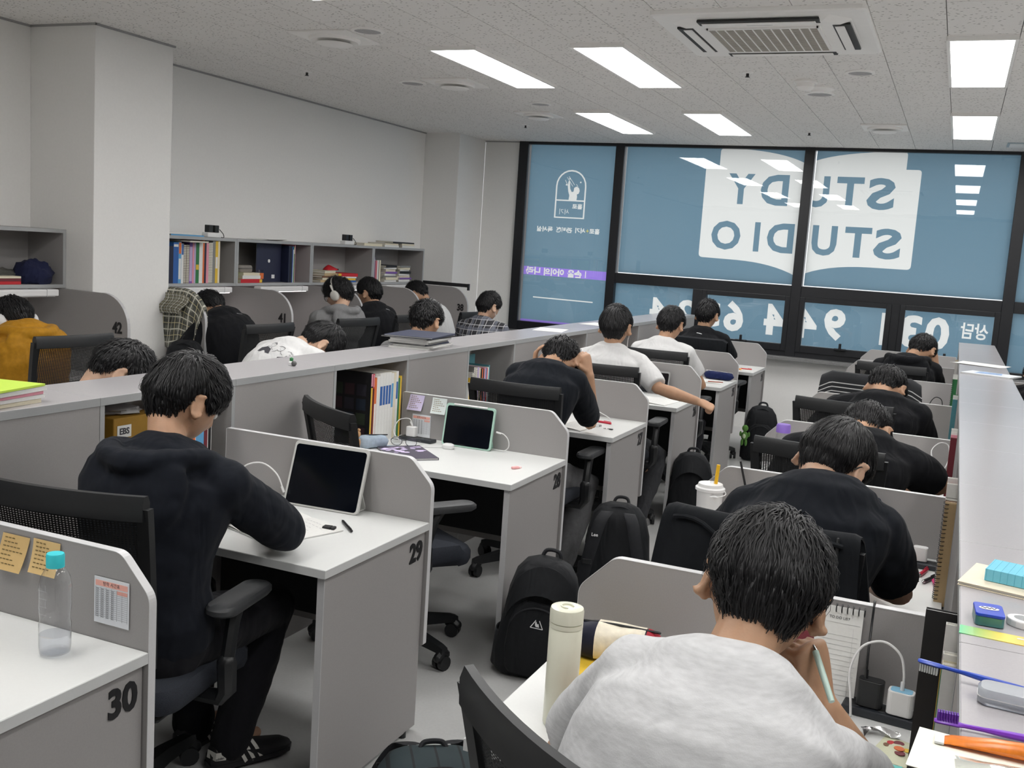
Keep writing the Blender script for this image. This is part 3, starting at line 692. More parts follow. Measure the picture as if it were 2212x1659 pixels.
# ------------------------------------------------------------------ wall row: dividers, wall shelves, desks, lamps
XSH = -3.515; ZS0, ZS1 = 1.226, 1.583; XDV = -2.985
wall_y = [0.735, 1.735, 2.37, 3.345, 4.325, 5.315, 6.30]
def divider(y, label, number=None):
    t = thing('divider_panel', label, 'divider', (XW, y, 0), group='rounded divider panels on the left wall')
    D = XDV-XW; pl = [(0.0, 0.0), (D, 0.0), (D, 1.02)]+arc(D-0.20, 1.02, 0.20, 0, PI/2, 10)[1:]+[(0.0, 1.225)]
    MB().prism(pl, 'y', -0.011, 0.011).build('panel', M_lam, t)
    eb = MB(); n = len(pl)
    path = pl[1:-1]
    for i in range(len(path)-1):
        a, b = V(path[i]), V(path[i+1]); e = (b-a).normalized(); nn = V((e.y, -e.x))
        vs = [(p.x, q, p.y) for q in (-0.0115, 0.0115) for p in (a+nn*0.0003, b+nn*0.0003, b+nn*0.003, a+nn*0.003)]
        eb.add(vs, [(0, 1, 2, 3), (7, 6, 5, 4), (0, 4, 5, 1), (1, 5, 6, 2), (2, 6, 7, 3), (3, 7, 4, 0)])
    eb.build('edge_band', M_edge, t)
    if number: put_text('desk_number', number, 0.092, M_num, t, frame_m((D-0.078, -0.012, 1.018), (1, 0, 0), (0, 0, 1)), extrude=0.002, bold=0.035, sx=0.80)
divider(1.715, 'rounded grey divider panel numbered 42 before the column', '42')
divider(2.385+0.012, 'rounded grey divider panel with a plaid shirt hung over it')
divider(3.345, 'rounded grey divider panel numbered 41', '41'); divider(4.325, 'rounded grey divider panel beside the student with headphones'); divider(5.315, 'rounded grey divider numbered 39, second from the window', '39'); divider(6.30, 'rounded grey divider panel numbered 38, nearest the window', '38')
def wall_shelf(y0, y1, label):
    t = thing('wall_shelf', label, 'shelf', (XW, (y0+y1)/2, ZS0), group='wall shelves above the left desks')
    D = XSH-XW; h = (y1-y0)/2-0.001; H = ZS1-ZS0; th = 0.022
    MB().box((0, -h, H-th), (D, h, H)).build('top_panel', M_lam, t); MB().box((0, -h, 0), (D, h, th)).build('bottom_panel', M_lam, t)
    for s in (-1, 1): MB().box((0, s*h, th), (D-0.0005, s*(h-th), H-th)).build('side_panel', M_lam, t)
    MB().box((0, -h+th, th), (0.01, h-th, H-th)).build('back_panel', M_lam, t)
    e = MB(); e.box((D, -h, 0.0005), (D+0.0015, h, th)); e.box((D, -h, H-th), (D+0.0015, h, H-0.0005))
    for s in (-1, 1): e.box((D-0.0005, s*h, th), (D+0.0015, s*(h-th), H-th))
    e.build('edge_band', M_edge2, t)
    return t
wall_shelf(0.77, 1.733, 'wall shelf left of the column, navy cloth inside')
wall_shelf(2.39, 3.345, 'wall shelf packed with upright books and ring binders')
wall_shelf(3.345, 4.325, 'wall shelf with a big navy folder standing in it'); wall_shelf(4.325, 5.315, 'wall shelf with a low pile topped by a red book'); wall_shelf(5.315, 6.30, 'wall shelf with stacked white books, nearest the window')
M_lampbar = lamp_mat('lit_desk_lamp', (1.0, 0.90, 0.90), 4.0)
M_ldull = mat('lamp_diffuser_off', (0.72, 0.72, 0.72), 0.5, noise_scale=40, noise_amt=0.01)
def lampbar(y0, y1, label, on):
    t = thing('desk_lamp', label, 'lamp', (-3.47, (y0+y1)/2, ZS0), group='white lamp bars under the wall shelves'); h = (y1-y0)/2
    MB().box((-0.035, -h, -0.042), (0.035, h, -0.002)).build('housing', M_whiteplastic, t, bevel=0.006)
    MB().box((-0.026, -h+0.02, -0.0455), (0.026, h-0.02, -0.0405)).build('diffuser', M_lampbar if on else M_ldull, t)
    MB().box((-0.036, h-0.09, -0.043), (0.036, h-0.086, -0.001)).build('end_joint', M_edge, t)
lampbar(0.95, 1.61, 'white lamp bar under the shelf left of the column', False); lampbar(2.62, 3.21, 'white lamp bar under the book-filled wall shelf', True); lampbar(3.55, 4.18, 'white lamp bar under the navy folder shelf', True)
lampbar(4.5, 5.1, 'white lamp bar under the red book shelf', True); lampbar(5.45, 6.1, 'white lamp bar under the shelf nearest the window', True)
def wall_desk(y0, y1, label):
    t = thing('wall_desk', label, 'desk', (XW, (y0+y1)/2, 0), group='desks along the left wall'); h = (y1-y0)/2-0.012
    MB().box((0.0, -h, ZD-0.026), (0.62, h, ZD)).build('desktop', M_white, t, bevel=0.002)
    MB().box((0.04, -h, 0.3), (0.06, h, ZD-0.027)).build('modesty_panel', M_lam, t); MB().box((0.0, -h, ZD), (0.016, h, ZS0-0.003)).build('back_board', mat('pink_glow_board', (0.42, 0.385, 0.385), 0.6, noise_scale=100, noise_amt=0.02), t)  # back board colour has the desk lamps' pink glow tinted into it
wall_desk(0.735, 1.715, 'wall desk of the student in the mustard jacket'); wall_desk(2.397, 3.345, 'wall desk between the plaid shirt and divider 41'); wall_desk(3.345, 4.325, 'wall desk of the student with headphones'); wall_desk(4.325, 5.315, 'wall desk beyond the headphones student'); wall_desk(5.315, 6.30, 'wall desk nearest the window')

t = thing('black_board', 'thin black board standing along the top of divider 38', 'board', (-3.3, 6.335, 1.2265)); MB().box((-0.42, -0.012, 0), (0.30, 0.012, 0.035)).build('board', M_black, t, bevel=0.002); MB().box((0.285, -0.014, -0.03), (0.301, 0.014, 0.036)).build('end_cap', M_black, t)
# ------------------------------------------------------------------ task chairs
def mesh_mat():
    m = bpy.data.materials.new('chair_mesh'); m.use_nodes = True; nt = m.node_tree; nt.nodes.clear()
    out = nt.nodes.new('ShaderNodeOutputMaterial'); d = nt.nodes.new('ShaderNodeBsdfPrincipled'); d.inputs['Base Color'].default_value = (0.010, 0.011, 0.012, 1); d.inputs['Roughness'].default_value = 0.7
    t = nt.nodes.new('ShaderNodeBsdfTransparent'); tc = nt.nodes.new('ShaderNodeTexCoord'); sp = nt.nodes.new('ShaderNodeSeparateXYZ'); nt.links.new(tc.outputs['Object'], sp.inputs[0])
    def saw(sock, fr, wd):
        a = nt.nodes.new('ShaderNodeMath'); a.operation = 'MULTIPLY'; a.inputs[1].default_value = fr; nt.links.new(sock, a.inputs[0])
        f = nt.nodes.new('ShaderNodeMath'); f.operation = 'FRACT'; nt.links.new(a.outputs[0], f.inputs[0])
        l = nt.nodes.new('ShaderNodeMath'); l.operation = 'LESS_THAN'; l.inputs[1].default_value = wd; nt.links.new(f.outputs[0], l.inputs[0]); return l
    l1 = saw(sp.outputs['Z'], 170, 0.42); l2 = saw(sp.outputs['X'], 110, 0.5)
    mu = nt.nodes.new('ShaderNodeMath'); mu.operation = 'MULTIPLY'; nt.links.new(l1.outputs[0], mu.inputs[0]); nt.links.new(l2.outputs[0], mu.inputs[1])
    mx = nt.nodes.new('ShaderNodeMixShader'); nt.links.new(mu.outputs[0], mx.inputs[0]); nt.links.new(d.outputs[0], mx.inputs[1]); nt.links.new(t.outputs[0], mx.inputs[2]); nt.links.new(mx.outputs[0], out.inputs[0])
    return m
M_mesh = mesh_mat()
def make_chair():
    t = thing('task_chair', '', 'chair')
    # seat cushion
    mb = MB(); P = rrect(-0.245, 0.245, -0.22, 0.25, 0.07, 5)
    def ring(z, s): return [V((x*s, y*s+0.015*(1-s), z-(0.02 if y > 0.2 else 0))) for x, y in P]
    mb.rings([ring(0.405, 0.90), ring(0.415, 0.97), ring(0.435, 1.0), ring(0.462, 1.0), ring(0.478, 0.96), ring(0.484, 0.86), ring(0.482, 0.4)])
    mb.build('seat', M_seat, t, smooth=True)
    MB().box((-0.2, -0.19, 0.385), (0.2, 0.20, 0.407)).build('seat_pan', M_plastic, t, bevel=0.01)
    # back frame: top rail, side rails, bottom rail, slightly curved and tilted
    def bk(u, z):      # u -1..1 across
        w = 0.205+0.03*(z-0.55)/0.46; y = -0.235-0.075*((z-0.55)/0.46)**1.3
        return V((u*w, y-0.028*(1-u*u)+0.0, z))
    top = [bk(-1+2*i/12, 0.985) for i in range(13)]
    mb = MB()
    R = []
    for i, p in enumerate(top):
        h = 0.030; d = 0.014
        R.append([p+V(q) for q in ((0, -d, -h), (0, d, -h), (0, d*1.1, h*0.4), (0, d*0.5, h), (0, -d*0.6, h), (0, -d*1.1, h*0.4))])
    mb.rings(R); mb.build('top_rail', M_plastic, t, smooth=True)
    for s in (-1, 1):
        R = []
        for k in range(9):
            z = 0.555+0.43*k/8; p = bk(s*0.985, z); R.append([p+V(q) for q in ((-0.016, -0.012, 0), (0.016, -0.012, 0), (0.016, 0.012, 0), (-0.016, 0.012, 0))])
        MB().rings(R).build('side_rail', M_plastic, t)
    low = [bk(-1+2*i/8, 0.565) for i in range(9)]
    MB().rings([[p+V(q) for q in ((0, -0.012, -0.02), (0, 0.012, -0.02), (0, 0.012, 0.02), (0, -0.012, 0.02))] for p in low]).build('bottom_rail', M_plastic, t)
    mb = MB(); n = 10; vs = []
    for j in range(8):
        for i in range(n+1): vs.append(bk(-0.98+1.96*i/n, 0.57+0.39*j/7)+V((0, 0.002, 0)))
    mb.add(vs, [(j*(n+1)+i, j*(n+1)+i+1, (j+1)*(n+1)+i+1, (j+1)*(n+1)+i) for j in range(7) for i in range(n)])
    mb.build('back_mesh', M_mesh, t)
    MB().tube(smooth_path([(0, -0.05, 0.39), (0, -0.20, 0.385), (0, -0.285, 0.44), (0, -0.29, 0.56), (0, -0.30, 0.66)]), [0.03]*25, 8).build('back_stem', M_plastic, t, smooth=True)
    for s in (-1, 1):
        a = MB(); a.tube([(s*0.16, 0.0, 0.392), (s*0.27, 0.0, 0.392), (s*0.292, -0.005, 0.42), (s*0.292, -0.01, 0.50)], [0.02, 0.024, 0.026, 0.027], 8)
        a.tube([(s*0.292, -0.01, 0.50), (s*0.29, 0.02, 0.60), (s*0.285, 0.045, 0.64)], [0.02, 0.02, 0.024], 8); ar = a.build('arm_post', M_plastic, t, smooth=True)
        P = rrect(-0.042, 0.042, -0.125, 0.145, 0.038, 5); mb = MB()
        mb.rings([[V((s*0.285+x*k, 0.055+y*k, z)) for x, y in P] for z, k in ((0.638, 0.9), (0.646, 1), (0.658, 1), (0.666, 0.93), (0.668, 0.6))]); mb.build('arm_pad', M_armpad, t, smooth=True)
    MB().lathe([(0.03, 0.10), (0.03, 0.26), (0.019, 0.26), (0.019, 0.39)], 14).build('gas_column', M_plastic, t, smooth=True)
    MB().lathe([(0.012, 0.07), (0.05, 0.075), (0.048, 0.12), (0.03, 0.135), (0.005, 0.137)], 16).build('hub', M_plastic, t, smooth=True)
    for k in range(5):
        a = 2*PI*k/5+0.31; d = V((math.cos(a), math.sin(a), 0)); n_ = V((-d.y, d.x, 0))
        L = MB(); R = []
        for r, z, w, h in ((0.03, 0.10, 0.030, 0.028), (0.16, 0.098, 0.024, 0.022), (0.29, 0.082, 0.020, 0.015), (0.315, 0.076, 0.018, 0.012)):
            c = d*r+V((0, 0, z)); R.append([c+n_*w-V((0, 0, h)), c+n_*w*0.8+V((0, 0, h)), c-n_*w*0.8+V((0, 0, h)), c-n_*w-V((0, 0, h))][::-1])
        leg = L.rings(R).build('star_leg', M_plastic, t)
        c = d*0.30+V((0, 0, 0.029)); ca = a+0.7*k; ax = V((math.cos(ca), math.sin(ca), 0))
        w = MB(); w.tube([c-ax*0.024, c-ax*0.006], 0.029, 14, False); w.tube([c+ax*0.006, c+ax*0.024], 0.029, 14, False); w.tube([c+V((0, 0, 0.0)), c+V((0, 0, 0.045))], 0.008, 6, False)
        h = ax.cross(V((0, 0, 1))); w.tube([c-h*0.02+V((0, 0, 0.028)), c+V((0, 0, 0.036)), c+h*0.02+V((0, 0, 0.02))], 0.02, 8)
        w.build('caster', M_plastic, leg, smooth=True)
    return t
chair_proto = None
def chair(x, y, deg, label, arms=True, dz=0.0, lift=0.0):
    """x, y: under the sitter; deg: facing, 0 = towards the window, positive = turned left"""
    global chair_proto
    if chair_proto is None: chair_proto = o = make_chair()
    else: o = copy_tree(chair_proto)
    if not arms:
        for c in [c for c in o.children if c.name.startswith('arm_')]: bpy.data.objects.remove(c)
    if lift:
        for c in o.children:
            if not c.name.startswith(('star_leg', 'hub')): c.location.z += lift
    o.location = (x, y, dz); o.rotation_euler = (0, 0, math.radians(deg))
    tag(o, label, 'chair', 'black mesh-back task chairs'); return o
chair(-0.455, -0.85, 10, 'black mesh-back chair of the student in the black hoodie')
chair(-0.455, 0.57, -34, 'empty black mesh-back chair turned sideways beside desk 29')
chair(-0.37, 1.82, 0, 'black mesh-back chair of the student holding his head')
chair(-0.36, 3.02, 2, 'black mesh-back chair of the white-shirted student reaching out')
chair(-0.37, 4.27, 0, 'black mesh-back chair of the second white-shirted student on the left')
chair(-0.37, 5.58, -4, 'black chair draped in black beside the window desk')
chair(1.265, -1.455, -36, 'nearest black mesh-back chair at the bottom of the picture')
chair(1.16, -0.10, -4, 'black chair with a black jacket hung over its back')
chair(1.135, 1.19, -4, 'black mesh-back chair behind the purple-lidded bottle')
chair(1.10, 2.55, -6, 'black mesh-back chair of the fourth right student, bent low')
chair(1.12, 3.78, -4, 'empty black chair with a striped jacket over its back')
chair(1.18, 5.00, -6, 'black mesh-back chair of the hooded student near the window')
chair(-2.86, 0.93, 86, 'black mesh-back chair of the mustard jacket student', lift=0.055)
chair(-2.90, 2.58, 86, 'black mesh-back chair in front of divider 41', lift=0.04); chair(-2.88, 3.66, 82, 'black mesh-back chair of the grey hoodie student', lift=0.04)
chair(-2.88, 4.45, 86, 'black mesh-back chair of the student beyond the headphones', lift=0.04); chair(-2.80, 5.45, 86, 'black mesh-back chair before divider 38', lift=0.04)
# ------------------------------------------------------------------ people
def skin_mat(name, col):
    m = mat(name, col, 0.5, spec=0.35, noise_scale=30, noise_amt=0.06, bump=0.05, bump_scale=300)
    p = m.node_tree.nodes['Principled BSDF']; p.inputs['Subsurface Weight'].default_value = 0.12; p.inputs['Subsurface Radius'].default_value = (0.012, 0.005, 0.003); p.inputs['Subsurface Scale'].default_value = 0.6
    return m
M_skin = skin_mat('skin', (0.504, 0.297, 0.189)); M_skin2 = skin_mat('skin_fair', (0.576, 0.369, 0.261)); M_skin3 = skin_mat('skin_tan', (0.486, 0.288, 0.18))
M_hair = mat('black_hair', (0.010, 0.0098, 0.011), 0.48, spec=0.32, noise_scale=120, noise_amt=0.3)
M_scalp = mat('scalp_hair', (0.007, 0.007, 0.008), 0.75, spec=0.2, noise_scale=200, noise_amt=0.4, bump=0.5, bump_scale=180)
def cloth(name, col, rough=0.9, amt=0.10, scale=60, bump=0.35, bscale=26, stretch=None):
    m = mat(name, col, rough, spec=0.15, noise_scale=scale, noise_amt=amt, stretch=stretch, sheen=0.03)
    nt = m.node_tree
    if nt.nodes.get('folds'): return m
    p = nt.nodes['Principled BSDF']; tc = nt.nodes.new('ShaderNodeTexCoord'); mp = nt.nodes.new('ShaderNodeMapping'); mp.inputs['Rotation'].default_value = (0.5, 0.6, 0.4); mp.inputs['Scale'].default_value = (1.0, 1.0, 0.32)
    n1 = nt.nodes.new('ShaderNodeTexNoise'); n1.name = 'folds'; n1.inputs['Scale'].default_value = 13; n1.inputs['Detail'].default_value = 1.5; n1.inputs['Distortion'].default_value = 1.2
    n2 = nt.nodes.new('ShaderNodeTexNoise'); n2.inputs['Scale'].default_value = bscale*18; b1 = nt.nodes.new('ShaderNodeBump'); b1.inputs['Strength'].default_value = min(1, bump*1.6); b1.inputs['Distance'].default_value = 0.022
    b2 = nt.nodes.new('ShaderNodeBump'); b2.inputs['Strength'].default_value = 0.12; b2.inputs['Distance'].default_value = 0.002
    nt.links.new(tc.outputs['Object'], mp.inputs[0]); nt.links.new(mp.outputs[0], n1.inputs['Vector']); nt.links.new(tc.outputs['Object'], n2.inputs['Vector'])
    nt.links.new(n1.outputs['Fac'], b1.inputs['Height']); nt.links.new(n2.outputs['Fac'], b2.inputs['Height']); nt.links.new(b1.outputs[0], b2.inputs['Normal']); nt.links.new(b2.outputs[0], p.inputs['Normal'])
    return m
M_black_tee = cloth('black_cotton', (0.0075, 0.008, 0.010)); M_char = cloth('charcoal_cotton', (0.0095, 0.0115, 0.016)); M_hoodie = cloth('black_fleece', (0.0085, 0.0105, 0.016), bump=0.25, bscale=40)
M_white_tee = cloth('white_cotton', (0.66, 0.66, 0.66), amt=0.02); M_heather = cloth('heather_grey_cotton', (0.61, 0.615, 0.625), amt=0.09, scale=90, stretch=(0.5, 0.5, 2.6), bump=0.14)
M_grey_hood = cloth('grey_marl_fleece', (0.22, 0.22, 0.225), amt=0.12, scale=200); M_mustard = cloth('mustard_nylon', (0.42, 0.20, 0.012), 0.6, bump=0.3)
M_trouser = cloth('black_trousers', (0.010, 0.010, 0.013)); M_trouser_grey = cloth('grey_sweatpants', (0.12, 0.12, 0.125), amt=0.1); M_trouser_dark = cloth('dark_grey_trousers', (0.035, 0.036, 0.04)); M_shorts = cloth('white_shorts', (0.7, 0.7, 0.7))
M_eye = mat('eyeball', (0.75, 0.73, 0.7), 0.2, noise_scale=40, noise_amt=0.02); M_iris = mat('iris', (0.02, 0.012, 0.008), 0.2, noise_scale=40, noise_amt=0.1)
M_mask = mat('white_mask', (0.75, 0.75, 0.76), 0.8, noise_scale=100, noise_amt=0.02)

def ik(a, c, l1, l2, pole):
    """middle joint of a two-bone limb from a to c; pole = direction the joint bends to"""
    a, c = V(a), V(c); d = c-a; L = min(d.length, (l1+l2)*0.999); u = d.normalized()
    x = (l1*l1-l2*l2+L*L)/(2*L); h = math.sqrt(max(l1*l1-x*x, 1e-6))
    p = V(pole); p = (p-u*p.dot(u)); p = p.normalized() if p.length > 1e-5 else u.orthogonal()
    return a+u*x+p*h
def head_frame(look, up=(0, 0, 1), roll=0.0):
    f = V(look).normalized(); r = f.cross(V(up)).normalized(); u = r.cross(f)
    if roll: q = Quaternion(f, roll); r = q @ r; u = q @ u
    return Mx((r, f, u)).transposed()           # columns right, forward, up
HA = V((0.077, 0.097, 0.113))
def skull_r(d, a=HA):
    return 1/math.sqrt((d.x/a.x)**2+(d.y/a.y)**2+(d.z/a.z)**2)
def head_geo(mb, H, M, scale=1.0):
    """skull, jaw, face and ears in the head frame"""
    nu, nv = 28, 20; R = []
    for j in range(1, nv):
        th = PI*j/nv; ring = []
        for i in range(nu):
            ph = 2*PI*i/nu; d = V((math.sin(th)*math.cos(ph), math.sin(th)*math.sin(ph), -math.cos(th))); p = d*skull_r(d)
            front = max(0, d.y); low = max(0, -d.z)
            p.x *= 1-0.28*low*low*(0.4+0.6*front); p.y *= 1-0.10*low*(1-front) if d.y < 0 else 1
            if d.y < -0.2 and d.z < -0.3: p.y *= 0.86
            # brow, eye hollows, nose, lips, chin
            f = lambda cx, cz, s: math.exp(-((p.x-cx)**2+(p.z-cz)**2)/(2*s*s)) if d.y > 0 else 0
            p.y += 0.022*f(0, -0.022, 0.011)+0.010*f(0, 0.0, 0.010)+0.006*f(0, -0.057, 0.012)+0.010*f(0, -0.092, 0.018)-0.007*f(0.031, 0.005, 0.012)-0.007*f(-0.031, 0.005, 0.012)+0.004*f(0.03, 0.025, 0.014)+0.004*f(-0.03, 0.025, 0.014)
            ring.append(H+M @ (p*scale))
        R.append(ring)
    b = H+M @ (V((0, 0.02, -HA.z))*scale); t = H+M @ (V((0, 0, HA.z))*scale)
    vs = [p for q in R for p in q]; n = nu; fs = [(k*n+i, k*n+(i+1) % n, (k+1)*n+(i+1) % n, (k+1)*n+i) for k in range(len(R)-1) for i in range(n)]
    vs += [b, t]; ib, it = len(vs)-2, len(vs)-1; L = (len(R)-1)*n
    for i in range(n): fs += [(ib, (i+1) % n, i), (it, L+i, L+(i+1) % n)]
    mb.add(vs, fs)
    for s in (-1, 1):     # ears: rim, lobe, hollow
        Re = Mx.Rotation(s*-0.60, 3, 'Z') @ Mx.Rotation(0.18, 3, 'X')
        c = V((s*0.087, -0.008, -0.012))
        rim = []
        for k in range(11):
            a = -2.3+4.4*k/10; rim.append(H+M @ ((c+Re @ V((s*0.006, -0.017*math.cos(a), 0.030*math.sin(a)+0.002)))*scale))
        mb.tube(rim, [0.006*scale]*11, 7); mb.ball(H+M @ (c*scale), V((0.006, 0.016, 0.026))*scale, M @ Re, 10, 8); mb.ball(H+M @ ((c+V((-s*0.004, 0.006, -0.027)))*scale), V((0.006, 0.009, 0.010))*scale, M @ Re, 8, 6)
def hand_geo(mb, W, fwd, back, side, curl=0.5, spread=0.1, thumb=0.6, sc=1.0):
    """W wrist, fwd towards fingers, back = normal of the back of the hand, side +1 right hand (thumb on -x of hand)"""
    f = V(fwd).normalized(); b = V(back); b = (b-f*b.dot(f)).normalized(); s = f.cross(b)   # s: to the right seen from the back
    tdir = -s*side                                  # thumb side
    cs, us, ws = [], [], []
    for q, w, h in ((-0.015, 0.027, 0.020), (0.01, 0.029, 0.019), (0.04, 0.037, 0.016), (0.07, 0.041, 0.0145), (0.088, 0.039, 0.0125)):
        cs.append(W+f*q*sc); us.append(s*w*sc); ws.append(b*h*sc)
    mb.loft(cs, us, ws, 12)
    for k, (off, L, r) in enumerate(((0.029, 0.072, 0.0088), (0.010, 0.080, 0.0090), (-0.010, 0.075, 0.0086), (-0.028, 0.060, 0.0078))):
        p = W+f*0.082*sc+tdir*off*sc; d = (f+tdir*spread*(off/0.03)).normalized(); pts = [p-d*0.02*sc, p]; ang = 0
        for seg, fr in enumerate((0.45, 0.30, 0.25)):
            ang += curl*(1.0, 1.15, 0.7)[seg]*(1+0.06*k)
            p = p+(d*math.cos(ang)-b*math.sin(ang))*L*fr*sc; pts.append(p)
        mb.tube(pts, [r*sc, r*1.03*sc, r*sc, r*0.92*sc, r*0.8*sc], 8)
    p = W+f*0.022*sc+tdir*0.026*sc; d1 = (f*0.75+tdir*thumb-b*0.35).normalized(); d2 = (f*0.95+tdir*(thumb-0.55)-b*(0.35+0.3*curl)).normalized(); d3 = (f*0.9+tdir*(thumb-0.95)-b*(0.3+0.5*curl)).normalized()
    mb.tube([p-d1*0.015*sc, p+d1*0.035*sc, p+d1*0.035*sc+d2*0.032*sc, p+d1*0.035*sc+d2*0.032*sc+d3*0.026*sc], [0.014*sc, 0.013*sc, 0.0105*sc, 0.008*sc], 8)

def hair_line(phi):
    xs = [0, 0.6, 0.95, 1.15, 1.35, 1.62, 1.85, 2.1, 2.5, 2.8, PI]; ys = [0.22, 0.20, 0.05, -0.10, -0.08, 0.27, 0.24, -0.30, -0.66, -0.74, -0.72]
    return np.interp(np.abs(phi), xs, ys)
def make_hair(root, H, M, org, n=1800, seed=1, vol=1.0, width=0.0021, length=0.05, whorl=(0.15, -0.55, 0.83), nape=0.0, mess=0.8, scale=1.0, under=True):
    rng = np.random.default_rng(seed)
    th = 0.013*vol
    A = np.array(HA)+np.array((th*1.05, th*1.05, th*1.25))
    Mn = np.array(M)
    # cap
    nu, nv = 40, 28; mb = MB(); D = []
    for j in range(nv+1):
        t = PI*j/nv
        for i in range(nu):
            p = 2*PI*i/nu; D.append((math.sin(t)*math.sin(p), math.sin(t)*math.cos(p), math.cos(t)))
    D = np.array(D); phi = np.arctan2(D[:, 0], D[:, 1]); el = np.arcsin(np.clip(D[:, 2], -1, 1)); cut = hair_line(phi)-nape*(np.abs(phi) > 2.0)
    k = np.clip((el-cut)/0.10, 0, 1); k = k*k*(3-2*k); k2 = np.clip((el-cut)/np.where(np.abs(phi) > 1.3, 0.62, 0.4), 0, 1)**0.8
    rs = 1/np.sqrt(((D/np.array(HA))**2).sum(1)); rh = 1/np.sqrt(((D/A)**2).sum(1))
    back_in = np.where((D[:, 1] < -0.2) & (D[:, 2] < -0.3), 0.93, 1.0)
    lump = 1+0.028*np.array([noise.noise(V(d)*4.0+V((seed, 0, 0))) for d in D])
    r = (rs*0.90)*(1-k)+((rs*1.012+(rh*lump-rs*1.012)*k2)*back_in)*k
    P = (D*r[:, None]*scale) @ Mn.T+np.array(H)
    mb.v = [tuple(p) for p in P]
    mb.f = [(j*nu+i, (j+1)*nu+i, (j+1)*nu+(i+1) % nu, j*nu+(i+1) % nu) for j in range(nv) for i in range(nu)]
    cap = mb.build('hair', M_scalp, root, smooth=True, org=org)
    # strands: tapered ribbons that run over the cap away from the whorl
    N = int(n*2.2); d = rng.normal(size=(N, 3)); d /= np.linalg.norm(d, axis=1)[:, None]
    phi = np.arctan2(d[:, 0], d[:, 1]); el = np.arcsin(d[:, 2]); ok = el > hair_line(phi)-nape*(np.abs(phi) > 2.0)+0.06
    d = d[ok][:n]; N = len(d); w = np.array(whorl); w /= np.linalg.norm(w)
    K = 6; L = length*(0.6+0.8*rng.random(N)); pts = []; nor = []
    clump = np.array([[noise.noise(V(q)*7+V((seed*3, 5, 0))), noise.noise(V(q)*7+V((0, seed*2, 9))), noise.noise(V(q)*7+V((4, 0, seed)))] for q in d])
    lift = (0.0035+0.006*rng.random(N))*mess
    cur = d.copy(); alive = np.ones(N); over = rng.random(N)**1.5*0.26; lift = lift*(0.5+1.3*rng.random(N)**2)
    for s in range(K):
        ph_ = np.arctan2(cur[:, 0], cur[:, 1]); el_ = np.arcsin(np.clip(cur[:, 2], -1, 1)); ct_ = hair_line(ph_)-nape*(np.abs(ph_) > 2.0)
        k2 = np.clip((el_-ct_)/np.where(np.abs(ph_) > 1.3, 0.62, 0.4), 0, 1)**0.8
        alive = np.where(el_ < ct_-np.where(np.abs(ph_) > 2.0, 0.02+over, -0.03), 0.10, alive)
        r0 = 1/np.sqrt(((cur/np.array(HA))**2).sum(1))*1.012; rr = 1/np.sqrt(((cur/A)**2).sum(1)); rr = r0+(rr-r0)*k2; bi = np.where((cur[:, 1] < -0.2) & (cur[:, 2] < -0.3), 0.94, 1.0)
        nn = cur/(A**2); nn /= np.linalg.norm(nn, axis=1)[:, None]
        t_ = s/(K-1); h = lift*np.sin(PI*min(1.0, t_*0.95+0.05))-0.0025*(1-t_)+0.001
        pts.append(cur*(rr*bi)[:, None]+nn*h[:, None]); nor.append(nn)
        fl = (cur-w)*0.9+np.array((0, 0, -1))*(0.35+0.5*np.clip(1-cur[:, 2], 0, 2))[:, None]+clump*0.42*mess+rng.normal(size=(N, 3))*0.09*mess
        fl += np.cross(np.broadcast_to(w, cur.shape), cur)*0.40+clump*0.10*s*mess
        fl -= cur*(fl*cur).sum(1)[:, None]; fl /= np.linalg.norm(fl, axis=1)[:, None]+1e-9
        cur = cur+fl*(L/K/0.105*alive)[:, None]; cur /= np.linalg.norm(cur, axis=1)[:, None]
    pts = np.array(pts); nor = np.array(nor)
    vs = []; wr = width*(0.6+0.8*rng.random(N))
    for s in range(K):
        tg = pts[min(s+1, K-1)]-pts[max(s-1, 0)]; tg /= np.linalg.norm(tg, axis=1)[:, None]+1e-9
        sd = np.cross(tg, nor[s]); sd /= np.linalg.norm(sd, axis=1)[:, None]+1e-9
        wd = wr*(1-0.92*(s/(K-1))**2)*(0.7 if s == 0 else 1)
        vs += [pts[s]-sd*wd[:, None], pts[s]+nor[s]*(wd*0.55)[:, None], pts[s]+sd*wd[:, None]]
    vs = np.array(vs).reshape(K*3, N, 3).transpose(1, 0, 2).reshape(-1, 3)
    P = (vs*scale) @ Mn.T+np.array(H)-np.array(org)
    base = np.arange(N)[:, None]*(K*3)
    q = []
    for s in range(K-1):
        for c in (0, 1): q.append((s*3+c, s*3+c+1, s*3+3+c+1, s*3+3+c))
    F = (base[:, :, None]+np.array(q)[None]).reshape(-1, 4)
    me = bpy.data.meshes.new('hair_strands'); me.from_pydata(P.tolist(), [], F.tolist()); me.polygons.foreach_set('use_smooth', [True]*len(me.polygons)); me.materials.append(M_hair)
    so = link('hair_strands', me, None, cap); so['kind'] = 'stuff'
    return cap

def finish(o, voxel, smooth_it=5, disp=0.0, dscale=0.09):
    r = o.modifiers.new('remesh', 'REMESH'); r.mode = 'VOXEL'; r.voxel_size = voxel; r.use_smooth_shade = True
    if smooth_it: s = o.modifiers.new('smooth', 'SMOOTH'); s.factor = 0.5; s.iterations = smooth_it
    if disp:
        tx = bpy.data.textures.get('folds%.2f' % dscale)
        if not tx: tx = bpy.data.textures.new('folds%.2f' % dscale, 'CLOUDS'); tx.noise_scale = dscale; tx.noise_depth = 2
        d = o.modifiers.new('folds', 'DISPLACE'); d.texture = tx; d.strength = disp; d.mid_level = 0.5; d.texture_coords = 'LOCAL'

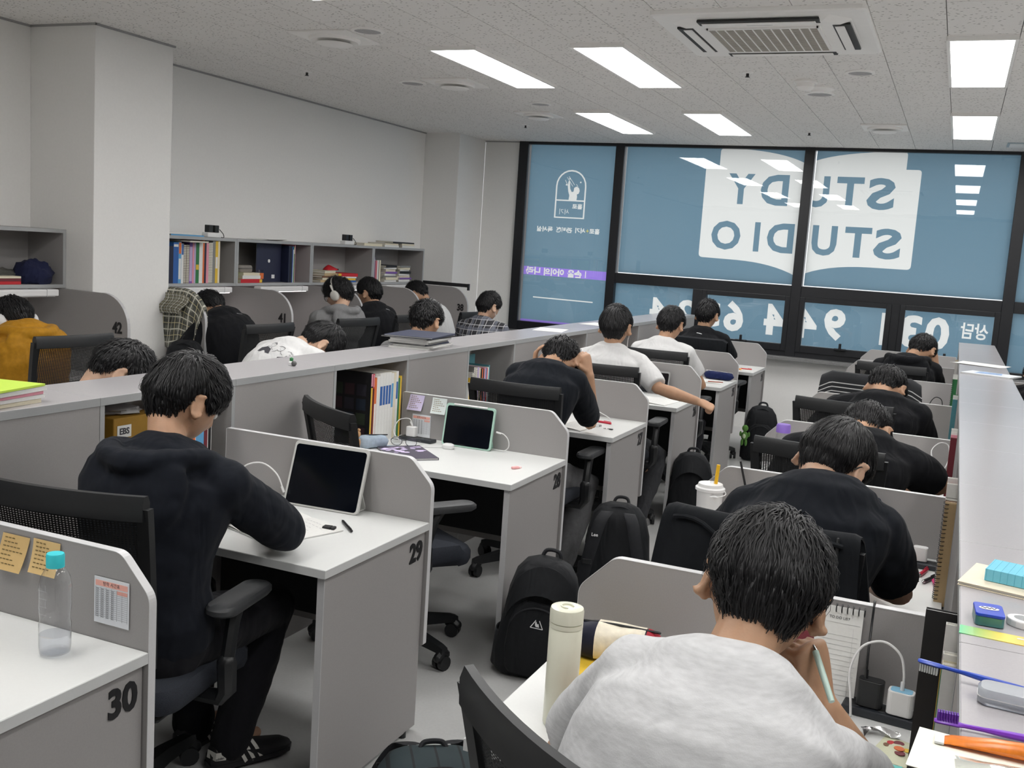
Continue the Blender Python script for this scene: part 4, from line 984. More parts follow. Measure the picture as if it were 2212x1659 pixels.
PEOPLE = {}
def person(key, label, P, N, H, look, face=0.0, roll=0.0, shirt='tee', m_shirt=None, m_legs=None, m_skin=None, hands=None, ankles=None, knees_out=0.05, group='students at their desks',
           hair=None, sh_w=0.178, bulk=1.0, voxel=0.007, sleeve=0.62, hood=False, legs='trousers', shoes=None, fold=0.012, collar=True, hs=1.05, sh_off=None, sh_drop=0.055, sh_fwd=0.03, loose=0.018):
    """P hip centre, N neck base, H skull centre, look = gaze vector, face = heading in degrees (0 = window, + = left)."""
    P, N, H = V(P), V(N), V(H); org = V((P.x, P.y, 0)); a = math.radians(face)
    fw = V((-math.sin(a), math.cos(a), 0)); rt = V((math.cos(a), math.sin(a), 0)); up = V((0, 0, 1))
    m_skin = m_skin or M_skin; m_legs = m_legs or M_trouser
    M = head_frame(look, roll=roll)
    # spine
    L = (N-P).length; c1 = P+up*L*0.38-fw*0.03; tN = (N-P).normalized()*0.6+up*0.2+fw*0.25; tN.normalize(); c2 = N-tN*L*0.35
    bez = lambda t: P*(1-t)**3+c1*3*t*(1-t)**2+c2*3*t*t*(1-t)+N*t**3
    ts = [0, 0.12, 0.28, 0.45, 0.62, 0.76, 0.87, 0.95, 1.0]; hw = [0.165, 0.168, 0.152, 0.157, 0.172, 0.184, 0.178, 0.130, 0.062]; hd = [0.115, 0.118, 0.105, 0.108, 0.118, 0.120, 0.104, 0.080, 0.060]
    cs = [bez(t) for t in ts]; tg = [(bez(min(t+0.04, 1))-bez(max(t-0.04, 0))).normalized() for t in ts]; dp = [t.cross(rt).normalized() for t in tg]   # dp points backwards/forwards
    def torso(mb, inf, stop=len(ts), dsc=1.0, start=0):
        k = range(start, stop)
        mb.loft([cs[i] for i in k], [rt*(hw[i]*bulk+inf) for i in k], [dp[i]*(hd[i]*bulk*dsc+inf) for i in k], 20)
    tn = tg[6]; bk = -fw
    sh = {s: N-tn*sh_drop+rt*s*sh_w*bulk+fw*sh_fwd for s in (-1, 1)}
    for s_, o_ in (sh_off or {}).items(): sh[s_] = sh[s_]+V(o_)
    hands = hands or {}
    arms = {}
    for s in (-1, 1):
        h = hands.get(s, {}); w = V(h.get('wrist', P+fw*0.42+rt*s*0.16+up*(ZD+0.045-P.z)))
        e = V(h['elbow']) if 'elbow' in h else ik(sh[s], w, 0.285, 0.25, h.get('pole', rt*s*0.7-up*0.8-fw*0.3))
        fwd = V(h.get('fwd', (w-e).normalized()*0.8+fw*0.2-up*0.1)); back = V(h.get('back', up+rt*s*0.3))
        arms[s] = (e, w, fwd, back, h)
    hips = {s: P+rt*s*0.092 for s in (-1, 1)}; ankles = ankles or {}; leg = {}
    for s in (-1, 1):
        an = V(ankles.get(s, P+fw*0.40+rt*s*(0.12)+up*(0.085-P.z))); kn = ik(hips[s], an, 0.43, 0.42, fw*1.0+up*0.6+rt*s*knees_out*4); leg[s] = (kn, an)
    # skin body
    mb = MB(); torso(mb, -0.018, len(ts)-1); mb.tube([cs[-3], N], [0.06, 0.058], 12)
    nd = (H-M @ V((0, 0.028, 0.055))*hs); mb.tube([N-tn*0.05, N+(nd-N)*0.35, nd, H-M @ V((0, 0.012, 0.0))], [0.062, 0.053, 0.051, 0.048], 14)
    head_geo(mb, H, M, hs)
    for s in (-1, 1):
        e, w, fwd, back, h = arms[s]; m1 = sh[s]+(e-sh[s])*0.45; m2 = e+(w-e)*0.35
        mb.tube([sh[s]+(e-sh[s])*0.12, m1, e, m2, e+(w-e)*0.75, w], [0.042, 0.043, 0.038, 0.040, 0.031, 0.026], 12)
        hand_geo(mb, w+fwd.normalized()*0.012, fwd, back, s, h.get('curl', 0.45), h.get('spread', 0.12), h.get('thumb', 0.6), h.get('size', 1.0))
        kn, an = leg[s]; mb.tube([hips[s], hips[s]+(kn-hips[s])*0.5, kn, kn+(an-kn)*0.35, an, an-up*0.03], [0.085, 0.072, 0.054, 0.055, 0.036, 0.035], 12)
        mb.tube([an-up*0.04-fw*0.03, an-up*0.045+fw*0.06, an-up*0.05+fw*0.13], [0.026, 0.028, 0.020], 10)
    body = mb.build('person', m_skin, org=org); finish(body, voxel, 3)
    tag(body, label, 'person', group)
    # trousers
    mb = MB(); mb.loft([P-up*0.05-fw*0.02, P+up*0.02-fw*0.02, P+tg[0]*0.10], [rt*0.175*bulk]*3, [fw*0.125*bulk]*3, 18)
    for s in (-1, 1):
        kn, an = leg[s]; hp = hips[s]
        if legs == 'shorts': mb.tube([hp, hp+(kn-hp)*0.5, hp+(kn-hp)*0.88], [0.105, 0.098, 0.092], 14, True)
        else: mb.tube([hp, hp+(kn-hp)*0.5, kn, kn+(an-kn)*0.4, kn+(an-kn)*0.8, an+(an-kn)*0.05], [0.105, 0.092, 0.078, 0.076, 0.066, 0.064] if legs == 'wide' else [0.10, 0.085, 0.068, 0.064, 0.052, 0.050], 14, True)
    tr = mb.build('trousers' if legs != 'shorts' else 'shorts', m_legs, body, org=org); finish(tr, 0.010, 5, 0.014)
    # shirt
    mb = MB(); torso(mb, loose, len(ts)-1 if not collar else len(ts)-1, 1.04)
    if collar: mb.loft([cs[-3], cs[-2], N+tn*0.004], [rt*0.15, rt*(hw[7]*bulk+0.012), rt*0.077], [dp[-3]*0.10, dp[-2]*0.09, dp[-1]*0.073], 18, False)
    fr = {'tee': sleeve, 'long': 0.97, 'hoodie': 0.97}[shirt]
    for s in (-1, 1):
        e, w, fwd, back, h = arms[s]
        fs = h.get('sleeve', fr)
        mb.tube([N-tn*0.012+rt*s*0.045, N-tn*(sh_drop*0.45)+rt*s*sh_w*0.6*bulk+fw*sh_fwd*0.4, sh[s]], [0.046, 0.060*bulk, 0.066*bulk], 14)
        in_ = N-tn*(sh_drop+0.01)+rt*s*sh_w*0.55*bulk+fw*sh_fwd*0.5
        pts = [in_, sh[s]]; rad = [0.07*bulk, 0.068*bulk]
        if shirt == 'tee':
            ep = sh[s]+(e-sh[s])*fs; pts += [sh[s]+(e-sh[s])*fs*0.5, ep]; rad += [0.071*bulk, 0.074*bulk if fs < 0.8 else 0.064]
            mb.tube(pts, rad, 16, False); mb.ball(sh[s], 0.066*bulk)
        else:
            pts += [sh[s]+(e-sh[s])*0.5, e, e+(w-e)*0.5, e+(w-e)*fs]; rad += [0.068*bulk, 0.063, 0.054, 0.043]
            mb.tube(pts, rad, 14, True); mb.ball(sh[s], 0.070*bulk); mb.ball(e, 0.062)
    if hood:
        rim = [N+fw*0.085+rt*-0.075-up*0.045, N+rt*-0.118+fw*0.02+up*0.005, N-fw*0.07-rt*0.125+up*0.03, N-fw*0.155-rt*0.05+up*0.025, N-fw*0.155+rt*0.05+up*0.025, N-fw*0.07+rt*0.125+up*0.03, N+rt*0.118+fw*0.02+up*0.005, N+fw*0.085+rt*0.075-up*0.045]
        mb.tube(smooth_path(rim, 4), [0.034]*29, 10)
        lv = ((0.045, 0.105, 0.030, 0.125), (0.015, 0.150, 0.050, 0.125), (-0.04, 0.168, 0.062, 0.135), (-0.10, 0.158, 0.064, 0.150), (-0.155, 0.128, 0.056, 0.160), (-0.20, 0.085, 0.040, 0.160), (-0.225, 0.03, 0.018, 0.155))
        mb.loft([N+up*q-fw*bk_ for q, w_, d_, bk_ in lv], [rt*w_ for q, w_, d_, bk_ in lv], [fw*d_ for q, w_, d_, bk_ in lv], 20, False)
    if collar == 'shirt':
        mb.tube(smooth_path([N+fw*0.06-rt*0.05-up*0.01, N-rt*0.078+up*0.015, N-fw*0.062+up*0.03, N+rt*0.078+up*0.015, N+fw*0.06+rt*0.05-up*0.01], 4), [0.016]*17, 8)
    shn = 'hoodie' if shirt == 'hoodie' else ('shirt' if collar == 'shirt' else ('t_shirt' if shirt == 'tee' else 'long_sleeve_top'))
    so = mb.build(shn, m_shirt, body, org=org); finish(so, max(voxel, 0.0065), 5 if hood else 9, fold, 0.13)
    # shoes
    for s in (-1, 1):
        kn, an = leg[s]; mb = MB(); R = []
        hb = V(ankles.get((s, 'dir'), fw)).normalized(); sr = hb.cross(up)
        for q, w, h in ((-0.075, 0.020, 0.045), (-0.06, 0.034, 0.062), (-0.01, 0.040, 0.068), (0.05, 0.045, 0.05), (0.12, 0.050, 0.036), (0.17, 0.042, 0.028), (0.195, 0.018, 0.018)):
            c = V((an.x, an.y, an.z-0.085))+hb*q; R.append([c+sr*w, c+sr*w*0.95+up*h*0.8, c+sr*w*0.4+up*h*1.15, c-sr*w*0.4+up*h*1.15, c-sr*w*0.95+up*h*0.8, c-sr*w])
        if sr.cross(up).dot(hb) > 0: R = [r[::-1] for r in R]
        sh_o = mb.rings(R).build('shoe', shoes or M_shoe, body, smooth=True, org=org)
        so_ = MB(); R2 = [[p-up*0.0 for p in (r[0], r[-1])] for r in R]
        PEOPLE[(key, 'shoe', s)] = (sh_o, V((an.x, an.y, an.z-0.085)), hb, sr)
    # eyes
    for s in (-1, 1):
        e = MB(); e.ball(H+M @ (V((s*0.031, 0.080, 0.004))*hs), 0.0115*hs, None, 12, 8); eo = e.build('eye', M_eye, body, smooth=True, org=org)
        e = MB(); e.ball(H+M @ (V((s*0.031, 0.0895, 0.003))*hs), V((0.005, 0.003, 0.005))*hs, M, 10, 6); e.build('iris', M_iris, eo, smooth=True, org=org)
    make_hair(body, H, M, org, scale=hs, **(hair or {}))
    PEOPLE[key] = dict(body=body, org=org, H=H, M=M, N=N, P=P, sh=sh, arms=arms, fw=fw, rt=rt, leg=leg, shirt=so, tn=tn)
    return body
M_shoe = mat('black_shoe', (0.012, 0.012, 0.014), 0.45, noise_scale=60, noise_amt=0.1); M_shoe_grey = mat('grey_shoe', (0.18, 0.18, 0.18), 0.7, noise_scale=60, noise_amt=0.1); M_shoe_beige = mat('beige_shoe', (0.5, 0.42, 0.32), 0.7, noise_scale=60, noise_amt=0.05)
down = lambda yaw, pitch: (-math.sin(math.radians(yaw))*math.cos(math.radians(pitch)), math.cos(math.radians(yaw))*math.cos(math.radians(pitch)), -math.sin(math.radians(pitch)))

# left block, window-facing
person('p29', 'student in a black hoodie bent over desk 29, back to the viewer', (-0.40, -0.86, 0.55), (-0.39, -0.80, 1.02), (-0.425, -0.70, 1.168), down(-16, 34), face=4, shirt='hoodie', m_shirt=M_hoodie, hood=True, voxel=0.006, bulk=1.04, loose=0.026, fold=0.022, sh_w=0.175,
       hands={1: dict(wrist=(-0.33, -0.42, 0.775), elbow=(-0.175, -0.56, 0.805), fwd=(-0.9, 0.35, -0.15)), -1: dict(wrist=(-0.50, -0.40, 0.775))}, ankles={1: (-0.385, -0.50, 0.10), -1: (-0.58, -0.45, 0.085), (1, 'dir'): (0.45, 0.9, 0)}, legs='wide',
       hair=dict(n=5200, seed=3, vol=1.35, width=0.0017, length=0.062, nape=0.03))
person('p27', 'student in a black t-shirt holding his head in both hands', (-0.37, 1.66, 0.55), (-0.305, 1.745, 1.055), (-0.29, 1.89, 1.10), down(2, 70), m_shirt=M_char, bulk=0.98, sh_w=0.158, sleeve=0.86, loose=0.024, voxel=0.006, m_legs=M_trouser_grey, legs='wide', sh_drop=0.04,
       hands={1: dict(wrist=(-0.150, 1.95, 1.035), elbow=(-0.150, 2.03, 0.775), fwd=(-0.22, -0.12, 0.9), back=(0.85, -0.35, 0.3), curl=0.70, thumb=0.7), -1: dict(wrist=(-0.455, 1.96, 1.02), elbow=(-0.44, 2.04, 0.775), fwd=(0.04, -0.10, 0.9), back=(-0.8, -0.3, 0.2), curl=0.40, thumb=0.9)},
       ankles={1: (-0.18, 1.84, 0.085), -1: (-0.48, 1.9, 0.085)}, shoes=M_shoe, hair=dict(n=2200, seed=5, vol=1.1, length=0.035, mess=0.9, nape=0.25))
person('p26', 'student in a white t-shirt with one arm stretched over the desk edge', (-0.38, 2.94, 0.55), (-0.37, 2.97, 1.06), (-0.365, 3.0, 1.215), down(2, 8), m_shirt=M_white_tee, m_legs=M_trouser_dark, m_skin=M_skin, loose=0.024,
       hands={1: dict(wrist=(0.165, 3.05, 0.815), elbow=(-0.04, 2.90, 0.885), fwd=(0.85, 0.2, -0.3), back=(0.25, -0.4, 0.85), curl=1.15, sleeve=0.92), -1: {}}, ankles={1: (-0.12, 3.02, 0.085)}, shoes=M_shoe_grey, hair=dict(n=2200, seed=8, vol=1.5, length=0.062, mess=0.5, nape=0.05))
person('p25', 'student in a white t-shirt, second on the left from the window', (-0.40, 4.16, 0.55), (-0.385, 4.22, 1.03), (-0.36, 4.29, 1.175), down(-8, 22), m_shirt=M_white_tee, m_legs=M_trouser, ankles={1: (-0.15, 4.3, 0.085)}, shoes=M_shoe_beige, hair=dict(n=1800, seed=11, vol=1.35, length=0.05))
person('p24', 'student in a black t-shirt, nearest the window on the left', (-0.42, 5.46, 0.55), (-0.40, 5.50, 1.05), (-0.385, 5.56, 1.198), down(-10, 14), m_shirt=M_black_tee, hair=dict(n=1600, seed=13, vol=1.35))
# right block
person('r1', 'nearest student in a pale grey t-shirt, cheek resting on his fist', (1.17, -1.60, 0.56), (1.262, -1.415, 1.022), (1.284, -1.29, 1.128), down(15, 44), face=-8, roll=0.24, m_shirt=M_heather, m_skin=M_skin3, voxel=0.0045, bulk=0.98, sh_w=0.150, sleeve=0.74, loose=0.020, fold=0.016, sh_drop=0.06, hs=1.04, sh_off={1: (-0.012, 0.02, -0.045), -1: (0.0, 0.0, 0.01)},
       hands={1: dict(wrist=(1.388, -1.25, 0.945), elbow=(1.478, -1.14, 0.765), fwd=(-0.26, -0.10, 0.9), back=(0.80, -0.50, 0.15), curl=1.2, thumb=0.35, size=0.98), -1: dict(wrist=(1.06, -1.05, 0.775))}, ankles={1: (1.25, -1.15, 0.085), -1: (1.02, -1.15, 0.085)},
       hair=dict(n=9500, seed=21, vol=1.45, width=0.0012, length=0.066, mess=1.0, nape=0.26))
person('r2', 'student in a black t-shirt and glasses bent over the second right desk', (1.16, -0.20, 0.56), (1.243, -0.19, 1.062), (1.255, -0.05, 1.122), down(-16, 50), roll=0.18, m_shirt=M_char, m_skin=M_skin2, voxel=0.0055, bulk=1.02, sh_w=0.165, sleeve=0.85, loose=0.024, fold=0.02, sh_drop=0.075,
       hands={1: dict(wrist=(1.33, 0.16, 0.775), elbow=(1.46, -0.06, 0.80)), -1: {}}, hair=dict(n=4200, seed=23, vol=1.3, width=0.0015, length=0.062, mess=0.5, nape=0.06))
person('r3', 'student in a black t-shirt slumped low over the third right desk', (1.14, 1.06, 0.55), (1.225, 1.13, 0.985), (1.245, 1.26, 1.03), down(-12, 78), m_shirt=M_black_tee, bulk=1.12, sh_w=0.185, sleeve=0.85, loose=0.028, legs='shorts', m_legs=M_shorts, knees_out=0.25,
       hands={1: dict(wrist=(1.40, 1.42, 0.775), elbow=(1.535, 1.22, 0.86)), -1: dict(wrist=(1.1, 1.42, 0.775))}, hair=dict(n=2600, seed=25, vol=0.95, length=0.045, mess=0.6))
person('r4', 'student in a black t-shirt bent low over the fourth right desk', (1.15, 2.40, 0.55), (1.22, 2.46, 1.00), (1.235, 2.60, 1.06), down(-14, 66), m_shirt=M_black_tee, bulk=1.08, hair=dict(n=2000, seed=27, vol=1.1))
person('r6', 'student in a black hooded top shading his eyes near the window', (1.24, 4.88, 0.55), (1.24, 4.96, 1.02), (1.325, 5.08, 1.105), down(-24, 50), shirt='tee', sleeve=0.8, m_shirt=M_black_tee, hood=True, hands={1: dict(wrist=(1.435, 5.13, 0.99), elbow=(1.46, 5.10, 0.80), fwd=(-0.15, -0.1, 0.9), back=(0.8, -0.2, 0.1), curl=0.5)}, hair=dict(n=1500, seed=29))
person('rr', 'student beyond the right shelf, only the top of the head in view', (2.12, 4.2, 0.55), (2.10, 4.25, 0.98), (2.06, 4.36, 1.075), down(10, 50), m_shirt=M_black_tee, hair=dict(n=900, seed=31), voxel=0.009)
# row hidden behind the long shelf
person('l1', 'student whose bowed head shows above the shelf at far left', (-1.40, -0.32, 0.52), (-1.36, -0.20, 0.955), (-1.312, -0.05, 1.092), down(-34, 56), m_shirt=M_char, m_skin=M_skin2, hair=dict(n=2600, seed=33, vol=1.2, length=0.045))
person('l2', 'student in a white t-shirt with a line-drawn print, head down', (-1.72, 1.22, 0.56), (-1.60, 1.43, 1.055), (-1.515, 1.56, 1.085), down(-40, 66), face=-14, m_shirt=M_white_tee, m_skin=M_skin2, bulk=1.06, hair=dict(n=2200, seed=35, vol=1.1, length=0.055, mess=0.5, nape=0.15))
person('l3', 'student in grey behind the stack of folders on the shelf', (-1.52, 2.50, 0.52), (-1.51, 2.56, 1.02), (-1.49, 2.66, 1.165), down(-4, 26), m_shirt=M_grey_hood, hair=dict(n=1800, seed=37, vol=1.2, mess=1.2))
M_plaid2 = stripes_mat('black_white_check', (0.02, 0.02, 0.025), [('X', 22, 0.1, 0.12, (0.5, 0.5, 0.52), 0.8), ('X', 11, 0.45, 0.25, (0.15, 0.16, 0.2), 0.7), ('Z', 22, 0.3, 0.12, (0.5, 0.5, 0.52), 0.8), ('Z', 11, 0.6, 0.25, (0.15, 0.16, 0.2), 0.6)], coord='Object')
person('l4', 'student in a black and white checked shirt by the window corner', (-2.18, 4.9, 0.52), (-2.17, 4.93, 1.0), (-2.15, 5.0, 1.14), down(-24, 18), shirt='long', collar='shirt', m_shirt=M_plaid2, m_skin=M_skin2, hair=dict(n=1600, seed=39, vol=1.15))
# wall row, facing the left wall
person('w42', 'student in a mustard jacket wearing white headphones', (-2.86, 0.90, 0.58), (-2.94, 0.92, 1.03), (-3.05, 0.965, 1.10), down(84, 46), face=80, shirt='hoodie', m_shirt=M_mustard, hood=True, bulk=1.1, fold=0.02, loose=0.03, hands={-1: dict(wrist=(-3.32, 0.78, 0.78)), 1: dict(wrist=(-3.32, 1.10, 0.78))}, hair=dict(n=1600, seed=41))
person('w41', 'student in a black t-shirt leaning in under the wall shelf', (-2.88, 2.60, 0.58), (-3.05, 2.63, 1.05), (-3.19, 2.68, 1.105), down(84, 56), face=86, m_shirt=M_black_tee, bulk=1.12, loose=0.026, hands={-1: dict(wrist=(-3.3, 2.52, 0.78)), 1: dict(wrist=(-3.3, 2.85, 0.78))}, hair=dict(n=1500, seed=43))
person('w40', 'student in a grey hoodie with pale headphones and glasses', (-2.86, 3.72, 0.58), (-2.89, 3.80, 1.065), (-2.95, 3.90, 1.20), down(96, 26), face=76, shirt='hoodie', m_shirt=M_grey_hood, m_skin=M_skin2, hood=True, hands={-1: dict(wrist=(-3.18, 3.94, 0.93), elbow=(-3.12, 3.76, 0.78), fwd=(-0.4, 0.5, 0.6), curl=0.9), 1: dict(wrist=(-3.25, 4.10, 0.78))}, hair=dict(n=2200, seed=45, vol=1.35, mess=1.4))
person('w39', 'student in a black t-shirt beyond the headphones student', (-2.90, 4.45, 0.58), (-2.98, 4.47, 1.06), (-3.05, 4.52, 1.195), down(88, 12), face=76, m_shirt=M_black_tee, bulk=1.1, hands={-1: dict(wrist=(-3.35, 4.45, 0.78)), 1: dict(wrist=(-3.35, 4.75, 0.78))}, hair=dict(n=1500, seed=47))
person('w38', 'student in a white t-shirt mostly hidden behind divider 39', (-2.96, 5.76, 0.58), (-3.12, 5.70, 1.055), (-3.24, 5.70, 1.155), down(92, 46), face=84, m_shirt=M_white_tee, hands={-1: dict(wrist=(-3.3, 5.55, 0.78)), 1: dict(wrist=(-3.3, 5.9, 0.78))}, hair=dict(n=1200, seed=49), voxel=0.009)
# ------------------------------------------------------------------ books and shelf contents
def col_mat(name, rgb, rough=0.5): return mat('paint_'+name, S(*rgb), rough, noise_scale=90, noise_amt=0.03)
CLR = dict(white=(225, 225, 222), cream=(222, 214, 190), blue=(45, 95, 165), navy=(28, 34, 60), sky=(95, 160, 205), green=(48, 120, 70), lime=(190, 220, 80), yellow=(222, 185, 60), orange=(215, 110, 55), red=(190, 35, 45), pink=(222, 150, 165), purple=(120, 85, 160), lilac=(185, 170, 205), black=(22, 22, 24), grey=(130, 130, 128), brown=(120, 85, 60), teal=(80, 140, 150), maroon=(110, 40, 50), tan=(190, 165, 125), mint=(170, 215, 205))
ORD = ['first', 'second', 'third', 'fourth', 'fifth', 'sixth', 'seventh', 'eighth', 'ninth', 'tenth', 'eleventh', 'twelfth', 'thirteenth']
def book(x, y, z, t, h, d, rz, colour, label, group, tilt=0.0, flat=False, strip=None, spiral=False, soft=True, name='book', cover_rgb=None, pages='cream', roll=0.0):
    """spine along local +x, thickness along local y, height along z; origin bottom centre. flat: lies on its cover."""
    cm = col_mat(colour, CLR[colour]) if cover_rgb is None else mat('cover_%d_%d_%d' % cover_rgb, S(*cover_rgb), 0.5, noise_scale=90, noise_amt=0.04)
    bd = 0.0012 if soft else 0.0028
    mb = MB(); mb.box((-d/2, -t/2, 0), (d/2, -t/2+bd, h)); mb.box((-d/2, t/2-bd, 0), (d/2, t/2, h)); 
    if not spiral: mb.box((d/2-bd, -t/2+bd, 0), (d/2, t/2-bd, h))
    me = mb.mesh('cover'); me.materials.append(cm); o = link(name, me)
    p = MB().box((-d/2+0.003, -t/2+bd, 0.002), (d/2-bd-0.0005, t/2-bd, h-0.003)).build('pages', M_paper if pages == 'white' else mat('book_pages', (0.66, 0.63, 0.55), 0.85, noise_scale=300, noise_amt=0.08), o)
    if strip:
        for (c2, z0, z1) in strip: MB().box((d/2, -t/2+min(0.003, t*0.2), h*z0), (d/2+0.0006, t/2-min(0.003, t*0.2), h*z1)).build('spine_label', col_mat(c2, CLR[c2]), o)
    if spiral:
        mb = MB(); n = int(h/0.012)
        for k in range(n):
            zz = 0.008+k*0.012; pts = [(d/2-0.004+0.008*math.cos(a), (t/2+0.003)*math.sin(a), zz) for a in [2*PI*q/8 for q in range(9)]]; mb.tube(pts, 0.0011, 5, False)
        mb.build('spiral_binding', M_plastic if colour not in ('white', 'grey') else M_steel, o)
    if flat: o.matrix_world = Mx.Translation((x, y, z+t/2)) @ rotz(rz) @ Mx.Rotation(PI/2, 4, 'X') @ Mx.Translation((0, 0, -h/2))
    else: o.matrix_world = Mx.Translation((x, y, z)) @ rotz(rz) @ Mx.Rotation(tilt, 4, 'X') @ Mx.Rotation(roll, 4, 'Y')
    return tag(o, label, 'book', group)
def row(x, y0, z, items, rz, where, group, step=1, gapx=0.0008, tk=1.0):
    """items: (colour, thickness, height, depth, opts); stands them side by side from y0 along +y (step=1) ; spine faces local +x turned by rz"""
    y = y0; cnt = {}; items = [(i[0], i[1]*tk)+tuple(i[2:]) for i in items]
    tot = {}
    for it in items: tot[it[0]] = tot.get(it[0], 0)+1
    for it in items:
        c, t, h, d = it[:4]; op = it[4] if len(it) > 4 else {}
        cnt[c] = cnt.get(c, 0)+1; kind = 'ring-bound notebook' if op.get('spiral') else ('slim book' if t < 0.014 else 'thick book')
        nm = f'{c} {kind} {where}' if tot[c] == 1 else f'{ORD[cnt[c]-1]} {c} {kind} {where}'
        xo = op.pop('dx', 0.0) if 'dx' in op else 0.0
        xc = x-(d/2 if abs(rz) < 0.1 else -d/2)+xo
        book(xc, y+step*t/2, z, t, h, d, rz, c, nm, group, **op); y += step*(t+gapx)
    return y
G = 'books in the left wall shelves'; zf = ZS0+0.0225
# packed wall shelf (behind the column to divider 41): spines face +x
row(XSH-0.012, 2.62, zf, [('grey', 0.012, 0.23, 0.18, dict(spiral=True)), ('navy', 0.03, 0.26, 0.19), ('blue', 0.035, 0.285, 0.20, dict(strip=[('white', 0.9, 0.96)])), ('sky', 0.02, 0.29, 0.20, dict(strip=[('orange', 0.72, 0.99), ('white', 0.1, 0.6)])), ('white', 0.016, 0.28, 0.20, dict(strip=[('blue', 0.72, 0.99)])), ('brown', 0.02, 0.275, 0.20, dict(spiral=True)), ('cream', 0.02, 0.275, 0.20, dict(spiral=True)), ('purple', 0.022, 0.29, 0.2, dict(strip=[('lilac', 0.05, 0.9)])), ('pink', 0.012, 0.30, 0.21), ('lilac', 0.012, 0.30, 0.21), ('green', 0.024, 0.305, 0.21, dict(strip=[('yellow', 0.32, 0.44)])), ('white', 0.026, 0.30, 0.21), ('orange', 0.012, 0.31, 0.21), ('navy', 0.014, 0.305, 0.21), ('pink', 0.018, 0.305, 0.21), ('white', 0.03, 0.30, 0.21, dict(spiral=True)), ('grey', 0.02, 0.31, 0.21), ('yellow', 0.02, 0.31, 0.21, dict(strip=[('white', 0.35, 0.62)])), ('cream', 0.014, 0.31, 0.21)], 0, 'in the packed wall shelf', G, tk=1.42)
book(-3.60, 2.87, ZS0+0.315, 0.014, 0.28, 0.2, PI/2, 'black', 'black flat tray lying over the upright books in the packed wall shelf', G, flat=True)
# shelf with the navy folder
row(XSH-0.02, 3.37, zf, [('lime', 0.012, 0.29, 0.2, dict(strip=[('black', 0.0, 0.7)]))], 0, 'at the left end of the navy folder shelf', G)
o = book(-3.545, 3.84, zf, 0.006, 0.31, 0.32, -PI/2, 'navy', 'big navy folder with a round button facing out of the wall shelf', G, name='folder', cover_rgb=(32, 36, 62))
for nm_, f in (('button', lambda m: m.tube([(0.0, -0.003, 0.17), (0.0, -0.006, 0.17)], 0.014, 14, False)), ('barcode_label', lambda m: m.box((0.04, -0.0038, 0.03), (0.08, -0.0032, 0.06)))):
    mb = MB(); f(mb); mb.build(nm_, M_whiteplastic, o)
o.matrix_world = Mx.Translation((-3.60, 3.85, zf)) @ rotz(PI/2)
row(XSH-0.02, 4.03, zf, [('navy', 0.02, 0.30, 0.21), ('black', 0.012, 0.30, 0.21), ('navy', 0.016, 0.29, 0.21), ('blue', 0.010, 0.295, 0.21), ('white', 0.008, 0.27, 0.21), ('green', 0.012, 0.295, 0.21, dict(strip=[('cream', 0.8, 0.98)])), ('pink', 0.006, 0.31, 0.21)], 0, 'right of the navy folder', G)
for k, (c, t, w) in enumerate((('red', 0.03, 0.26), ('white', 0.026, 0.22), ('cream', 0.02, 0.2))):
    book(-3.61, 3.54, zf+(0, 0.031, 0.058)[k], t, w, 0.18, 0, c, f'{c} book lying in the stack on the navy folder shelf', G, flat=True, strip=[('yellow', 0.0, 0.12)] if c == 'red' else None)
t = thing('pencil_case', 'grey hard pencil case on top of the small book stack in the wall shelf', 'case', (-3.60, 3.52, zf+0.0785)); mb = MB(); P_ = rrect(-0.09, 0.09, -0.045, 0.045, 0.03); mb.rings([[V((y * 0.9, x * 0.9, 0)) for x, y in P_][::-1], [V((y, x, 0.01)) for x, y in P_][::-1], [V((y, x, 0.04)) for x, y in P_][::-1], [V((y*0.85, x*0.9, 0.055)) for x, y in P_][::-1]]); mb.build('body', mat('taupe_case', (0.22, 0.2, 0.18), 0.6, noise_scale=60, noise_amt=0.05), t, smooth=True); MB().box((-0.047, -0.092, 0.03), (0.047, 0.092, 0.033)).build('zip', M_plastic, t)
t = thing('storage_cup', 'small clear cup with an orange band in the wall shelf', 'cup', (-3.57, 3.70, zf)); MB().lathe([(0.022, 0), (0.028, 0.002), (0.032, 0.10), (0.030, 0.10), (0.025, 0.006), (0.002, 0.005)], 18).build('cup_body', M_glass_c if 'M_glass_c' in globals() else glass_mat('clear_plastic', (0.93, 0.93, 0.94), 1.45, 0.05, 1.2), t, smooth=True); MB().lathe([(0.029, 0.03), (0.0325, 0.03), (0.0335, 0.075), (0.030, 0.075)], 18).build('band', col_mat('orange', CLR['orange']), t, smooth=True)
# red-book shelf
for k, (c, tt, w, dy) in enumerate((('tan', 0.02, 0.26, 0.0), ('cream', 0.018, 0.25, 0.01), ('brown', 0.016, 0.25, -0.01), ('tan', 0.022, 0.26, 0.015), ('cream', 0.02, 0.24, 0.0))):
    book(-3.62, 4.62+dy, zf+[0, 0.021, 0.04, 0.057, 0.080][k], tt, w, 0.18, 0.05*k, c, f'{["bottom","fourth","middle","second","top"][k]} worn {c} book of the left pile in the red book shelf', G, flat=True)
for k, (c, tt, w) in enumerate((('blue', 0.016, 0.24), ('yellow', 0.018, 0.22), ('white', 0.014, 0.24), ('red', 0.028, 0.27))):
    book(-3.61, 4.92, zf+[0, 0.017, 0.036, 0.051][k], tt, w, 0.18, -0.04*k, c, f'{c} book of the right pile in the red book shelf', G, flat=True, strip=[('yellow', 0.85, 1.0)] if c == 'red' else None)
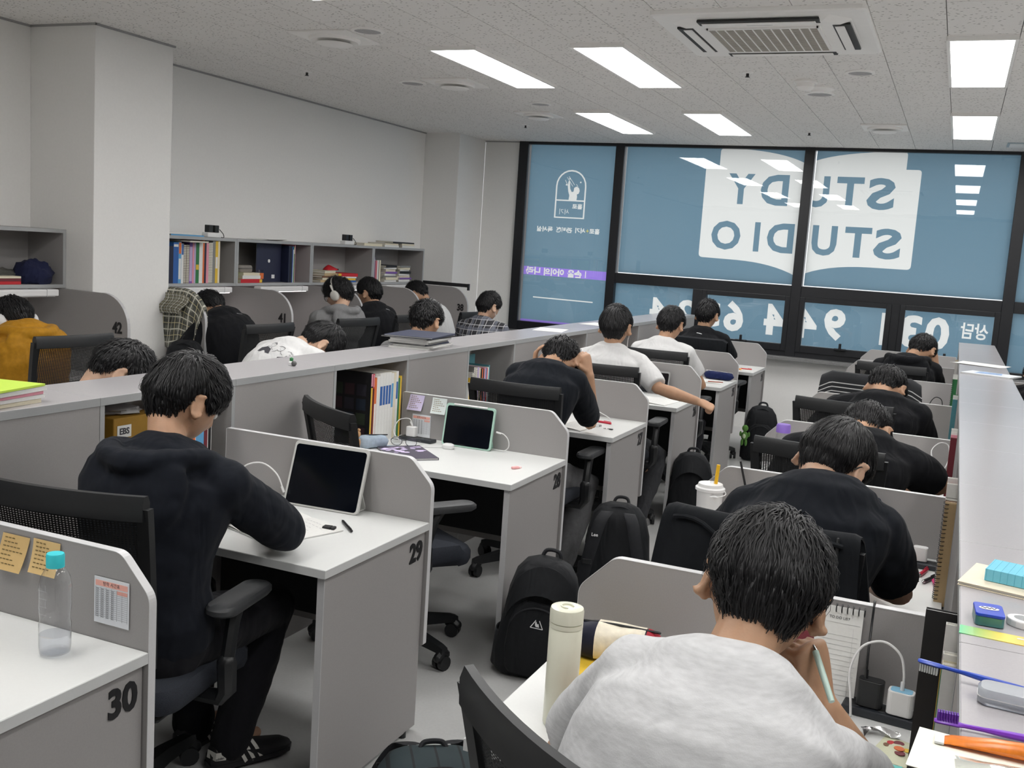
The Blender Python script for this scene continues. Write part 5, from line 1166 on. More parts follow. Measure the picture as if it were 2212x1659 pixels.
t = thing('red_pouch', 'crumpled red pouch on the book pile in the wall shelf', 'pouch', (-3.64, 4.80, zf+0.101)); mb = MB(); mb.rings([[V((0.06*math.cos(a)*s, 0.09*math.sin(a)*s+dy, z)) for a in [2*PI*q/10 for q in range(10)]] for z, s, dy in ((0, 1, 0), (0.012, 0.9, 0.0), (0.03, 0.5, -0.02), (0.045, 0.12, -0.03))]); mb.build('cloth', col_mat('red', CLR['red']), t, smooth=True); MB().box((-0.05, 0.05, 0.002), (0.05, 0.056, 0.014)).build('zip', M_plastic, t)
# window-end shelf
row(XSH-0.012, 5.34, zf, [('yellow', 0.006, 0.29, 0.2), ('purple', 0.012, 0.26, 0.2), ('lilac', 0.008, 0.23, 0.2), ('maroon', 0.014, 0.20, 0.17), ('pink', 0.012, 0.20, 0.17), ('red', 0.012, 0.20, 0.17), ('white', 0.026, 0.205, 0.17), ('grey', 0.012, 0.2, 0.17), ('cream', 0.026, 0.205, 0.17)], 0, 'standing in the wall shelf nearest the window', G)
for p_, (yy, n) in enumerate(((5.68, 8), (5.95, 8))):
    zz = zf
    for k in range(n):
        c = ['white', 'cream', 'grey', 'white', 'purple', 'cream', 'white', 'black'][(k+3*p_) % 8]; tt = [0.018, 0.024, 0.015, 0.02][(k+p_) % 4]
        book(-3.62+0.01*math.sin(k*2.1), yy+0.012*math.sin(k*1.7), zz, tt, 0.22+0.02*math.sin(k), 0.17, 0.08*math.sin(k*3), c, f'{ORD[k]} book from the bottom of the {"left" if p_ == 0 else "right"} pile in the window-end wall shelf', G, flat=True); zz += tt+0.0006
# on top of the wall shelves
for k, (yy, tt, c, w, nm) in enumerate(((2.86, 0.010, 'sky', 0.34, 'long pale blue file lying on the wall shelf top, lower one'), (2.80, 0.012, 'white', 0.30, 'white file lying on top of the pale blue file'), (5.38, 0.024, 'cream', 0.32, 'cream book lying on the shelf top beside the adaptor'), (5.72, 0.018, 'white', 0.27, 'white book lying on the shelf top in the middle of three piles'), (5.72, 0.016, 'cream', 0.25, 'cream book stacked on the middle white book'), (6.05, 0.02, 'white', 0.26, 'lowest white book of the shelf-top pile at the window end'), (6.04, 0.018, 'cream', 0.25, 'cream book of the shelf-top pile at the window end'), (5.95, 0.014, 'black', 0.42, 'long black book on the shelf-top pile at the window end'))):
    zt = ZS1+[0, 0.011, 0, 0, 0.019, 0, 0.021, 0.040][k]
    book(-3.66, yy, zt, tt, w, 0.2, 0, c, nm, 'books on top of the wall shelves', flat=True)
for yy, l in ((3.16, 'white multi-socket with two black plugs on the left shelf top'), (4.99, 'white multi-socket with two black plugs near the window end shelf top')):
    t = thing('plug_adaptor', l, 'adaptor', (-3.60, yy, ZS1), rz=PI/2); MB().box((-0.075, -0.03, 0), (0.075, 0.03, 0.035)).build('socket_block', M_whiteplastic, t, bevel=0.006)
    for s in (-1, 1): MB().box((s*0.034-0.022, -0.022, 0.036), (s*0.034+0.022, 0.022, 0.09)).build('plug', M_plastic, t, bevel=0.004)
    MB().tube(smooth_path([(0.05, -0.03, 0.06), (0.085, -0.035, 0.03), (0.1, -0.03, 0.004), (0.14, 0.03, 0.004)]), 0.003, 6).build('lead', M_plastic, t)
def sheet(x, y, z, w, l, rz, label, rgb=None, bend=0.0, group=None, name='paper_sheet', cat='paper'):
    def fn(u, v): return (w*(u-0.5), l*(v-0.5), 0.0012+bend*(2*u-1)**2*(0.5+v*0.5))
    mb = cloth_grid(fn, 8, 6, 0.0008); m_ = M_paper if rgb is None else mat('sheet_%d_%d_%d' % rgb, S(*rgb), 0.7, noise_scale=60, noise_amt=0.03)
    o = mb.build(name, m_, None, smooth=True); o.location = (x, y, z); o.rotation_euler = (0, 0, rz); return tag(o, label, cat, group)
sheet(-3.62, 3.85, ZS1, 0.2, 0.29, 0.1, 'loose white sheets on top of the navy folder shelf', bend=0.012)
# shelf 42: red books, navy cloth
for k, (c, tt) in enumerate((('red', 0.018), ('maroon', 0.016), ('cream', 0.012))): book(-3.62, 1.28, zf+[0, 0.019, 0.036][k], tt, 0.27, 0.19, 0.0, c, f'{["lowest red","middle maroon","top cream"][k]} book lying in the shelf left of the column', G, flat=True)
def lump(name, label, cat, loc, r, m, seed, parts=None, flat_=0.0, rz=0.0, part='cloth', amp=0.28):
    t = thing(name, label, cat, loc, rz); mb = MB(); n, k = 26, 16; R = []
    for j in range(1, k):
        th = PI*j/k; ring = []
        for i in range(n):
            ph = 2*PI*i/n; d = V((math.sin(th)*math.cos(ph), math.sin(th)*math.sin(ph), -math.cos(th))); f = 1+amp*noise.noise(d*2.3+V((seed, 0, 0)))+amp*0.45*noise.noise(d*6+V((0, seed, 0)))
            p = V((d.x*r[0]*f, d.y*r[1]*f, d.z*r[2]*f)); p.z = max(p.z, -r[2]*(1-flat_))+r[2]*(1-flat_); ring.append(p)
        R.append(ring)
    mb.rings(R); o = mb.build(part, m, t, smooth=True); return t
M_navycloth = cloth('navy_cloth', S(34, 38, 66), bump=0.4)
lump('folded_cap', 'navy cloth cap heaped at the front of the shelf left of the column', 'cap', (-3.60, 1.56, zf), (0.10, 0.12, 0.095), M_navycloth, 3, flat_=0.5)
lump('grey_cloth', 'grey camouflage cloth crumpled under the navy cap', 'cloth', (-3.655, 1.40, zf), (0.07, 0.10, 0.055), cloth('camo_grey', (0.10, 0.10, 0.09), amt=0.5, scale=25), 9, flat_=0.5)

# left long shelf: bays
GL = 'books in the long shelf'
zb = ZD-0.011
xo = XS1-0.004
t = thing('storage_box', 'yellow storage box lettered EBS in the shelf behind the hooded student', 'box', (-0.985, -0.40, zb)); MB().box((-0.13, -0.10, 0), (0.10, 0.10, 0.31)).build('box_body', mat('ochre_card', S(150, 112, 28), 0.7, noise_scale=30, noise_amt=0.05), t, bevel=0.004)
MB().box((0.1005, -0.085, 0.245), (0.1015, -0.025, 0.285)).build('label_plate', M_paper, t); put_text('lettering', 'EBS', 0.028, M_ink, t, frame_m((0.102, -0.055, 0.265), (0, 1, 0), (0, 0, 1)), bold=0.03)
lump('paper_bundle', 'bundle of pale papers on the yellow box', 'papers', (-0.985, -0.40, zb+0.311), (0.08, 0.08, 0.018), mat('dull_paper', (0.4, 0.4, 0.4), 0.8, noise_scale=20, noise_amt=0.1), 5, flat_=0.5, part='sheets')
row(xo, -0.175, zb, [('white', 0.022, 0.26, 0.19, dict(strip=[('orange', 0.75, 0.98)])), ('sky', 0.040, 0.30, 0.2, dict(strip=[('blue', 0.02, 0.3)])), ('maroon', 0.018, 0.31, 0.2), ('white', 0.020, 0.315, 0.2, dict(strip=[('black', 0.4, 0.8)]))], 0, 'behind the hooded student', GL)
row(xo+0.018, 0.965, zb, [('black', 0.018, 0.335, 0.225, dict(strip=[('pink', 0.82, 0.99), ('yellow', 0.1, 0.8)])), ('red', 0.012, 0.33, 0.2, dict(strip=[('pink', 0.82, 0.99), ('black', 0.1, 0.8)])), ('orange', 0.020, 0.31, 0.2, dict(strip=[('white', 0.02, 0.62)])), ('white', 0.026, 0.315, 0.2), ('white', 0.026, 0.325, 0.2, dict(strip=[('blue', 0.55, 0.82)])), ('white', 0.024, 0.325, 0.2, dict(strip=[('blue', 0.55, 0.82)])), ('white', 0.024, 0.325, 0.2, dict(strip=[('blue', 0.55, 0.82)])), ('white', 0.024, 0.325, 0.2, dict(strip=[('blue', 0.55, 0.82)])), ('white', 0.022, 0.32, 0.2, dict(strip=[('sky', 0.5, 0.85)])), ('cream', 0.020, 0.32, 0.2), ('white', 0.02, 0.325, 0.2, dict(strip=[('blue', 0.6, 0.85)])), ('green', 0.016, 0.29, 0.2), ('yellow', 0.014, 0.30, 0.2)], 0, 'in the tall blue and white row beside desk 28', GL)
row(xo-0.01, 2.02, zb, [('white', 0.014, 0.19, 0.17), ('yellow', 0.018, 0.20, 0.17), ('yellow', 0.014, 0.21, 0.17), ('white', 0.016, 0.24, 0.19, dict(spiral=True)), ('grey', 0.02, 0.27, 0.19, dict(spiral=True)), ('white', 0.022, 0.265, 0.19, dict(spiral=True)), ('lilac', 0.024, 0.265, 0.19), ('cream', 0.016, 0.26, 0.19), ('black', 0.02, 0.25, 0.19), ('orange', 0.012, 0.25, 0.19), ('navy', 0.014, 0.25, 0.19), ('pink', 0.016, 0.255, 0.19), ('sky', 0.014, 0.25, 0.19), ('red', 0.012, 0.25, 0.19), ('white', 0.014, 0.255, 0.19), ('teal', 0.012, 0.265, 0.19)], 0, 'in the bay behind the student holding his head', GL)
cv = [o_ for o_ in bpy.data.objects if o_.get('label') == 'black thick book in the tall blue and white row beside desk 28'][0]
for r_ in range(4):
    for c_ in range(3):
        MB().box((-0.085+0.062*c_, -0.0096, 0.03+0.066*r_), (-0.035+0.062*c_, -0.009, 0.082+0.066*r_)).build('cover_panel', mat('dim_panel_%d' % ((r_*3+c_) % 4), [(0.012, 0.02, 0.035), (0.02, 0.03, 0.016), (0.035, 0.014, 0.018), (0.022, 0.02, 0.03)][(r_*3+c_) % 4], 0.6), cv)
book(xo-0.16, 2.25, zb, 0.03, 0.31, 0.24, PI/2, 'teal', 'teal box file standing behind the mixed notebooks', GL)
row(xo-0.05, 3.30, zb, [('grey', 0.02, 0.24, 0.18), ('white', 0.018, 0.25, 0.18)], 0, 'in the bay left of the stretching student', GL)
# on top of the long shelf
for k, c in enumerate(('cream', 'white', 'pink', 'white', 'lime')): book(-0.985+0.006*k, -0.92+0.01*(k % 2), 1.1125+[0, 0.013, 0.025, 0.035, 0.049][k], [0.012, 0.011, 0.009, 0.013, 0.006][k], 0.29, 0.20, 0.08+0.03*k, c, f'{["bottom cream","second white","pink-edged","fourth white","top lime green"][k]} workbook of the pile on the long shelf at far left', 'workbooks piled on the long shelf', flat=True, pages='white')
for k, (c, tt, w, l) in enumerate((('white', 0.010, 0.30, 0.22), ('white', 0.008, 0.30, 0.22), ('navy', 0.008, 0.28, 0.21), ('grey', 0.012, 0.29, 0.22), ('white', 0.012, 0.30, 0.22), ('black', 0.006, 0.36, 0.26), ('navy', 0.007, 0.37, 0.26))):
    book(-1.0+0.012*math.sin(k*2), 1.70+0.015*math.sin(k*1.3), 1.1125+[0, 0.0105, 0.019, 0.0275, 0.040, 0.0525, 0.059][k], tt, w, l, 0.06*math.sin(k*2.3)+0.1, c, f'{["bottom white","second white","thin navy","grey","upper white","black","top navy"][k]} folder in the stack on the long shelf', 'folders stacked on the long shelf', flat=True, cover_rgb=(46, 52, 78) if c == 'navy' else None, pages='white')
sheet(-1.0, 3.55, 1.112, 0.2, 0.3, 0.2, 'white sheet lying on the far part of the long shelf'); sheet(-0.98, 4.5, 1.112, 0.2, 0.3, -0.1, 'second white sheet lying on the long shelf toward the window')
t = thing('trinket_bottle', 'tiny green and white trinket on the long shelf', 'trinket', (-0.955, 0.53, 1.112)); MB().lathe([(0.004, 0), (0.012, 0.001), (0.013, 0.014), (0.006, 0.018), (0.003, 0.018)], 14).build('base', M_whiteplastic, t, smooth=True); MB().lathe([(0.003, 0.0182), (0.007, 0.019), (0.008, 0.03), (0.002, 0.034)], 12).build('cap', col_mat('green', CLR['green']), t, smooth=True); MB().ball((0.02, -0.01, 0.011), 0.011).build('bead', mat('dark_bead', (0.1, 0.1, 0.1), 0.2), t, smooth=True)

# right shelf bays: spines face -x
GR = 'books in the right shelf'
def rrow(y0, items, where, z=None, dx=0.0): row(XT0+0.004+dx, y0, zb if z is None else z, items, PI, where, GR)
o = book(1.652, -1.022, zb, 0.012, 0.355, 0.25, PI-0.04, 'black', 'big black folder with a white rim leaning beside the calendar', GR, tilt=-0.06, pages='white')
rrow(-1.165, [('white', 0.016, 0.30, 0.21, dict(strip=[('green', 0.45, 0.98)])), ('cream', 0.018, 0.30, 0.21, dict(strip=[('green', 0.5, 0.98)])), ('white', 0.016, 0.31, 0.21, dict(strip=[('black', 0.5, 0.8)])), ('navy', 0.02, 0.30, 0.21), ('maroon', 0.012, 0.29, 0.21, dict(strip=[('yellow', 0.5, 0.95)])), ('white', 0.014, 0.345, 0.21)], 'in the nearest right shelf bay', dx=-0.02)
rrow(0.15, [('tan', 0.018, 0.30, 0.21, dict(spiral=True)), ('brown', 0.02, 0.30, 0.21, dict(spiral=True)), ('green', 0.014, 0.29, 0.21), ('white', 0.012, 0.30, 0.21), ('grey', 0.012, 0.30, 0.21), ('white', 0.014, 0.34, 0.21), ('red', 0.01, 0.33, 0.2), ('orange', 0.012, 0.31, 0.2), ('white', 0.016, 0.35, 0.2)], 'in the second right shelf bay', dx=-0.03)
rrow(1.42, [('maroon', 0.014, 0.30, 0.21), ('pink', 0.012, 0.31, 0.21), ('white', 0.014, 0.32, 0.21), ('green', 0.012, 0.31, 0.21), ('white', 0.012, 0.33, 0.21)], 'in the third right shelf bay', dx=-0.025)
rrow(2.72, [('teal', 0.012, 0.31, 0.21), ('white', 0.014, 0.33, 0.21), ('red', 0.012, 0.30, 0.21), ('green', 0.02, 0.33, 0.21)], 'in the fourth right shelf bay', dx=-0.025)
rrow(3.95, [('green', 0.022, 0.30, 0.21, dict(spiral=True)), ('white', 0.014, 0.33, 0.21), ('lilac', 0.014, 0.31, 0.21)], 'in the fifth right shelf bay', dx=-0.03)
rrow(5.2, [('white', 0.014, 0.31, 0.21), ('cream', 0.014, 0.33, 0.21), ('grey', 0.014, 0.33, 0.21)], 'in the sixth right shelf bay', dx=-0.02)
# ------------------------------------------------------------------ things on desks
M_clear = glass_mat('clear_plastic_thin', (0.95, 0.96, 0.97), 1.45, 0.03, 1.6)
M_screen = mat('dark_screen', (0.002, 0.003, 0.006), 0.12, spec=0.35, noise_scale=4, noise_amt=0.2)
M_cable = mat('white_cable', (0.75, 0.75, 0.75), 0.5, noise_scale=60, noise_amt=0.02)
def cable(label, pts, r=0.0022, m=None, name='cable', group='charging cables', plug=None):
    t = thing(name, label, 'cable', pts[0], group=group); q = [V(p)-V(pts[0]) for p in pts]
    MB().tube(smooth_path(q, 6), r, 7).build('lead', m or M_cable, t, smooth=True)
    d = (q[1]-q[0]).normalized(); MB().tube([q[0]-d*0.004, q[0]+d*0.018], 0.0042, 8, False).build('connector', m or M_cable, t, smooth=True); return t
def tablet(a, b, up_tilt, w_up, label, case_m, pencil=False, screen_pad=0.008):
    """a, b: bottom corners; leans back by up_tilt rad"""
    a, b = V(a), V(b); x = (b-a).normalized(); z0 = V((0, 0, 1)); nb = z0.cross(x).normalized()      # nb points away from viewer
    u = (z0*math.cos(up_tilt)+nb*math.sin(up_tilt)); n = x.cross(u); W = (b-a).length
    t = thing('tablet', label, 'tablet', tuple(a)); M = Mx((x, u, n)).transposed().to_4x4()
    def slab(name, P, z0_, z1_, m, smooth=False):
        mb = MB(); mb.rings([[M @ V((p[0], p[1], z0_)) for p in P], [M @ V((p[0], p[1], z1_)) for p in P]]); return mb.build(name, m, t)
    cs = slab('case', rrect(0, W, 0, w_up, 0.014), -0.011, 0.0, case_m); slab('screen', rrect(screen_pad, W-screen_pad, screen_pad*0.8, w_up-screen_pad*1.4, 0.010), 0.0, 0.0012, M_screen)
    # folded cover stand behind
    base = V((0, 0, 0)); mb = MB(); p0 = u*w_up*0.42-n*0.0115; p1 = V((p0.x, p0.y, 0))+nb*w_up*0.30*0.6; p1.z = 0.004
    for q0, q1 in ((p0, p1), (p1, nb*0.01+V((0, 0, 0.004)))):
        d = (q1-q0).normalized(); nn = d.cross(x).normalized()*0.002
        vs = [q0+x*0.012+nn, q0+x*(W-0.012)+nn, q1+x*(W-0.012)+nn, q1+x*0.012+nn]; mb.add(vs+[v-nn*2 for v in vs], [(0, 1, 2, 3), (7, 6, 5, 4), (0, 4, 5, 1), (1, 5, 6, 2), (2, 6, 7, 3), (3, 7, 4, 0)])
    mb.build('cover_stand', case_m, t)
    if pencil:
        mb = MB(); mb.tube([M @ V((W*0.17, w_up-0.004, 0.003)), M @ V((W*0.83, w_up-0.004, 0.003))], 0.0044, 10); mb.build('stylus', M_whiteplastic, t, smooth=True)
    return t
tablet((-0.52, -0.095, 0.732), (-0.232, -0.078, 0.732), 0.33, 0.222, 'large tablet in a clear case standing on desk 29', mat('clear_case', (0.62, 0.62, 0.6), 0.25, noise_scale=30, noise_amt=0.03))
tablet((-0.585, 1.195, 0.732), (-0.338, 1.20, 0.732), 0.20, 0.195, 'tablet in a mint green case standing on desk 28', mat('mint_case', S(170, 205, 190), 0.5, noise_scale=30, noise_amt=0.02), pencil=True)
cable('white charging cable arching beside the large tablet', [(-0.515, -0.10, 0.775), (-0.545, -0.10, 0.83), (-0.60, -0.11, 0.863), (-0.665, -0.12, 0.845), (-0.70, -0.13, 0.79), (-0.71, -0.14, 0.733)], 0.0026)
def open_book(x, y, z, w, l, rz, label, th=0.008, lines=True, rgb=None):
    t = thing('open_book', label, 'book', (x, y, z), rz); M_ = M_paper if rgb is None else mat('page_%d_%d_%d' % rgb, S(*rgb), 0.8, noise_scale=60, noise_amt=0.02)
    for s in (-1, 1):
        def fn(u, v): return (s*w*u, l*(v-0.5), th*(0.35+0.9*math.sin(PI*min(u*1.05, 1))**0.7*0.6)*(1-0.55*u)+0.0005)
        mb = cloth_grid(fn, 8, 4, 0.0012) if s > 0 else cloth_grid(lambda u, v: fn(u, 1-v), 8, 4, 0.0012); pg = mb.build('page', M_, t, smooth=True)
        MB().box((s*0.002, -l/2, 0.0), (s*w, l/2, th*0.28)).build('page_block', M_, t)
        if lines:
            mb = MB()
            for k in range(9):
                yy = l*0.38-k*l*0.085; wd = w*(0.55+0.3*((k*7+int(s)) % 5)/5); 
                for q in range(6):
                    u0 = 0.12+0.8*q/6*(wd/w)/0.85; u1 = u0+0.8/6*(wd/w)*0.8
                    a = fn(u0, yy/l+0.5); b = fn(min(u1, 1), yy/l+0.5); mb.add([(a[0], yy-0.0012, a[2]+0.0012), (b[0], yy-0.0012, b[2]+0.0012), (b[0], yy+0.0012, b[2]+0.0012), (a[0], yy+0.0012, a[2]+0.0012)], [(0, 1, 2, 3) if s > 0 else (3, 2, 1, 0)])
            mb.build('print_lines', mat('faint_print', (0.45, 0.45, 0.46), 0.8), t)
    return t
open_book(-0.37, -0.33, 0.731, 0.165, 0.27, -0.33, 'open white workbook under the hooded student\'s arms', th=0.012)
def pen(a, b, label, rgb, r=0.0048, clip=True, group='pens on the desks', tip=(0.6, 0.6, 0.6)):
    a, b = V(a), V(b); t = thing('pen', label, 'pen', tuple(a), group=group); d = b-a; m = mat('pen_%d_%d_%d' % rgb, S(*rgb), 0.35, noise_scale=50, noise_amt=0.03)
    MB().tube([d*0.12, d*0.5, d], [r, r, r*0.92], 10, False).build('barrel', m, t, smooth=True); MB().tube([d*0.0, d*0.12], [r*0.25, r*0.95], 10, False).build('tip', M_steel, t, smooth=True)
    if clip: n = V((0, 0, 1)); c = MB(); c.tube([d*0.70+n*r*1.3, d*0.98+n*r*1.3], r*0.28, 6); c.build('clip', m, t)
    return t
pen((-0.235, -0.165, 0.736), (-0.14, -0.255, 0.736), 'black ballpoint pen lying on desk 29', (20, 20, 22))
def eraser(x, y, z, s, rz, label, rgb, name='eraser'):
    t = thing(name, label, 'eraser', (x, y, z), rz); MB().box((-s[0], -s[1], 0), (s[0]*0.4, s[1], s[2])).build('sleeve', mat('er_%d_%d_%d' % rgb, S(*rgb), 0.6, noise_scale=80, noise_amt=0.05), t, bevel=0.003, seg=3); MB().box((s[0]*0.401, -s[1]*0.95, 0.0006), (s[0], s[1]*0.95, s[2]*0.96)).build('rubber', mat('er2_%d_%d_%d' % rgb, S(*[min(255, int(c*1.25)+8) for c in rgb]), 0.7, noise_scale=80, noise_amt=0.05), t, bevel=0.003)
eraser(-0.213, -0.27, 0.7305, (0.020, 0.013, 0.013), 0.2, 'black eraser on desk 29', (26, 26, 28))
# sticky notes and timetables on partitions
def note(x, y, z, w, h, label, rgb, lean=0.0, group='sticky notes on the partitions', tilt=0.0):
    t = thing('sticky_note', label, 'note', (x, y, z), rot=(0, tilt, 0), group=group)
    def fn(u, v): return (w*(u-0.5)+lean*(1-v), -0.001-0.012*(1-v)**2, h*(v-0.5))
    mb = cloth_grid(fn, 3, 6, 0.0006); mb.build('sheet', mat('note_%d_%d_%d' % rgb, S(*rgb), 0.8, noise_scale=40, noise_amt=0.03), t, smooth=True)
    mb = MB()
    for k in range(7):
        v = 0.9-0.12*k; n = 3+(k*5) % 4
        for q in range(n):
            u = 0.12+0.13*q; p = fn(u, v); mb.box((p[0], p[1]-0.0012, p[2]-0.0012), (p[0]+w*0.09, p[1]-0.0007, p[2]+0.0012))
    mb.build('handwriting', mat('pen_marks', S(int(rgb[0]*0.6), int(rgb[1]*0.6), int(rgb[2]*0.55)), 0.8), t)
note(-0.392, -1.281, 0.881, 0.085, 0.085, 'tan sticky note, left of two on the nearest partition', (222, 188, 128), lean=-0.022); note(-0.297, -1.281, 0.888, 0.082, 0.078, 'tan sticky note behind the bottle cap on the nearest partition', (222, 190, 132), lean=-0.006)
note(-0.765, 1.2775, 0.895, 0.078, 0.074, 'lilac sticky note on the partition of desk 28', (205, 195, 225), lean=-0.012); note(-0.645, 1.2775, 0.893, 0.077, 0.075, 'white sticky note on the partition of desk 28', (222, 230, 228), lean=-0.005)
def timetable(x, y, z, w, h, label):
    t = thing('timetable', label, 'paper', (x, y, z), group='class timetables on the partitions'); MB().box((-w/2, -0.0012, -h/2), (w/2, 0, h/2)).build('sheet', mat('timetable_paper', (0.74, 0.76, 0.80), 0.6, noise_scale=60, noise_amt=0.02), t)
    MB().box((-w*0.46, -0.0017, h*0.31), (w*0.46, -0.0011, h*0.43)).build('title_band', mat('salmon_print', S(240, 178, 165), 0.7), t); put_text('title', '방학 시간표', h*0.095, M_ink, t, frame_m((0, -0.0019, h*0.37), (1, 0, 0), (0, 0, 1)), extrude=0.0001)
    MB().box((w*0.16, -0.0016, h*0.20), (w*0.46, -0.0012, h*0.28)).build('column_band', mat('salmon_print', S(240, 178, 165), 0.7), t)
    mb = MB()
    for k in range(15):
        zz = h*0.26-k*h*0.043
        mb.box((-w*0.46, -0.0016, zz-0.0002), (w*0.46, -0.0013, zz+0.0002))
        for c in range(4): mb.box((-w*0.44+c*w*0.145, -0.0017, zz-h*0.028), (-w*0.37+c*w*0.145, -0.0013, zz-h*0.012))
    for c in range(7): xx = -w*0.46+c*w*0.1533; mb.box((xx-0.0002, -0.0016, -h*0.38), (xx+0.0002, -0.0013, h*0.29))
    mb.build('table_print', mat('grey_print', (0.30, 0.31, 0.33), 0.8), t)
timetable(-0.104, -1.281, 0.822, 0.10, 0.105, 'printed timetable on the nearest partition beside the water bottle'); timetable(-0.738, 1.2775, 0.787, 0.098, 0.106, 'printed timetable on the partition of desk 28 behind a charger')
# water bottle
def bottle():
    t = thing('water_bottle', 'half-empty clear water bottle with turquoise cap on desk 30', 'bottle', (-0.157, -1.386, ZD)); k = 1.0
    prof = [(0.002, 0.004), (0.024, 0.002), (0.031, 0.006), (0.0325, 0.02), (0.0325, 0.07), (0.030, 0.078), (0.0305, 0.085), (0.033, 0.105), (0.0325, 0.13), (0.033, 0.15), (0.029, 0.172), (0.019, 0.190), (0.0145, 0.196), (0.0145, 0.205)]
    MB().lathe(prof, 28).build('bottle_body', M_pet, t, smooth=True)
    MB().lathe([(0.0145, 0.192), (0.0185, 0.192), (0.0185, 0.218), (0.017, 0.221), (0.002, 0.2215)], 24).build('cap', mat('turquoise_cap', S(60, 205, 215), 0.4, noise_scale=60, noise_amt=0.02), t, smooth=True)
    MB().lathe([(0.002, 0.006), (0.030, 0.008), (0.0315, 0.02), (0.0315, 0.045), (0.002, 0.0455)], 24).build('water', M_water, t, smooth=True)
    mb = MB()
    for q in range(4): mb.box((-0.012, -0.0336, 0.095+0.017*q), (0.012, -0.0328, 0.098+0.017*q)); mb.box((-0.011+0.018*(q % 2), -0.0336, 0.098+0.017*q), (-0.008+0.018*(q % 2), -0.0328, 0.11+0.017*q))
    mb.build('embossed_letters', M_pet, t)
M_pet = glass_mat('pet_plastic', (0.97, 0.975, 0.985), 1.42, 0.05, 1.5); M_water = glass_mat('water', (0.94, 0.95, 0.97), 1.33, 0.0, 1.6)
bottle()
# desk 28 clutter
def charger(x, y, z, s, rz, label, m, lean=0.0, top=None):
    t = thing('phone_charger', label, 'charger', (x, y, z), rz, group='plug-in chargers'); P = rrect(-s[0], s[0], -s[1], s[1], min(s[0], s[1])*0.6); mb = MB(); mb.rings([[V((p[0], p[1], q)) for p in P] for q in (0, s[2])]); b = mb.build('body', m, t)
    add_bevel(b, 0.002); mb = MB(); mb.rings([[V((p[0]*0.82, p[1]*0.8, q)) for p in P] for q in (s[2], s[2]+0.0008)]); mb.build('port_face', top or m, t); return t
def strip(x, y, z, s, rz, label):
    t = thing('power_strip', label, 'power strip', (x, y, z), rz, group='black power strips on the desks'); MB().box((-s[0], -s[1], 0), (s[0], s[1], s[2])).build('body', mat('slate_plastic', (0.022, 0.026, 0.032), 0.4, noise_scale=60, noise_amt=0.1), t, bevel=0.004)
    for k in (-1, 0, 1): MB().lathe([(0.002, s[2]+0.0002), (0.017, s[2]+0.0002), (0.018, s[2]+0.001), (0.019, s[2]+0.0002), (0.019, s[2]-0.002), (0.002, s[2]-0.002)], 18, (k*s[0]*0.62, 0, 0)).build('socket', M_plastic, t, smooth=True)
strip(-0.71, 1.195, ZD, (0.088, 0.028, 0.016), -0.05, 'black power strip on desk 28 below the timetable'); charger(-0.745, 1.20, ZD+0.0175, (0.025, 0.016, 0.045), 0.0, 'white charger plugged in on desk 28', M_whiteplastic)
cable('white cable looping out of the charger on desk 28', [(-0.745, 1.20, 0.80), (-0.755, 1.19, 0.83), (-0.80, 1.17, 0.82), (-0.80, 1.13, 0.77), (-0.74, 1.10, 0.735), (-0.66, 1.06, 0.733), (-0.56, 1.12, 0.733), (-0.52, 1.16, 0.733)], 0.0022)
cable('white cable plugged into the mint-cased tablet', [(-0.315, 1.215, 0.82), (-0.285, 1.22, 0.815), (-0.262, 1.225, 0.79), (-0.262, 1.23, 0.755), (-0.29, 1.235, 0.735), (-0.36, 1.25, 0.733)], 0.0024)
def glasses_on_desk(x, y, z, rz):
    t = thing('glasses', 'black-rimmed glasses lying on desk 28', 'glasses', (x, y, z), rz); mb = MB()
    for s in (-1, 1): mb.tube([(s*0.034+0.026*math.cos(a), 0.003, 0.022+0.019*math.sin(a)) for a in [2*PI*q/16 for q in range(17)]], 0.0014, 6, False)
    mb.tube([(-0.008, 0.003, 0.028), (0.008, 0.003, 0.028)], 0.0014, 6); mb.build('rims', M_plastic, t)
    for s in (-1, 1): MB().tube([(s*0.061, 0.003, 0.028), (s*0.064, 0.03, 0.026), (s*0.05, 0.12, 0.006)], 0.0016, 6).build('temple', M_plastic, t)
    for s in (-1, 1): MB().tube([(s*0.034, 0.0028, 0.022), (s*0.034, 0.0034, 0.022)], 0.025, 16, False).build('lens', M_clear, t)
glasses_on_desk(-0.69, 1.03, ZD+0.001, 0.25)
mag = book(-0.60, 0.905, ZD+0.0005, 0.009, 0.27, 0.20, PI/2-0.75, 'navy', 'purple magazine with white flowers on its cover on desk 28', None, flat=True, cover_rgb=(66, 60, 78), pages='white', name='magazine')
mb = MB(); rr = random.Random(4)
for k in range(26):
    px, pz = -0.08+0.16*rr.random(), 0.03+0.13*rr.random(); r = 0.006+0.010*rr.random(); P = [(px+r*math.cos(a)*1.6, pz+r*math.sin(a)*(0.5+0.5*rr.random())) for a in [2*PI*q/7 for q in range(7)]]
    mb.add([(p[0], 0.00465 if k % 2 else 0.00475, p[1]) for p in P], [tuple(range(7))])
mb.build('cover_flowers', mat('flower_print', S(205, 190, 225), 0.6, noise_scale=40, noise_amt=0.3), mag)
def airpods(x, y):
    t = thing('earbud_case', 'white earbud case on desk 28', 'case', (x, y, ZD), 0.3); mb = MB(); P = rrect(-0.028, 0.028, -0.022, 0.022, 0.018); mb.rings([[V((p[0]*s, p[1]*s, q)) for p in P] for q, s in ((0, 0.75), (0.005, 0.95), (0.013, 1.0), (0.020, 0.92), (0.0245, 0.6))]); mb.build('shell', M_whiteplastic, t, smooth=True)
    mb = MB(); mb.rings([[V((p[0]*1.004, p[1]*1.004, q)) for p in P] for q in (0.0128, 0.0135)]); mb.build('seam', M_edge, t)
airpods(-0.515, 1.13)
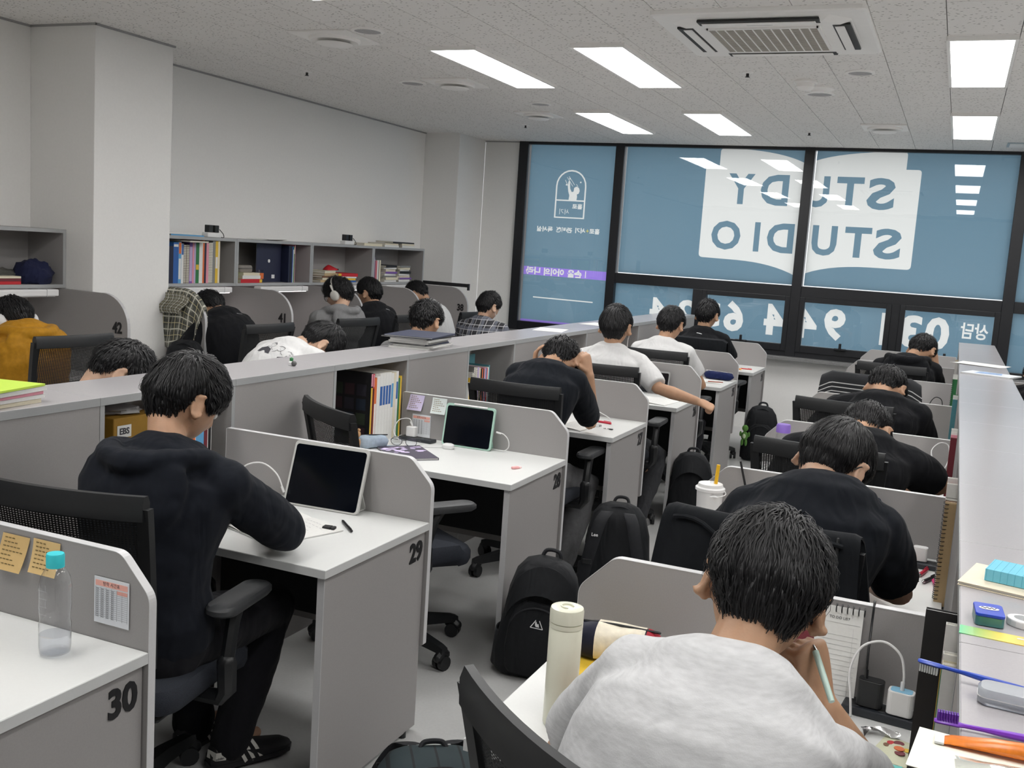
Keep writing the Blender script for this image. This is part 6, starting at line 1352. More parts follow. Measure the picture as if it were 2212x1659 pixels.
def soft_case(x, y, z, L, w, h, rz, label, m, zip_m=None, panels=None, seed=0, name='pencil_case'):
    t = thing(name, label, 'pencil case', (x, y, z), rz, group='pencil cases'); R = []
    for k in range(13):
        q = -1+2*k/12; s = (1-abs(q)**4)**0.5*0.92+0.08; c = V((q*L, 0.006*math.sin(3*q+seed), 0)); ring = []
        for i in range(16):
            a = 2*PI*i/16; yy = w*math.copysign(abs(math.cos(a))**0.7, math.cos(a))*s; zz = h*(1+math.copysign(abs(math.sin(a))**0.6, math.sin(a))*s*(1+0.08*math.sin(5*q+seed+i)))*0.5; ring.append(c+V((0, yy, max(zz, 0.0))))
        R.append(ring[::-1])
    mb = MB(); mb.rings(R); b = mb.build('pouch', m, t, smooth=True)
    MB().tube([V((-L*0.9, 0, h*0.99)), V((0, 0.002, h*1.015)), V((L*0.9, 0, h*0.99))], 0.0032, 6).build('zip', zip_m or M_plastic, t)
    if panels:
        for (q0, q1, pm) in panels:
            mb = MB(); RR = []
            for k in range(5):
                q = q0+(q1-q0)*k/4; s = (1-abs(q)**4)**0.5*0.92+0.08; ring = []
                for i in range(16):
                    a = 2*PI*i/16; yy = (w+0.0012)*math.copysign(abs(math.cos(a))**0.7, math.cos(a))*s; zz = (h+0.0016)*(1+math.copysign(abs(math.sin(a))**0.6, math.sin(a))*s*(1+0.08*math.sin(5*q+seed+i)))*0.5; ring.append(V((q*L, 0.006*math.sin(3*q+seed)+yy, max(zz, 0.0))))
                RR.append(ring[::-1])
            mb.rings(RR); mb.build('panel', pm, t, smooth=True)
    return t
M_paleblue = cloth('pale_blue_canvas', S(165, 180, 195), bump=0.2)
soft_case(-0.79, 0.91, ZD, 0.085, 0.032, 0.058, 0.9, 'pale blue soft pencil case on desk 28', M_paleblue); 
eraser(-0.10, 0.955, ZD+0.0005, (0.024, 0.008, 0.010), 1.1, 'pink eraser on desk 28', (232, 170, 170))
t = thing('plush_bear', 'small tan plush toy leaning in the shelf bay beside desk 28', 'toy', (-0.80, 0.80, ZD)); m_ = cloth('tan_plush', S(190, 150, 110), bump=0.5, bscale=200)
MB().ball((0, 0, 0.032), (0.022, 0.02, 0.032)).build('body', m_, t, smooth=True); MB().ball((0, 0, 0.078), (0.022, 0.021, 0.021)).build('head', m_, t, smooth=True)
for s in (-1, 1): MB().ball((s*0.015, 0, 0.097), 0.007).build('ear', m_, t, smooth=True); MB().ball((s*0.016, -0.014, 0.01), (0.009, 0.014, 0.01)).build('foot', m_, t, smooth=True); MB().ball((s*0.022, -0.006, 0.045), (0.007, 0.008, 0.016)).build('arm', m_, t, smooth=True)
sheet(-0.73, 0.99, ZD, 0.05, 0.05, 0.3, 'small sky blue sticky sheet on desk 28', (190, 220, 235), name='note_sheet', cat='note')
# desk 27 / 26 / 25 / 24
open_book(-0.33, 2.12, ZD+0.0005, 0.15, 0.22, -0.1, 'open workbook under the elbow of the student holding his head', th=0.016)
pen((-0.283, 2.36, 0.736), (-0.135, 2.335, 0.736), 'red highlighter pen on desk 27', (200, 30, 60), r=0.0062)
t = thing('correction_bottle', 'tiny glass vial lying on desk 27', 'vial', (-0.163, 2.19, ZD+0.0085), rz=0.8); MB().tube([(-0.02, 0, 0), (0.01, 0, 0)], 0.008, 12, False).build('vial', M_clear, t); MB().tube([(0.0105, 0, 0), (0.021, 0, 0)], 0.006, 10, False).build('stopper', M_steel, t)
t = thing('key_ring', 'small metal ring with a black tag on desk 27', 'key ring', (-0.105, 2.17, ZD+0.0035)); MB().tube([(0.016*math.cos(a), 0.010*math.sin(a), 0) for a in [2*PI*q/16 for q in range(17)]], 0.002, 6, False).build('ring', M_steel, t); MB().box((0.014, -0.006, -0.002), (0.034, 0.006, 0.002)).build('tag', M_plastic, t)
cable('white cable at the back of desk 27', [(-0.40, 2.50, 0.80), (-0.33, 2.50, 0.79), (-0.25, 2.48, 0.765), (-0.19, 2.46, 0.745), (-0.18, 2.45, 0.733)], 0.0024)
open_book(-0.26, 3.42, ZD+0.0005, 0.19, 0.27, -0.12, 'open white workbook on the desk of the stretching student', th=0.010)
tablet((-0.42, 3.74, 0.732), (-0.20, 3.75, 0.732), 0.25, 0.16, 'tablet showing a green page behind the stretching student', mat('grey_case', (0.3, 0.3, 0.3), 0.4, noise_scale=30, noise_amt=0.03))
soft_case(-0.13, 3.72, ZD, 0.075, 0.03, 0.035, 0.1, 'dark grey pouch at the back of desk 26', cloth('dark_pouch', (0.03, 0.03, 0.034)))
soft_case(-0.13, 5.03, ZD, 0.125, 0.045, 0.062, -0.2, 'navy zipped pencil case on desk 25', cloth('navy_canvas', S(28, 38, 78), bump=0.3), M_steel)
open_book(-0.20, 4.80, ZD+0.0005, 0.15, 0.2, 0.1, 'open notebook beside the navy pencil case', th=0.006); pen((-0.16, 4.72, 0.742), (-0.04, 4.77, 0.742), 'brown pencil on the notebook by the navy case', (150, 70, 50), r=0.004, clip=False)
sheet(-0.09, 5.93, ZD, 0.16, 0.12, 0.3, 'small paper on the desk nearest the window'); pen((-0.16, 6.0, 0.737), (-0.05, 6.01, 0.737), 'red pen on the desk nearest the window', (200, 50, 50)); eraser(-0.14, 5.92, ZD+0.002, (0.018, 0.01, 0.012), 0.4, 'orange eraser on the desk nearest the window', (225, 150, 80))

# nearest right desk
def flask(x, y):
    t = thing('vacuum_flask', 'tall cream vacuum flask on the nearest right desk', 'flask', (x, y, ZD)); m = mat('cream_enamel', S(226, 226, 208), 0.3, coat=0.2, noise_scale=20, noise_amt=0.01)
    MB().lathe([(0.002, 0.0), (0.030, 0.0), (0.0325, 0.004), (0.0325, 0.198), (0.031, 0.2)], 32).build('body', m, t, smooth=True)
    MB().lathe([(0.0305, 0.1995), (0.0328, 0.2005), (0.0328, 0.209), (0.0305, 0.2095)], 32).build('collar', m, t, smooth=True)
    MB().lathe([(0.0305, 0.2102), (0.0330, 0.211), (0.0332, 0.232), (0.0315, 0.238), (0.024, 0.240), (0.002, 0.2385)], 32).build('lid', m, t, smooth=True)
    mb = MB(); mb.tube([(0.012*math.cos(a), 0.012*math.sin(a), 0.2402) for a in [0.5+4.6*q/12 for q in range(13)]], 0.0018, 5); mb.build('embossed_mark', m, t)
flask(0.893, -1.118)
book(0.865, -0.84, ZD, 0.022, 0.22, 0.15, 0.6, 'yellow', 'yellow-covered workbook under the pencil case', None, flat=True, pages='white')
soft_case(0.90, -0.80, ZD+0.0235, 0.11, 0.042, 0.075, 0.12, 'navy, cream and red pencil case on the yellow workbook', cloth('navy_leather', S(30, 32, 48), 0.5, bump=0.1), panels=[(-0.35, 0.62, cloth('cream_leather', S(232, 224, 205), 0.5, bump=0.1)), (0.65, 0.98, cloth('red_leather', S(165, 35, 50), 0.5, bump=0.1))])
def calendar():
    t = thing('desk_planner', 'standing ring-bound to-do list planner behind the chin-resting student', 'planner', (1.362, -0.715, ZD), rz=0.0); W, H_ = 0.095, 0.205
    M = Mx.Rotation(-0.14, 4, 'X')
    def bx(nm_, a, b, m, par=None):
        return MB().box(a, b, M).build(nm_, m, par or t)
    bx('page', (-W/2, -0.002, 0), (W/2, 0, H_), M_paper); bx('backing', (-W/2-0.055, 0.0005, 0), (W/2-0.03, 0.002, H_-0.012), col_mat('maroon', (84, 52, 52)))
    mb = MB()
    for k in range(13): mb.box((-W*0.43, -0.0026, 0.018+0.0105*k), (W*0.43, -0.0021, 0.0184+0.0105*k), M)
    mb.box((-W*0.45, -0.0026, H_*0.83), (W*0.45, -0.0021, H_*0.833), M); mb.box((-W*0.30, -0.0026, 0.018), (-W*0.297, -0.0021, H_*0.80), M); mb.box((W*0.32, -0.0026, 0.018), (W*0.323, -0.0021, H_*0.80), M); mb.build('ruled_lines', mat('line_grey', (0.5, 0.5, 0.5), 0.8), t)
    put_text('heading', 'TO DO LIST', 0.008, M_ink, t, M @ frame_m((0, -0.003, H_*0.885), (1, 0, 0), (0, 0, 1)), extrude=0.0001)
    mb = MB()
    for k in range(12):
        if k in (5,): continue
        xx = -W/2-0.03+0.0115*k; mb.tube([M @ V((xx, 0.010*math.cos(a)-0.001, H_-0.003+0.009*math.sin(a))) for a in [2*PI*q/10 for q in range(11)]], 0.0014, 5, False)
    mb.build('ring_binding', M_plastic, t)
calendar()
t = thing('phone', 'dark phone screen with a green notice leaning on the planner', 'phone', (1.255, -0.70, ZD), rot=(-0.25, 0, 0.05)); MB().box((-0.05, -0.004, 0), (0.055, 0.004, 0.12)).build('body', mat('pale_blue_case', S(190, 215, 225), 0.4), t, bevel=0.004); MB().box((-0.045, -0.0052, 0.005), (0.045, -0.0041, 0.115)).build('screen', M_screen, t); MB().box((-0.04, -0.0056, 0.035), (0.02, -0.0053, 0.062)).build('screen_panel', mat('teal_ui', S(45, 110, 90), 0.3), t)
strip(1.468, -0.735, ZD, (0.078, 0.030, 0.018), -0.10, 'black power strip on the nearest right desk'); charger(1.442, -0.735, ZD+0.020, (0.026, 0.017, 0.056), -0.1, 'black charger standing in the nearest right power strip', M_plastic); charger(1.502, -0.745, ZD+0.020, (0.026, 0.017, 0.050), -0.1, 'white charger with a pale blue top in the nearest right power strip', M_whiteplastic, top=mat('pale_blue_top', S(140, 195, 225), 0.4))
cable('white cable rising from the pale blue charger', [(1.502, -0.745, 0.80), (1.502, -0.742, 0.835), (1.49, -0.735, 0.872), (1.455, -0.725, 0.888), (1.415, -0.73, 0.87), (1.397, -0.74, 0.82), (1.405, -0.76, 0.77), (1.41, -0.77, 0.733)], 0.0026)
cable('dark cable hanging over the partition to the black charger', [(1.43, -0.735, 0.806), (1.428, -0.72, 0.85), (1.427, -0.683, 0.91), (1.427, -0.672, 0.944), (1.427, -0.65, 0.946), (1.427, -0.63, 0.90)], 0.0024, M_plastic)
t = thing('snack_pouch', 'pale green snack sachet with printed fruit on the nearest right desk', 'sachet', (1.508, -0.885, ZD), rz=-0.25)
def fn(u, v): return (0.08*(u-0.5), 0.11*(v-0.5), 0.001+0.010*math.sin(PI*u)*math.sin(PI*v))
cloth_grid(fn, 10, 10, 0.001).build('sachet', mat('pale_olive_print', S(205, 206, 178), 0.5, noise_scale=40, noise_amt=0.03), t, smooth=True)
for k, (u, v, r, c) in enumerate(((0.30, 0.62, 0.009, 'red'), (0.45, 0.68, 0.010, 'maroon'), (0.25, 0.5, 0.008, 'brown'), (0.55, 0.45, 0.010, 'orange'), (0.7, 0.5, 0.008, 'yellow'), (0.62, 0.32, 0.010, 'maroon'))):
    p = fn(u, v); MB().tube([(p[0], p[1], p[2]+0.0002), (p[0], p[1], p[2]+0.0012)], r, 12, False).build('printed_fruit', col_mat(c, CLR[c]), t)
put_text('lettering', '매일견과', 0.014, M_ink, t, frame_m((0.022, 0.035, 0.0105), (-0.15, 1, 0), (-1, -0.15, 0)), extrude=0.0003)
sheet(1.495, -1.02, ZD, 0.075, 0.11, 0.12, 'white memo sheet with a mint header on the nearest right desk', (225, 238, 238), name='memo_sheet'); sheet(1.488, -0.958, ZD+0.0015, 0.065, 0.014, 0.12, 'mint header strip of the memo sheet', (120, 205, 200), name='memo_strip')
t = thing('foil_wrapper', 'torn foil wrapper beside the snack sachet', 'wrapper', (1.47, -0.83, ZD), rz=0.5); cloth_grid(lambda u, v: (0.07*(u-0.5), 0.02*(v-0.5)+0.012*math.sin(5*u), 0.003+0.012*abs(math.sin(4*u+2*v))), 12, 3, 0.0006).build('foil', M_steel, t, smooth=True)

# second right desk
def cup(x, y):
    t = thing('drink_cup', 'white lidded drink cup with a yellow straw on the second right desk', 'cup', (x, y, ZD)); m = mat('milky_plastic', (0.74, 0.74, 0.74), 0.35, noise_scale=20, noise_amt=0.01)
    MB().lathe([(0.002, 0.0), (0.036, 0.0), (0.038, 0.004), (0.045, 0.140), (0.047, 0.143)], 28).build('cup_body', m, t, smooth=True)
    MB().lathe([(0.0455, 0.142), (0.0505, 0.142), (0.0505, 0.151), (0.0475, 0.153), (0.044, 0.155), (0.041, 0.165), (0.002, 0.166)], 28).build('lid', m, t, smooth=True)
    mb = MB(); mb.tube(smooth_path([(0.0505, 0.0, 0.144), (0.056, -0.012, 0.136), (0.040, -0.034, 0.130), (0.012, -0.052, 0.130)]), 0.0016, 6); mb.ball((0.026, -0.045, 0.130), (0.012, 0.004, 0.004)); mb.build('handle_loop', m, t)
    MB().tube([(0.012, 0.0, 0.06), (0.020, 0.004, 0.232)], 0.0062, 12, False).build('straw', mat('yellow_straw', S(245, 190, 40), 0.4, noise_scale=40, noise_amt=0.02), t, smooth=True)
    MB().tube([(0.004, -0.004, 0.164), (0.010, -0.004, 0.197)], 0.006, 10, False).build('straw_sleeve', M_clear, t, smooth=True)
cup(0.815, 0.50)
t = thing('plastic_cup', 'small clear plastic cup behind the white drink cup', 'cup', (0.868, 0.560, ZD)); MB().lathe([(0.002, 0.003), (0.024, 0.002), (0.026, 0.006), (0.033, 0.085), (0.036, 0.086), (0.036, 0.089), (0.032, 0.088)], 22).build('cup_body', M_clear, t, smooth=True); MB().lathe([(0.002, 0.006), (0.023, 0.007), (0.0255, 0.03), (0.002, 0.031)], 20).build('drink', mat('brown_drink', S(150, 105, 85), 0.4), t, smooth=True)
pen((0.965, 0.57, 0.735), (0.89, 0.605, 0.965), 'dark stylus leaning on the partition of the second right desk', (25, 25, 28), r=0.004, clip=False)
tablet((1.245, 0.55, 0.732), (1.365, 0.555, 0.732), 0.12, 0.185, 'tablet with a black page in front of the student in glasses', mat('navy_case', S(40, 44, 62), 0.4, noise_scale=30, noise_amt=0.03), screen_pad=0.006)
t = thing('juice_carton', 'small blue drink carton with a straw on the second right desk', 'carton', (1.405, 0.50, ZD), rz=0.15); MB().box((-0.024, -0.018, 0), (0.024, 0.018, 0.085)).build('carton_body', mat('beige_carton', S(190, 180, 150), 0.5, noise_scale=60, noise_amt=0.12), t, bevel=0.0015); MB().box((-0.0245, -0.0185, 0.085), (0.0245, 0.0185, 0.118)).build('carton_top', mat('carton_blue', S(40, 110, 185), 0.4, noise_scale=30, noise_amt=0.05), t, bevel=0.0015); MB().tube([(0.0, 0.0, 0.118), (-0.018, 0.0, 0.165)], 0.0028, 8, False).build('straw', M_whiteplastic, t)
strip(1.485, 0.50, ZD, (0.085, 0.03, 0.018), -0.05, 'black power strip on the second right desk'); charger(1.50, 0.50, ZD+0.0195, (0.022, 0.014, 0.045), 0.0, 'white charger on the second right desk', M_whiteplastic)
cable('beige cable tangled beside the blue carton', [(1.38, 0.52, 0.80), (1.40, 0.48, 0.775), (1.43, 0.43, 0.745), (1.47, 0.41, 0.737), (1.49, 0.43, 0.738), (1.46, 0.46, 0.75), (1.42, 0.47, 0.752), (1.39, 0.44, 0.735), (1.43, 0.39, 0.735)], 0.0026, mat('beige_cable', S(220, 200, 190), 0.5))
cable('pink cable plugged into the white charger on the second right desk', [(1.485, 0.485, 0.765), (1.45, 0.475, 0.77), (1.42, 0.46, 0.755), (1.40, 0.45, 0.737)], 0.0024, mat('pink_cable', S(225, 180, 175), 0.5))
pen((1.503, 0.365, 0.737), (1.525, 0.46, 0.737), 'red pen on the second right desk', (185, 30, 60), r=0.006); pen((1.515, 0.30, 0.737), (1.548, 0.385, 0.737), 'black pen on the second right desk', (25, 25, 28), r=0.006); pen((1.563, 0.235, 0.737), (1.545, 0.335, 0.739), 'pink pen on the second right desk', (215, 50, 120), r=0.005)
def lid_bottle(x, y):
    t = thing('clear_bottle', 'clear bottle with a purple lid on the third right desk', 'bottle', (x, y, ZD)); MB().lathe([(0.002, 0.003), (0.028, 0.001), (0.031, 0.006), (0.031, 0.155), (0.027, 0.165), (0.027, 0.172)], 24).build('bottle_body', M_pet, t, smooth=True); MB().lathe([(0.027, 0.165), (0.0325, 0.165), (0.0325, 0.195), (0.029, 0.203), (0.002, 0.205)], 24).build('lid', mat('purple_lid', S(140, 110, 200), 0.4, noise_scale=40, noise_amt=0.02), t, smooth=True)
lid_bottle(0.857, 1.80)
cable('white cable looping over the third partition', [(1.50, 1.75, 0.86), (1.49, 1.80, 0.90), (1.52, 1.84, 0.93), (1.555, 1.85, 0.92), (1.56, 1.80, 0.86), (1.53, 1.74, 0.80), (1.50, 1.72, 0.745)], 0.0028); charger(1.47, 3.10, ZD, (0.03, 0.02, 0.07), 0.0, 'white charger on the fourth right desk', M_whiteplastic)
cable('white cable rising from the fourth right desk charger', [(1.47, 3.10, 0.802), (1.47, 3.10, 0.84), (1.45, 3.11, 0.855), (1.43, 3.12, 0.84), (1.42, 3.13, 0.79)], 0.0026); cable('dark cable looping on the fifth right desk', [(1.44, 4.38, 0.74), (1.43, 4.40, 0.80), (1.46, 4.41, 0.845), (1.50, 4.41, 0.83), (1.51, 4.40, 0.76), (1.50, 4.39, 0.733)], 0.003, M_plastic)
t = thing('red_box', 'small red box on the fifth right desk', 'box', (0.86, 4.25, ZD)); MB().box((-0.03, -0.02, 0), (0.03, 0.02, 0.06)).build('box_body', col_mat('red', CLR['red']), t, bevel=0.002); MB().box((-0.0305, -0.0205, 0.06), (0.0305, 0.0205, 0.072)).build('lid', col_mat('maroon', CLR['maroon']), t)
open_book(1.30, 5.45, ZD+0.0005, 0.14, 0.2, 0.0, 'open workbook of the hooded student near the window', th=0.008); open_book(1.18, 0.28, ZD+0.0005, 0.16, 0.24, 0.0, 'open workbook of the student in glasses', th=0.008); open_book(1.15, -0.98, ZD+0.0005, 0.16, 0.24, 0.0, 'open workbook of the nearest student', th=0.008); open_book(1.2, 1.62, ZD+0.0005, 0.15, 0.22, 0.0, 'open workbook of the slumped student', th=0.008)

# ------------------------------------------------------------------ things on the right shelf
zt = 1.112
sheet(1.70, 4.12, zt, 0.21, 0.30, 1.2, 'white sheet on the right shelf, farther one', bend=0.004)
m2 = book(1.74, 3.42, zt+0.0005, 0.008, 0.27, 0.2, PI/2-0.35, 'white', 'white magazine with a blue picture on the right shelf', None, flat=True, cover_rgb=(205, 208, 212), pages='white', name='magazine'); mb = MB(); mb.add([(-0.05, 0.00415, 0.06), (0.08, 0.00415, 0.05), (0.09, 0.00415, 0.17), (-0.02, 0.00415, 0.20)], [(0, 1, 2, 3)]); mb.build('cover_picture', mat('blue_picture', S(120, 150, 190), 0.5, noise_scale=30, noise_amt=0.5), m2)
book(1.690, -0.945, zt+0.0005, 0.007, 0.21, 0.15, 1.35, 'cream', 'cream notebook under the blue sticky-note block', None, flat=True, cover_rgb=(226, 214, 190), pages='white', name='notebook')
t = thing('note_block', 'thick pale blue sticky-note block on the right shelf', 'sticky notes', (1.668, -0.935, zt+0.0085), rz=-0.22); MB().box((-0.046, -0.040, 0), (0.046, 0.040, 0.021)).build('block', mat('aqua_paper', S(118, 196, 218), 0.8, noise_scale=30, noise_amt=0.03), t)
mb = MB()
for k in range(8): mb.box((-0.044+0.0115*k, -0.0403, 0.0005), (-0.0432+0.0115*k, -0.040, 0.0205)); mb.box((-0.044+0.0115*k, -0.040, 0.021), (-0.0436+0.0115*k, 0.040, 0.0213))
mb.build('sheet_edges', mat('aqua_edges', S(88, 170, 195), 0.8), t)
t = thing('mint_tin', 'small blue mint tin with a white logo on the right shelf', 'tin', (1.616, -1.175, zt+0.0015), rz=0.06); P = rrect(-0.021, 0.021, -0.030, 0.030, 0.007); mb = MB(); mb.rings([[V((p[0], p[1], q)) for p in P] for q in (0, 0.014)]); mb.build('tin_body', mat('tin_green_blue', S(70, 120, 120), 0.3, metal=0.3, noise_scale=20, noise_amt=0.3), t); mb = MB(); mb.rings([[V((p[0]*1.02, p[1]*1.02, q)) for p in P] for q in (0.0142, 0.019)]); mb.build('lid', mat('tin_blue', S(28, 66, 190), 0.3, noise_scale=30, noise_amt=0.1), t, bevel=0.001)
mb = MB(); mb.rings([[V((0.015*math.cos(a), 0.008*math.sin(a)+0.002, q)) for a in [2*PI*k/16 for k in range(16)]] for q in (0.0191, 0.0196)]); mb.build('logo_oval', M_paper, t); mb = MB(); mb.tube([(-0.011+0.0018*k, 0.002+0.0035*math.sin(k*1.7), 0.0198) for k in range(13)], 0.0007, 5); mb.build('logo_scroll', mat('tin_navy', S(20, 30, 80), 0.4), t)
t = thing('correction_tape', 'white correction tape lying on the right shelf', 'stationery', (1.668, -1.165, zt), rz=-0.4); mb = MB(); P = [(0.026*math.cos(a), 0.022*math.sin(a)) for a in [2*PI*k/18 for k in range(18)]]; mb.rings([[V((p[0], p[1], q)) for p in P] for q in (0, 0.012)]); mb.build('wheel_housing', M_whiteplastic, t, bevel=0.002); MB().box((0.015, -0.010, 0.001), (0.055, 0.006, 0.010)).build('nozzle', M_whiteplastic, t, bevel=0.003); mb = MB(); mb.rings([[V((p[0]*0.6, p[1]*0.6, q)) for p in P] for q in (0.0121, 0.0128)]); mb.build('reel', M_clear, t)
def grad_mat():
    m = bpy.data.materials.new('rainbow_print'); m.use_nodes = True; nt = m.node_tree; p = nt.nodes['Principled BSDF']; p.inputs['Roughness'].default_value = 0.35; tc = nt.nodes.new('ShaderNodeTexCoord'); sp = nt.nodes.new('ShaderNodeSeparateXYZ'); mr = nt.nodes.new('ShaderNodeMapRange'); mr.inputs['From Min'].default_value = -0.07; mr.inputs['From Max'].default_value = 0.07; cr = nt.nodes.new('ShaderNodeValToRGB'); e = cr.color_ramp.elements; e[0].color = S(70, 190, 130)+(1,); e[1].color = S(245, 140, 60)+(1,)
    n = e.new(0.45); n.color = S(240, 215, 90)+(1,); nt.links.new(tc.outputs['Object'], sp.inputs[0]); nt.links.new(sp.outputs[0], mr.inputs[0]); nt.links.new(mr.outputs[0], cr.inputs[0]); nt.links.new(cr.outputs[0], p.inputs['Base Color']); return m
t = thing('bookmark', 'green to orange shaded plastic bookmark under the mint tin', 'bookmark', (1.645, -1.243, zt), rz=-0.05); MB().box((-0.07, -0.020, 0.0), (0.07, 0.020, 0.0012)).build('strip', grad_mat(), t); MB().box((0.01, 0.004, 0.0013), (0.02, 0.009, 0.0016)).build('tag_print', M_paper, t)
def toothbrush(label, a, b, rgb, bristle_rgb, up=1, z=0.0):
    a, b = V(a), V(b); d = (b-a).normalized(); s = d.cross(V((0, 0, 1))).normalized(); t = thing('toothbrush', label, 'toothbrush', tuple(a)); m = mat('brush_%d_%d_%d' % rgb, S(*rgb), 0.3, noise_scale=40, noise_amt=0.03); L = (b-a).length
    R = []
    for q, w, h, zz in ((0, 0.004, 0.002, 0), (0.003, 0.0055, 0.0028, 0), (0.026, 0.0058, 0.003, 0), (0.034, 0.003, 0.0028, 0), (0.055, 0.0028, 0.003, 0.0), (0.075, 0.005, 0.0042, 0), (0.12, 0.0062, 0.005, 0), (L, 0.005, 0.0045, 0)):
        c = d*q+V((0, 0, zz)); R.append([c+s*w*math.cos(k*PI/4)+V((0, 0, 1))*h*math.sin(k*PI/4) for k in range(8)])
    mb = MB(); mb.rings([r[::-1] for r in R]); mb.build('handle', m, t, smooth=True)
    mb = MB()
    for i in range(8):
        for j in (-1, 0, 1): c = d*(0.004+0.003*i)+s*0.0034*j+V((0, 0, 0.0025*up)); mb.tube([c, c+V((0, 0, 0.0105*up))], 0.0013, 5, False)
    mb.build('bristles', mat('bristle_%d_%d_%d' % bristle_rgb, S(*bristle_rgb), 0.5), t)
toothbrush('blue toothbrush sticking out over the shelf edge, bristles down', (1.521, -1.462, zt+0.0175), (1.685, -1.475, zt+0.008), (45, 75, 175), (205, 208, 205), up=-1)
toothbrush('purple toothbrush lying at the front of the right shelf', (1.546, -1.625, zt+0.0062), (1.71, -1.615, zt+0.0062), (125, 60, 190), (95, 40, 160), up=1)
t = thing('brush_case', 'clear plastic toothbrush case on the right shelf', 'case', (1.65, -1.515, zt), rz=-0.06); P = rrect(-0.055, 0.085, -0.02, 0.02, 0.012); mb = MB(); mb.rings([[V((p[0]*s, p[1]*s, q)) for p in P] for q, s in ((0.0005, 0.92), (0.003, 0.99), (0.018, 1.0), (0.022, 0.94))]); mb.build('case_body', mat('frosted_plastic', (0.62, 0.65, 0.70), 0.25, trans=0.55, noise_scale=30, noise_amt=0.03), t, smooth=True); mb = MB(); mb.rings([[V((p[0]*1.005, p[1]*1.01, q)) for p in P] for q in (0.0105, 0.0118)]); mb.build('seam', M_whiteplastic, t)
sheet(1.59, -1.705, zt, 0.13, 0.11, -0.1, 'cream paper under the orange tube at the shelf end', (238, 236, 222), name='paper_pad')
t = thing('toothpaste_tube', 'orange toothpaste tube lying on the cream paper', 'tube', (1.61, -1.672, zt+0.003), rz=-0.02); R = []
for q, w, h in ((-0.052, 0.012, 0.0012), (-0.045, 0.0125, 0.003), (0.0, 0.013, 0.0075), (0.04, 0.012, 0.0095), (0.052, 0.008, 0.008)): R.append([V((q, w*math.cos(k*PI/6), h+h*math.sin(k*PI/6))) for k in range(12)][::-1])
mb = MB(); mb.rings(R); mb.build('tube_body', mat('orange_foil', S(225, 125, 40), 0.3, noise_scale=120, noise_amt=0.12), t, smooth=True); MB().box((-0.062, -0.013, 0.0004), (-0.052, 0.013, 0.0028)).build('crimp', mat('silver_foil', (0.7, 0.72, 0.74), 0.25), t); MB().tube([(0.052, 0, 0.008), (0.068, 0, 0.008)], 0.0075, 12, False).build('cap', M_whiteplastic, t)
t = thing('clear_pouch', 'clear pouch with turquoise bits at the shelf end', 'pouch', (1.635, -1.735, zt+0.002), rz=0.05); cloth_grid(lambda u, v: (0.13*(u-0.5), 0.06*(v-0.5), 0.003+0.012*math.sin(PI*u)*math.sin(PI*v)), 8, 6, 0.001).build('film', M_clear, t, smooth=True); mb = MB()
for k in range(14): mb.box((-0.045+0.0065*k, -0.012+0.004*(k % 3), 0.001), (-0.041+0.0065*k, 0.0+0.004*(k % 4), 0.005))
mb.build('turquoise_bits', mat('turquoise_bits', S(120, 215, 225), 0.4), t)
# ------------------------------------------------------------------ worn things: headphones, glasses, prints, shoe marks
def headphones(key, label, rgb):
    q = PEOPLE[key]; H, M = q['H'], q['M']; t = thing('headphones', label, 'headphones', tuple(H)); m = mat('hp_%d_%d_%d' % rgb, S(*rgb), 0.45, noise_scale=30, noise_amt=0.02)
    band = [M @ V((0.108*math.sin(a), -0.012, 0.142*math.cos(a)-0.004)) for a in [-1.55+3.1*k/20 for k in range(21)]]
    MB().tube(band, 0.0075, 8, up=tuple(M @ V((0, 1, 0)))).build('headband', m, t, smooth=True)
    for s in (-1, 1):
        c = V((s*0.098, -0.008, -0.014)); R = []
        for w, r in ((-0.022, 0.034), (-0.016, 0.040), (0.0, 0.041), (0.012, 0.037), (0.018, 0.028), (0.019, 0.01)):
            R.append([M @ (c+V((s*w, r*0.88*math.cos(a), r*1.05*math.sin(a)))) for a in [2*PI*k/20 for k in range(20)]])
        if s < 0: R = [r[::-1] for r in R]
        MB().rings(R).build('ear_cup', m, t, smooth=True)
        MB().tube([M @ V((s*0.106, -0.011, 0.03)), M @ V((s*0.108, -0.011, 0.07))], 0.006, 8).build('yoke', m, t, smooth=True)
headphones('w40', 'pale silver over-ear headphones on the grey hoodie student', (200, 198, 192)); headphones('w42', 'white over-ear headphones on the mustard jacket student', (225, 225, 225))
def glasses(key, label, m, r=0.0016, round_=False):
    q = PEOPLE[key]; H, M = q['H'], q['M']; t = thing('glasses', label, 'glasses', tuple(H), group='glasses worn by students'); y = 0.104; mb = MB()
    for s in (-1, 1): mb.tube([M @ V((s*0.033+(0.024 if round_ else 0.027)*math.cos(a), y, 0.002+(0.023 if round_ else 0.019)*math.sin(a))) for a in [2*PI*k/16 for k in range(17)]], r, 6, False)
    mb.tube([M @ V((-0.009, y, 0.006)), M @ V((0.009, y, 0.006))], r, 6); mb.build('rims', m, t)
    for s in (-1, 1):
        MB().tube(smooth_path([M @ V((s*0.060, y-0.002, 0.008)), M @ V((s*0.078, 0.06, 0.012)), M @ V((s*0.088, 0.0, 0.014)), M @ V((s*0.090, -0.025, 0.004)), M @ V((s*0.086, -0.040, -0.022))]), r*1.15, 6).build('temple', m, t); MB().tube([M @ V((s*0.033, y-0.0003, 0.002)), M @ V((s*0.033, y+0.0003, 0.002))], 0.023 if round_ else 0.020, 16, False).build('lens', M_clear, t)
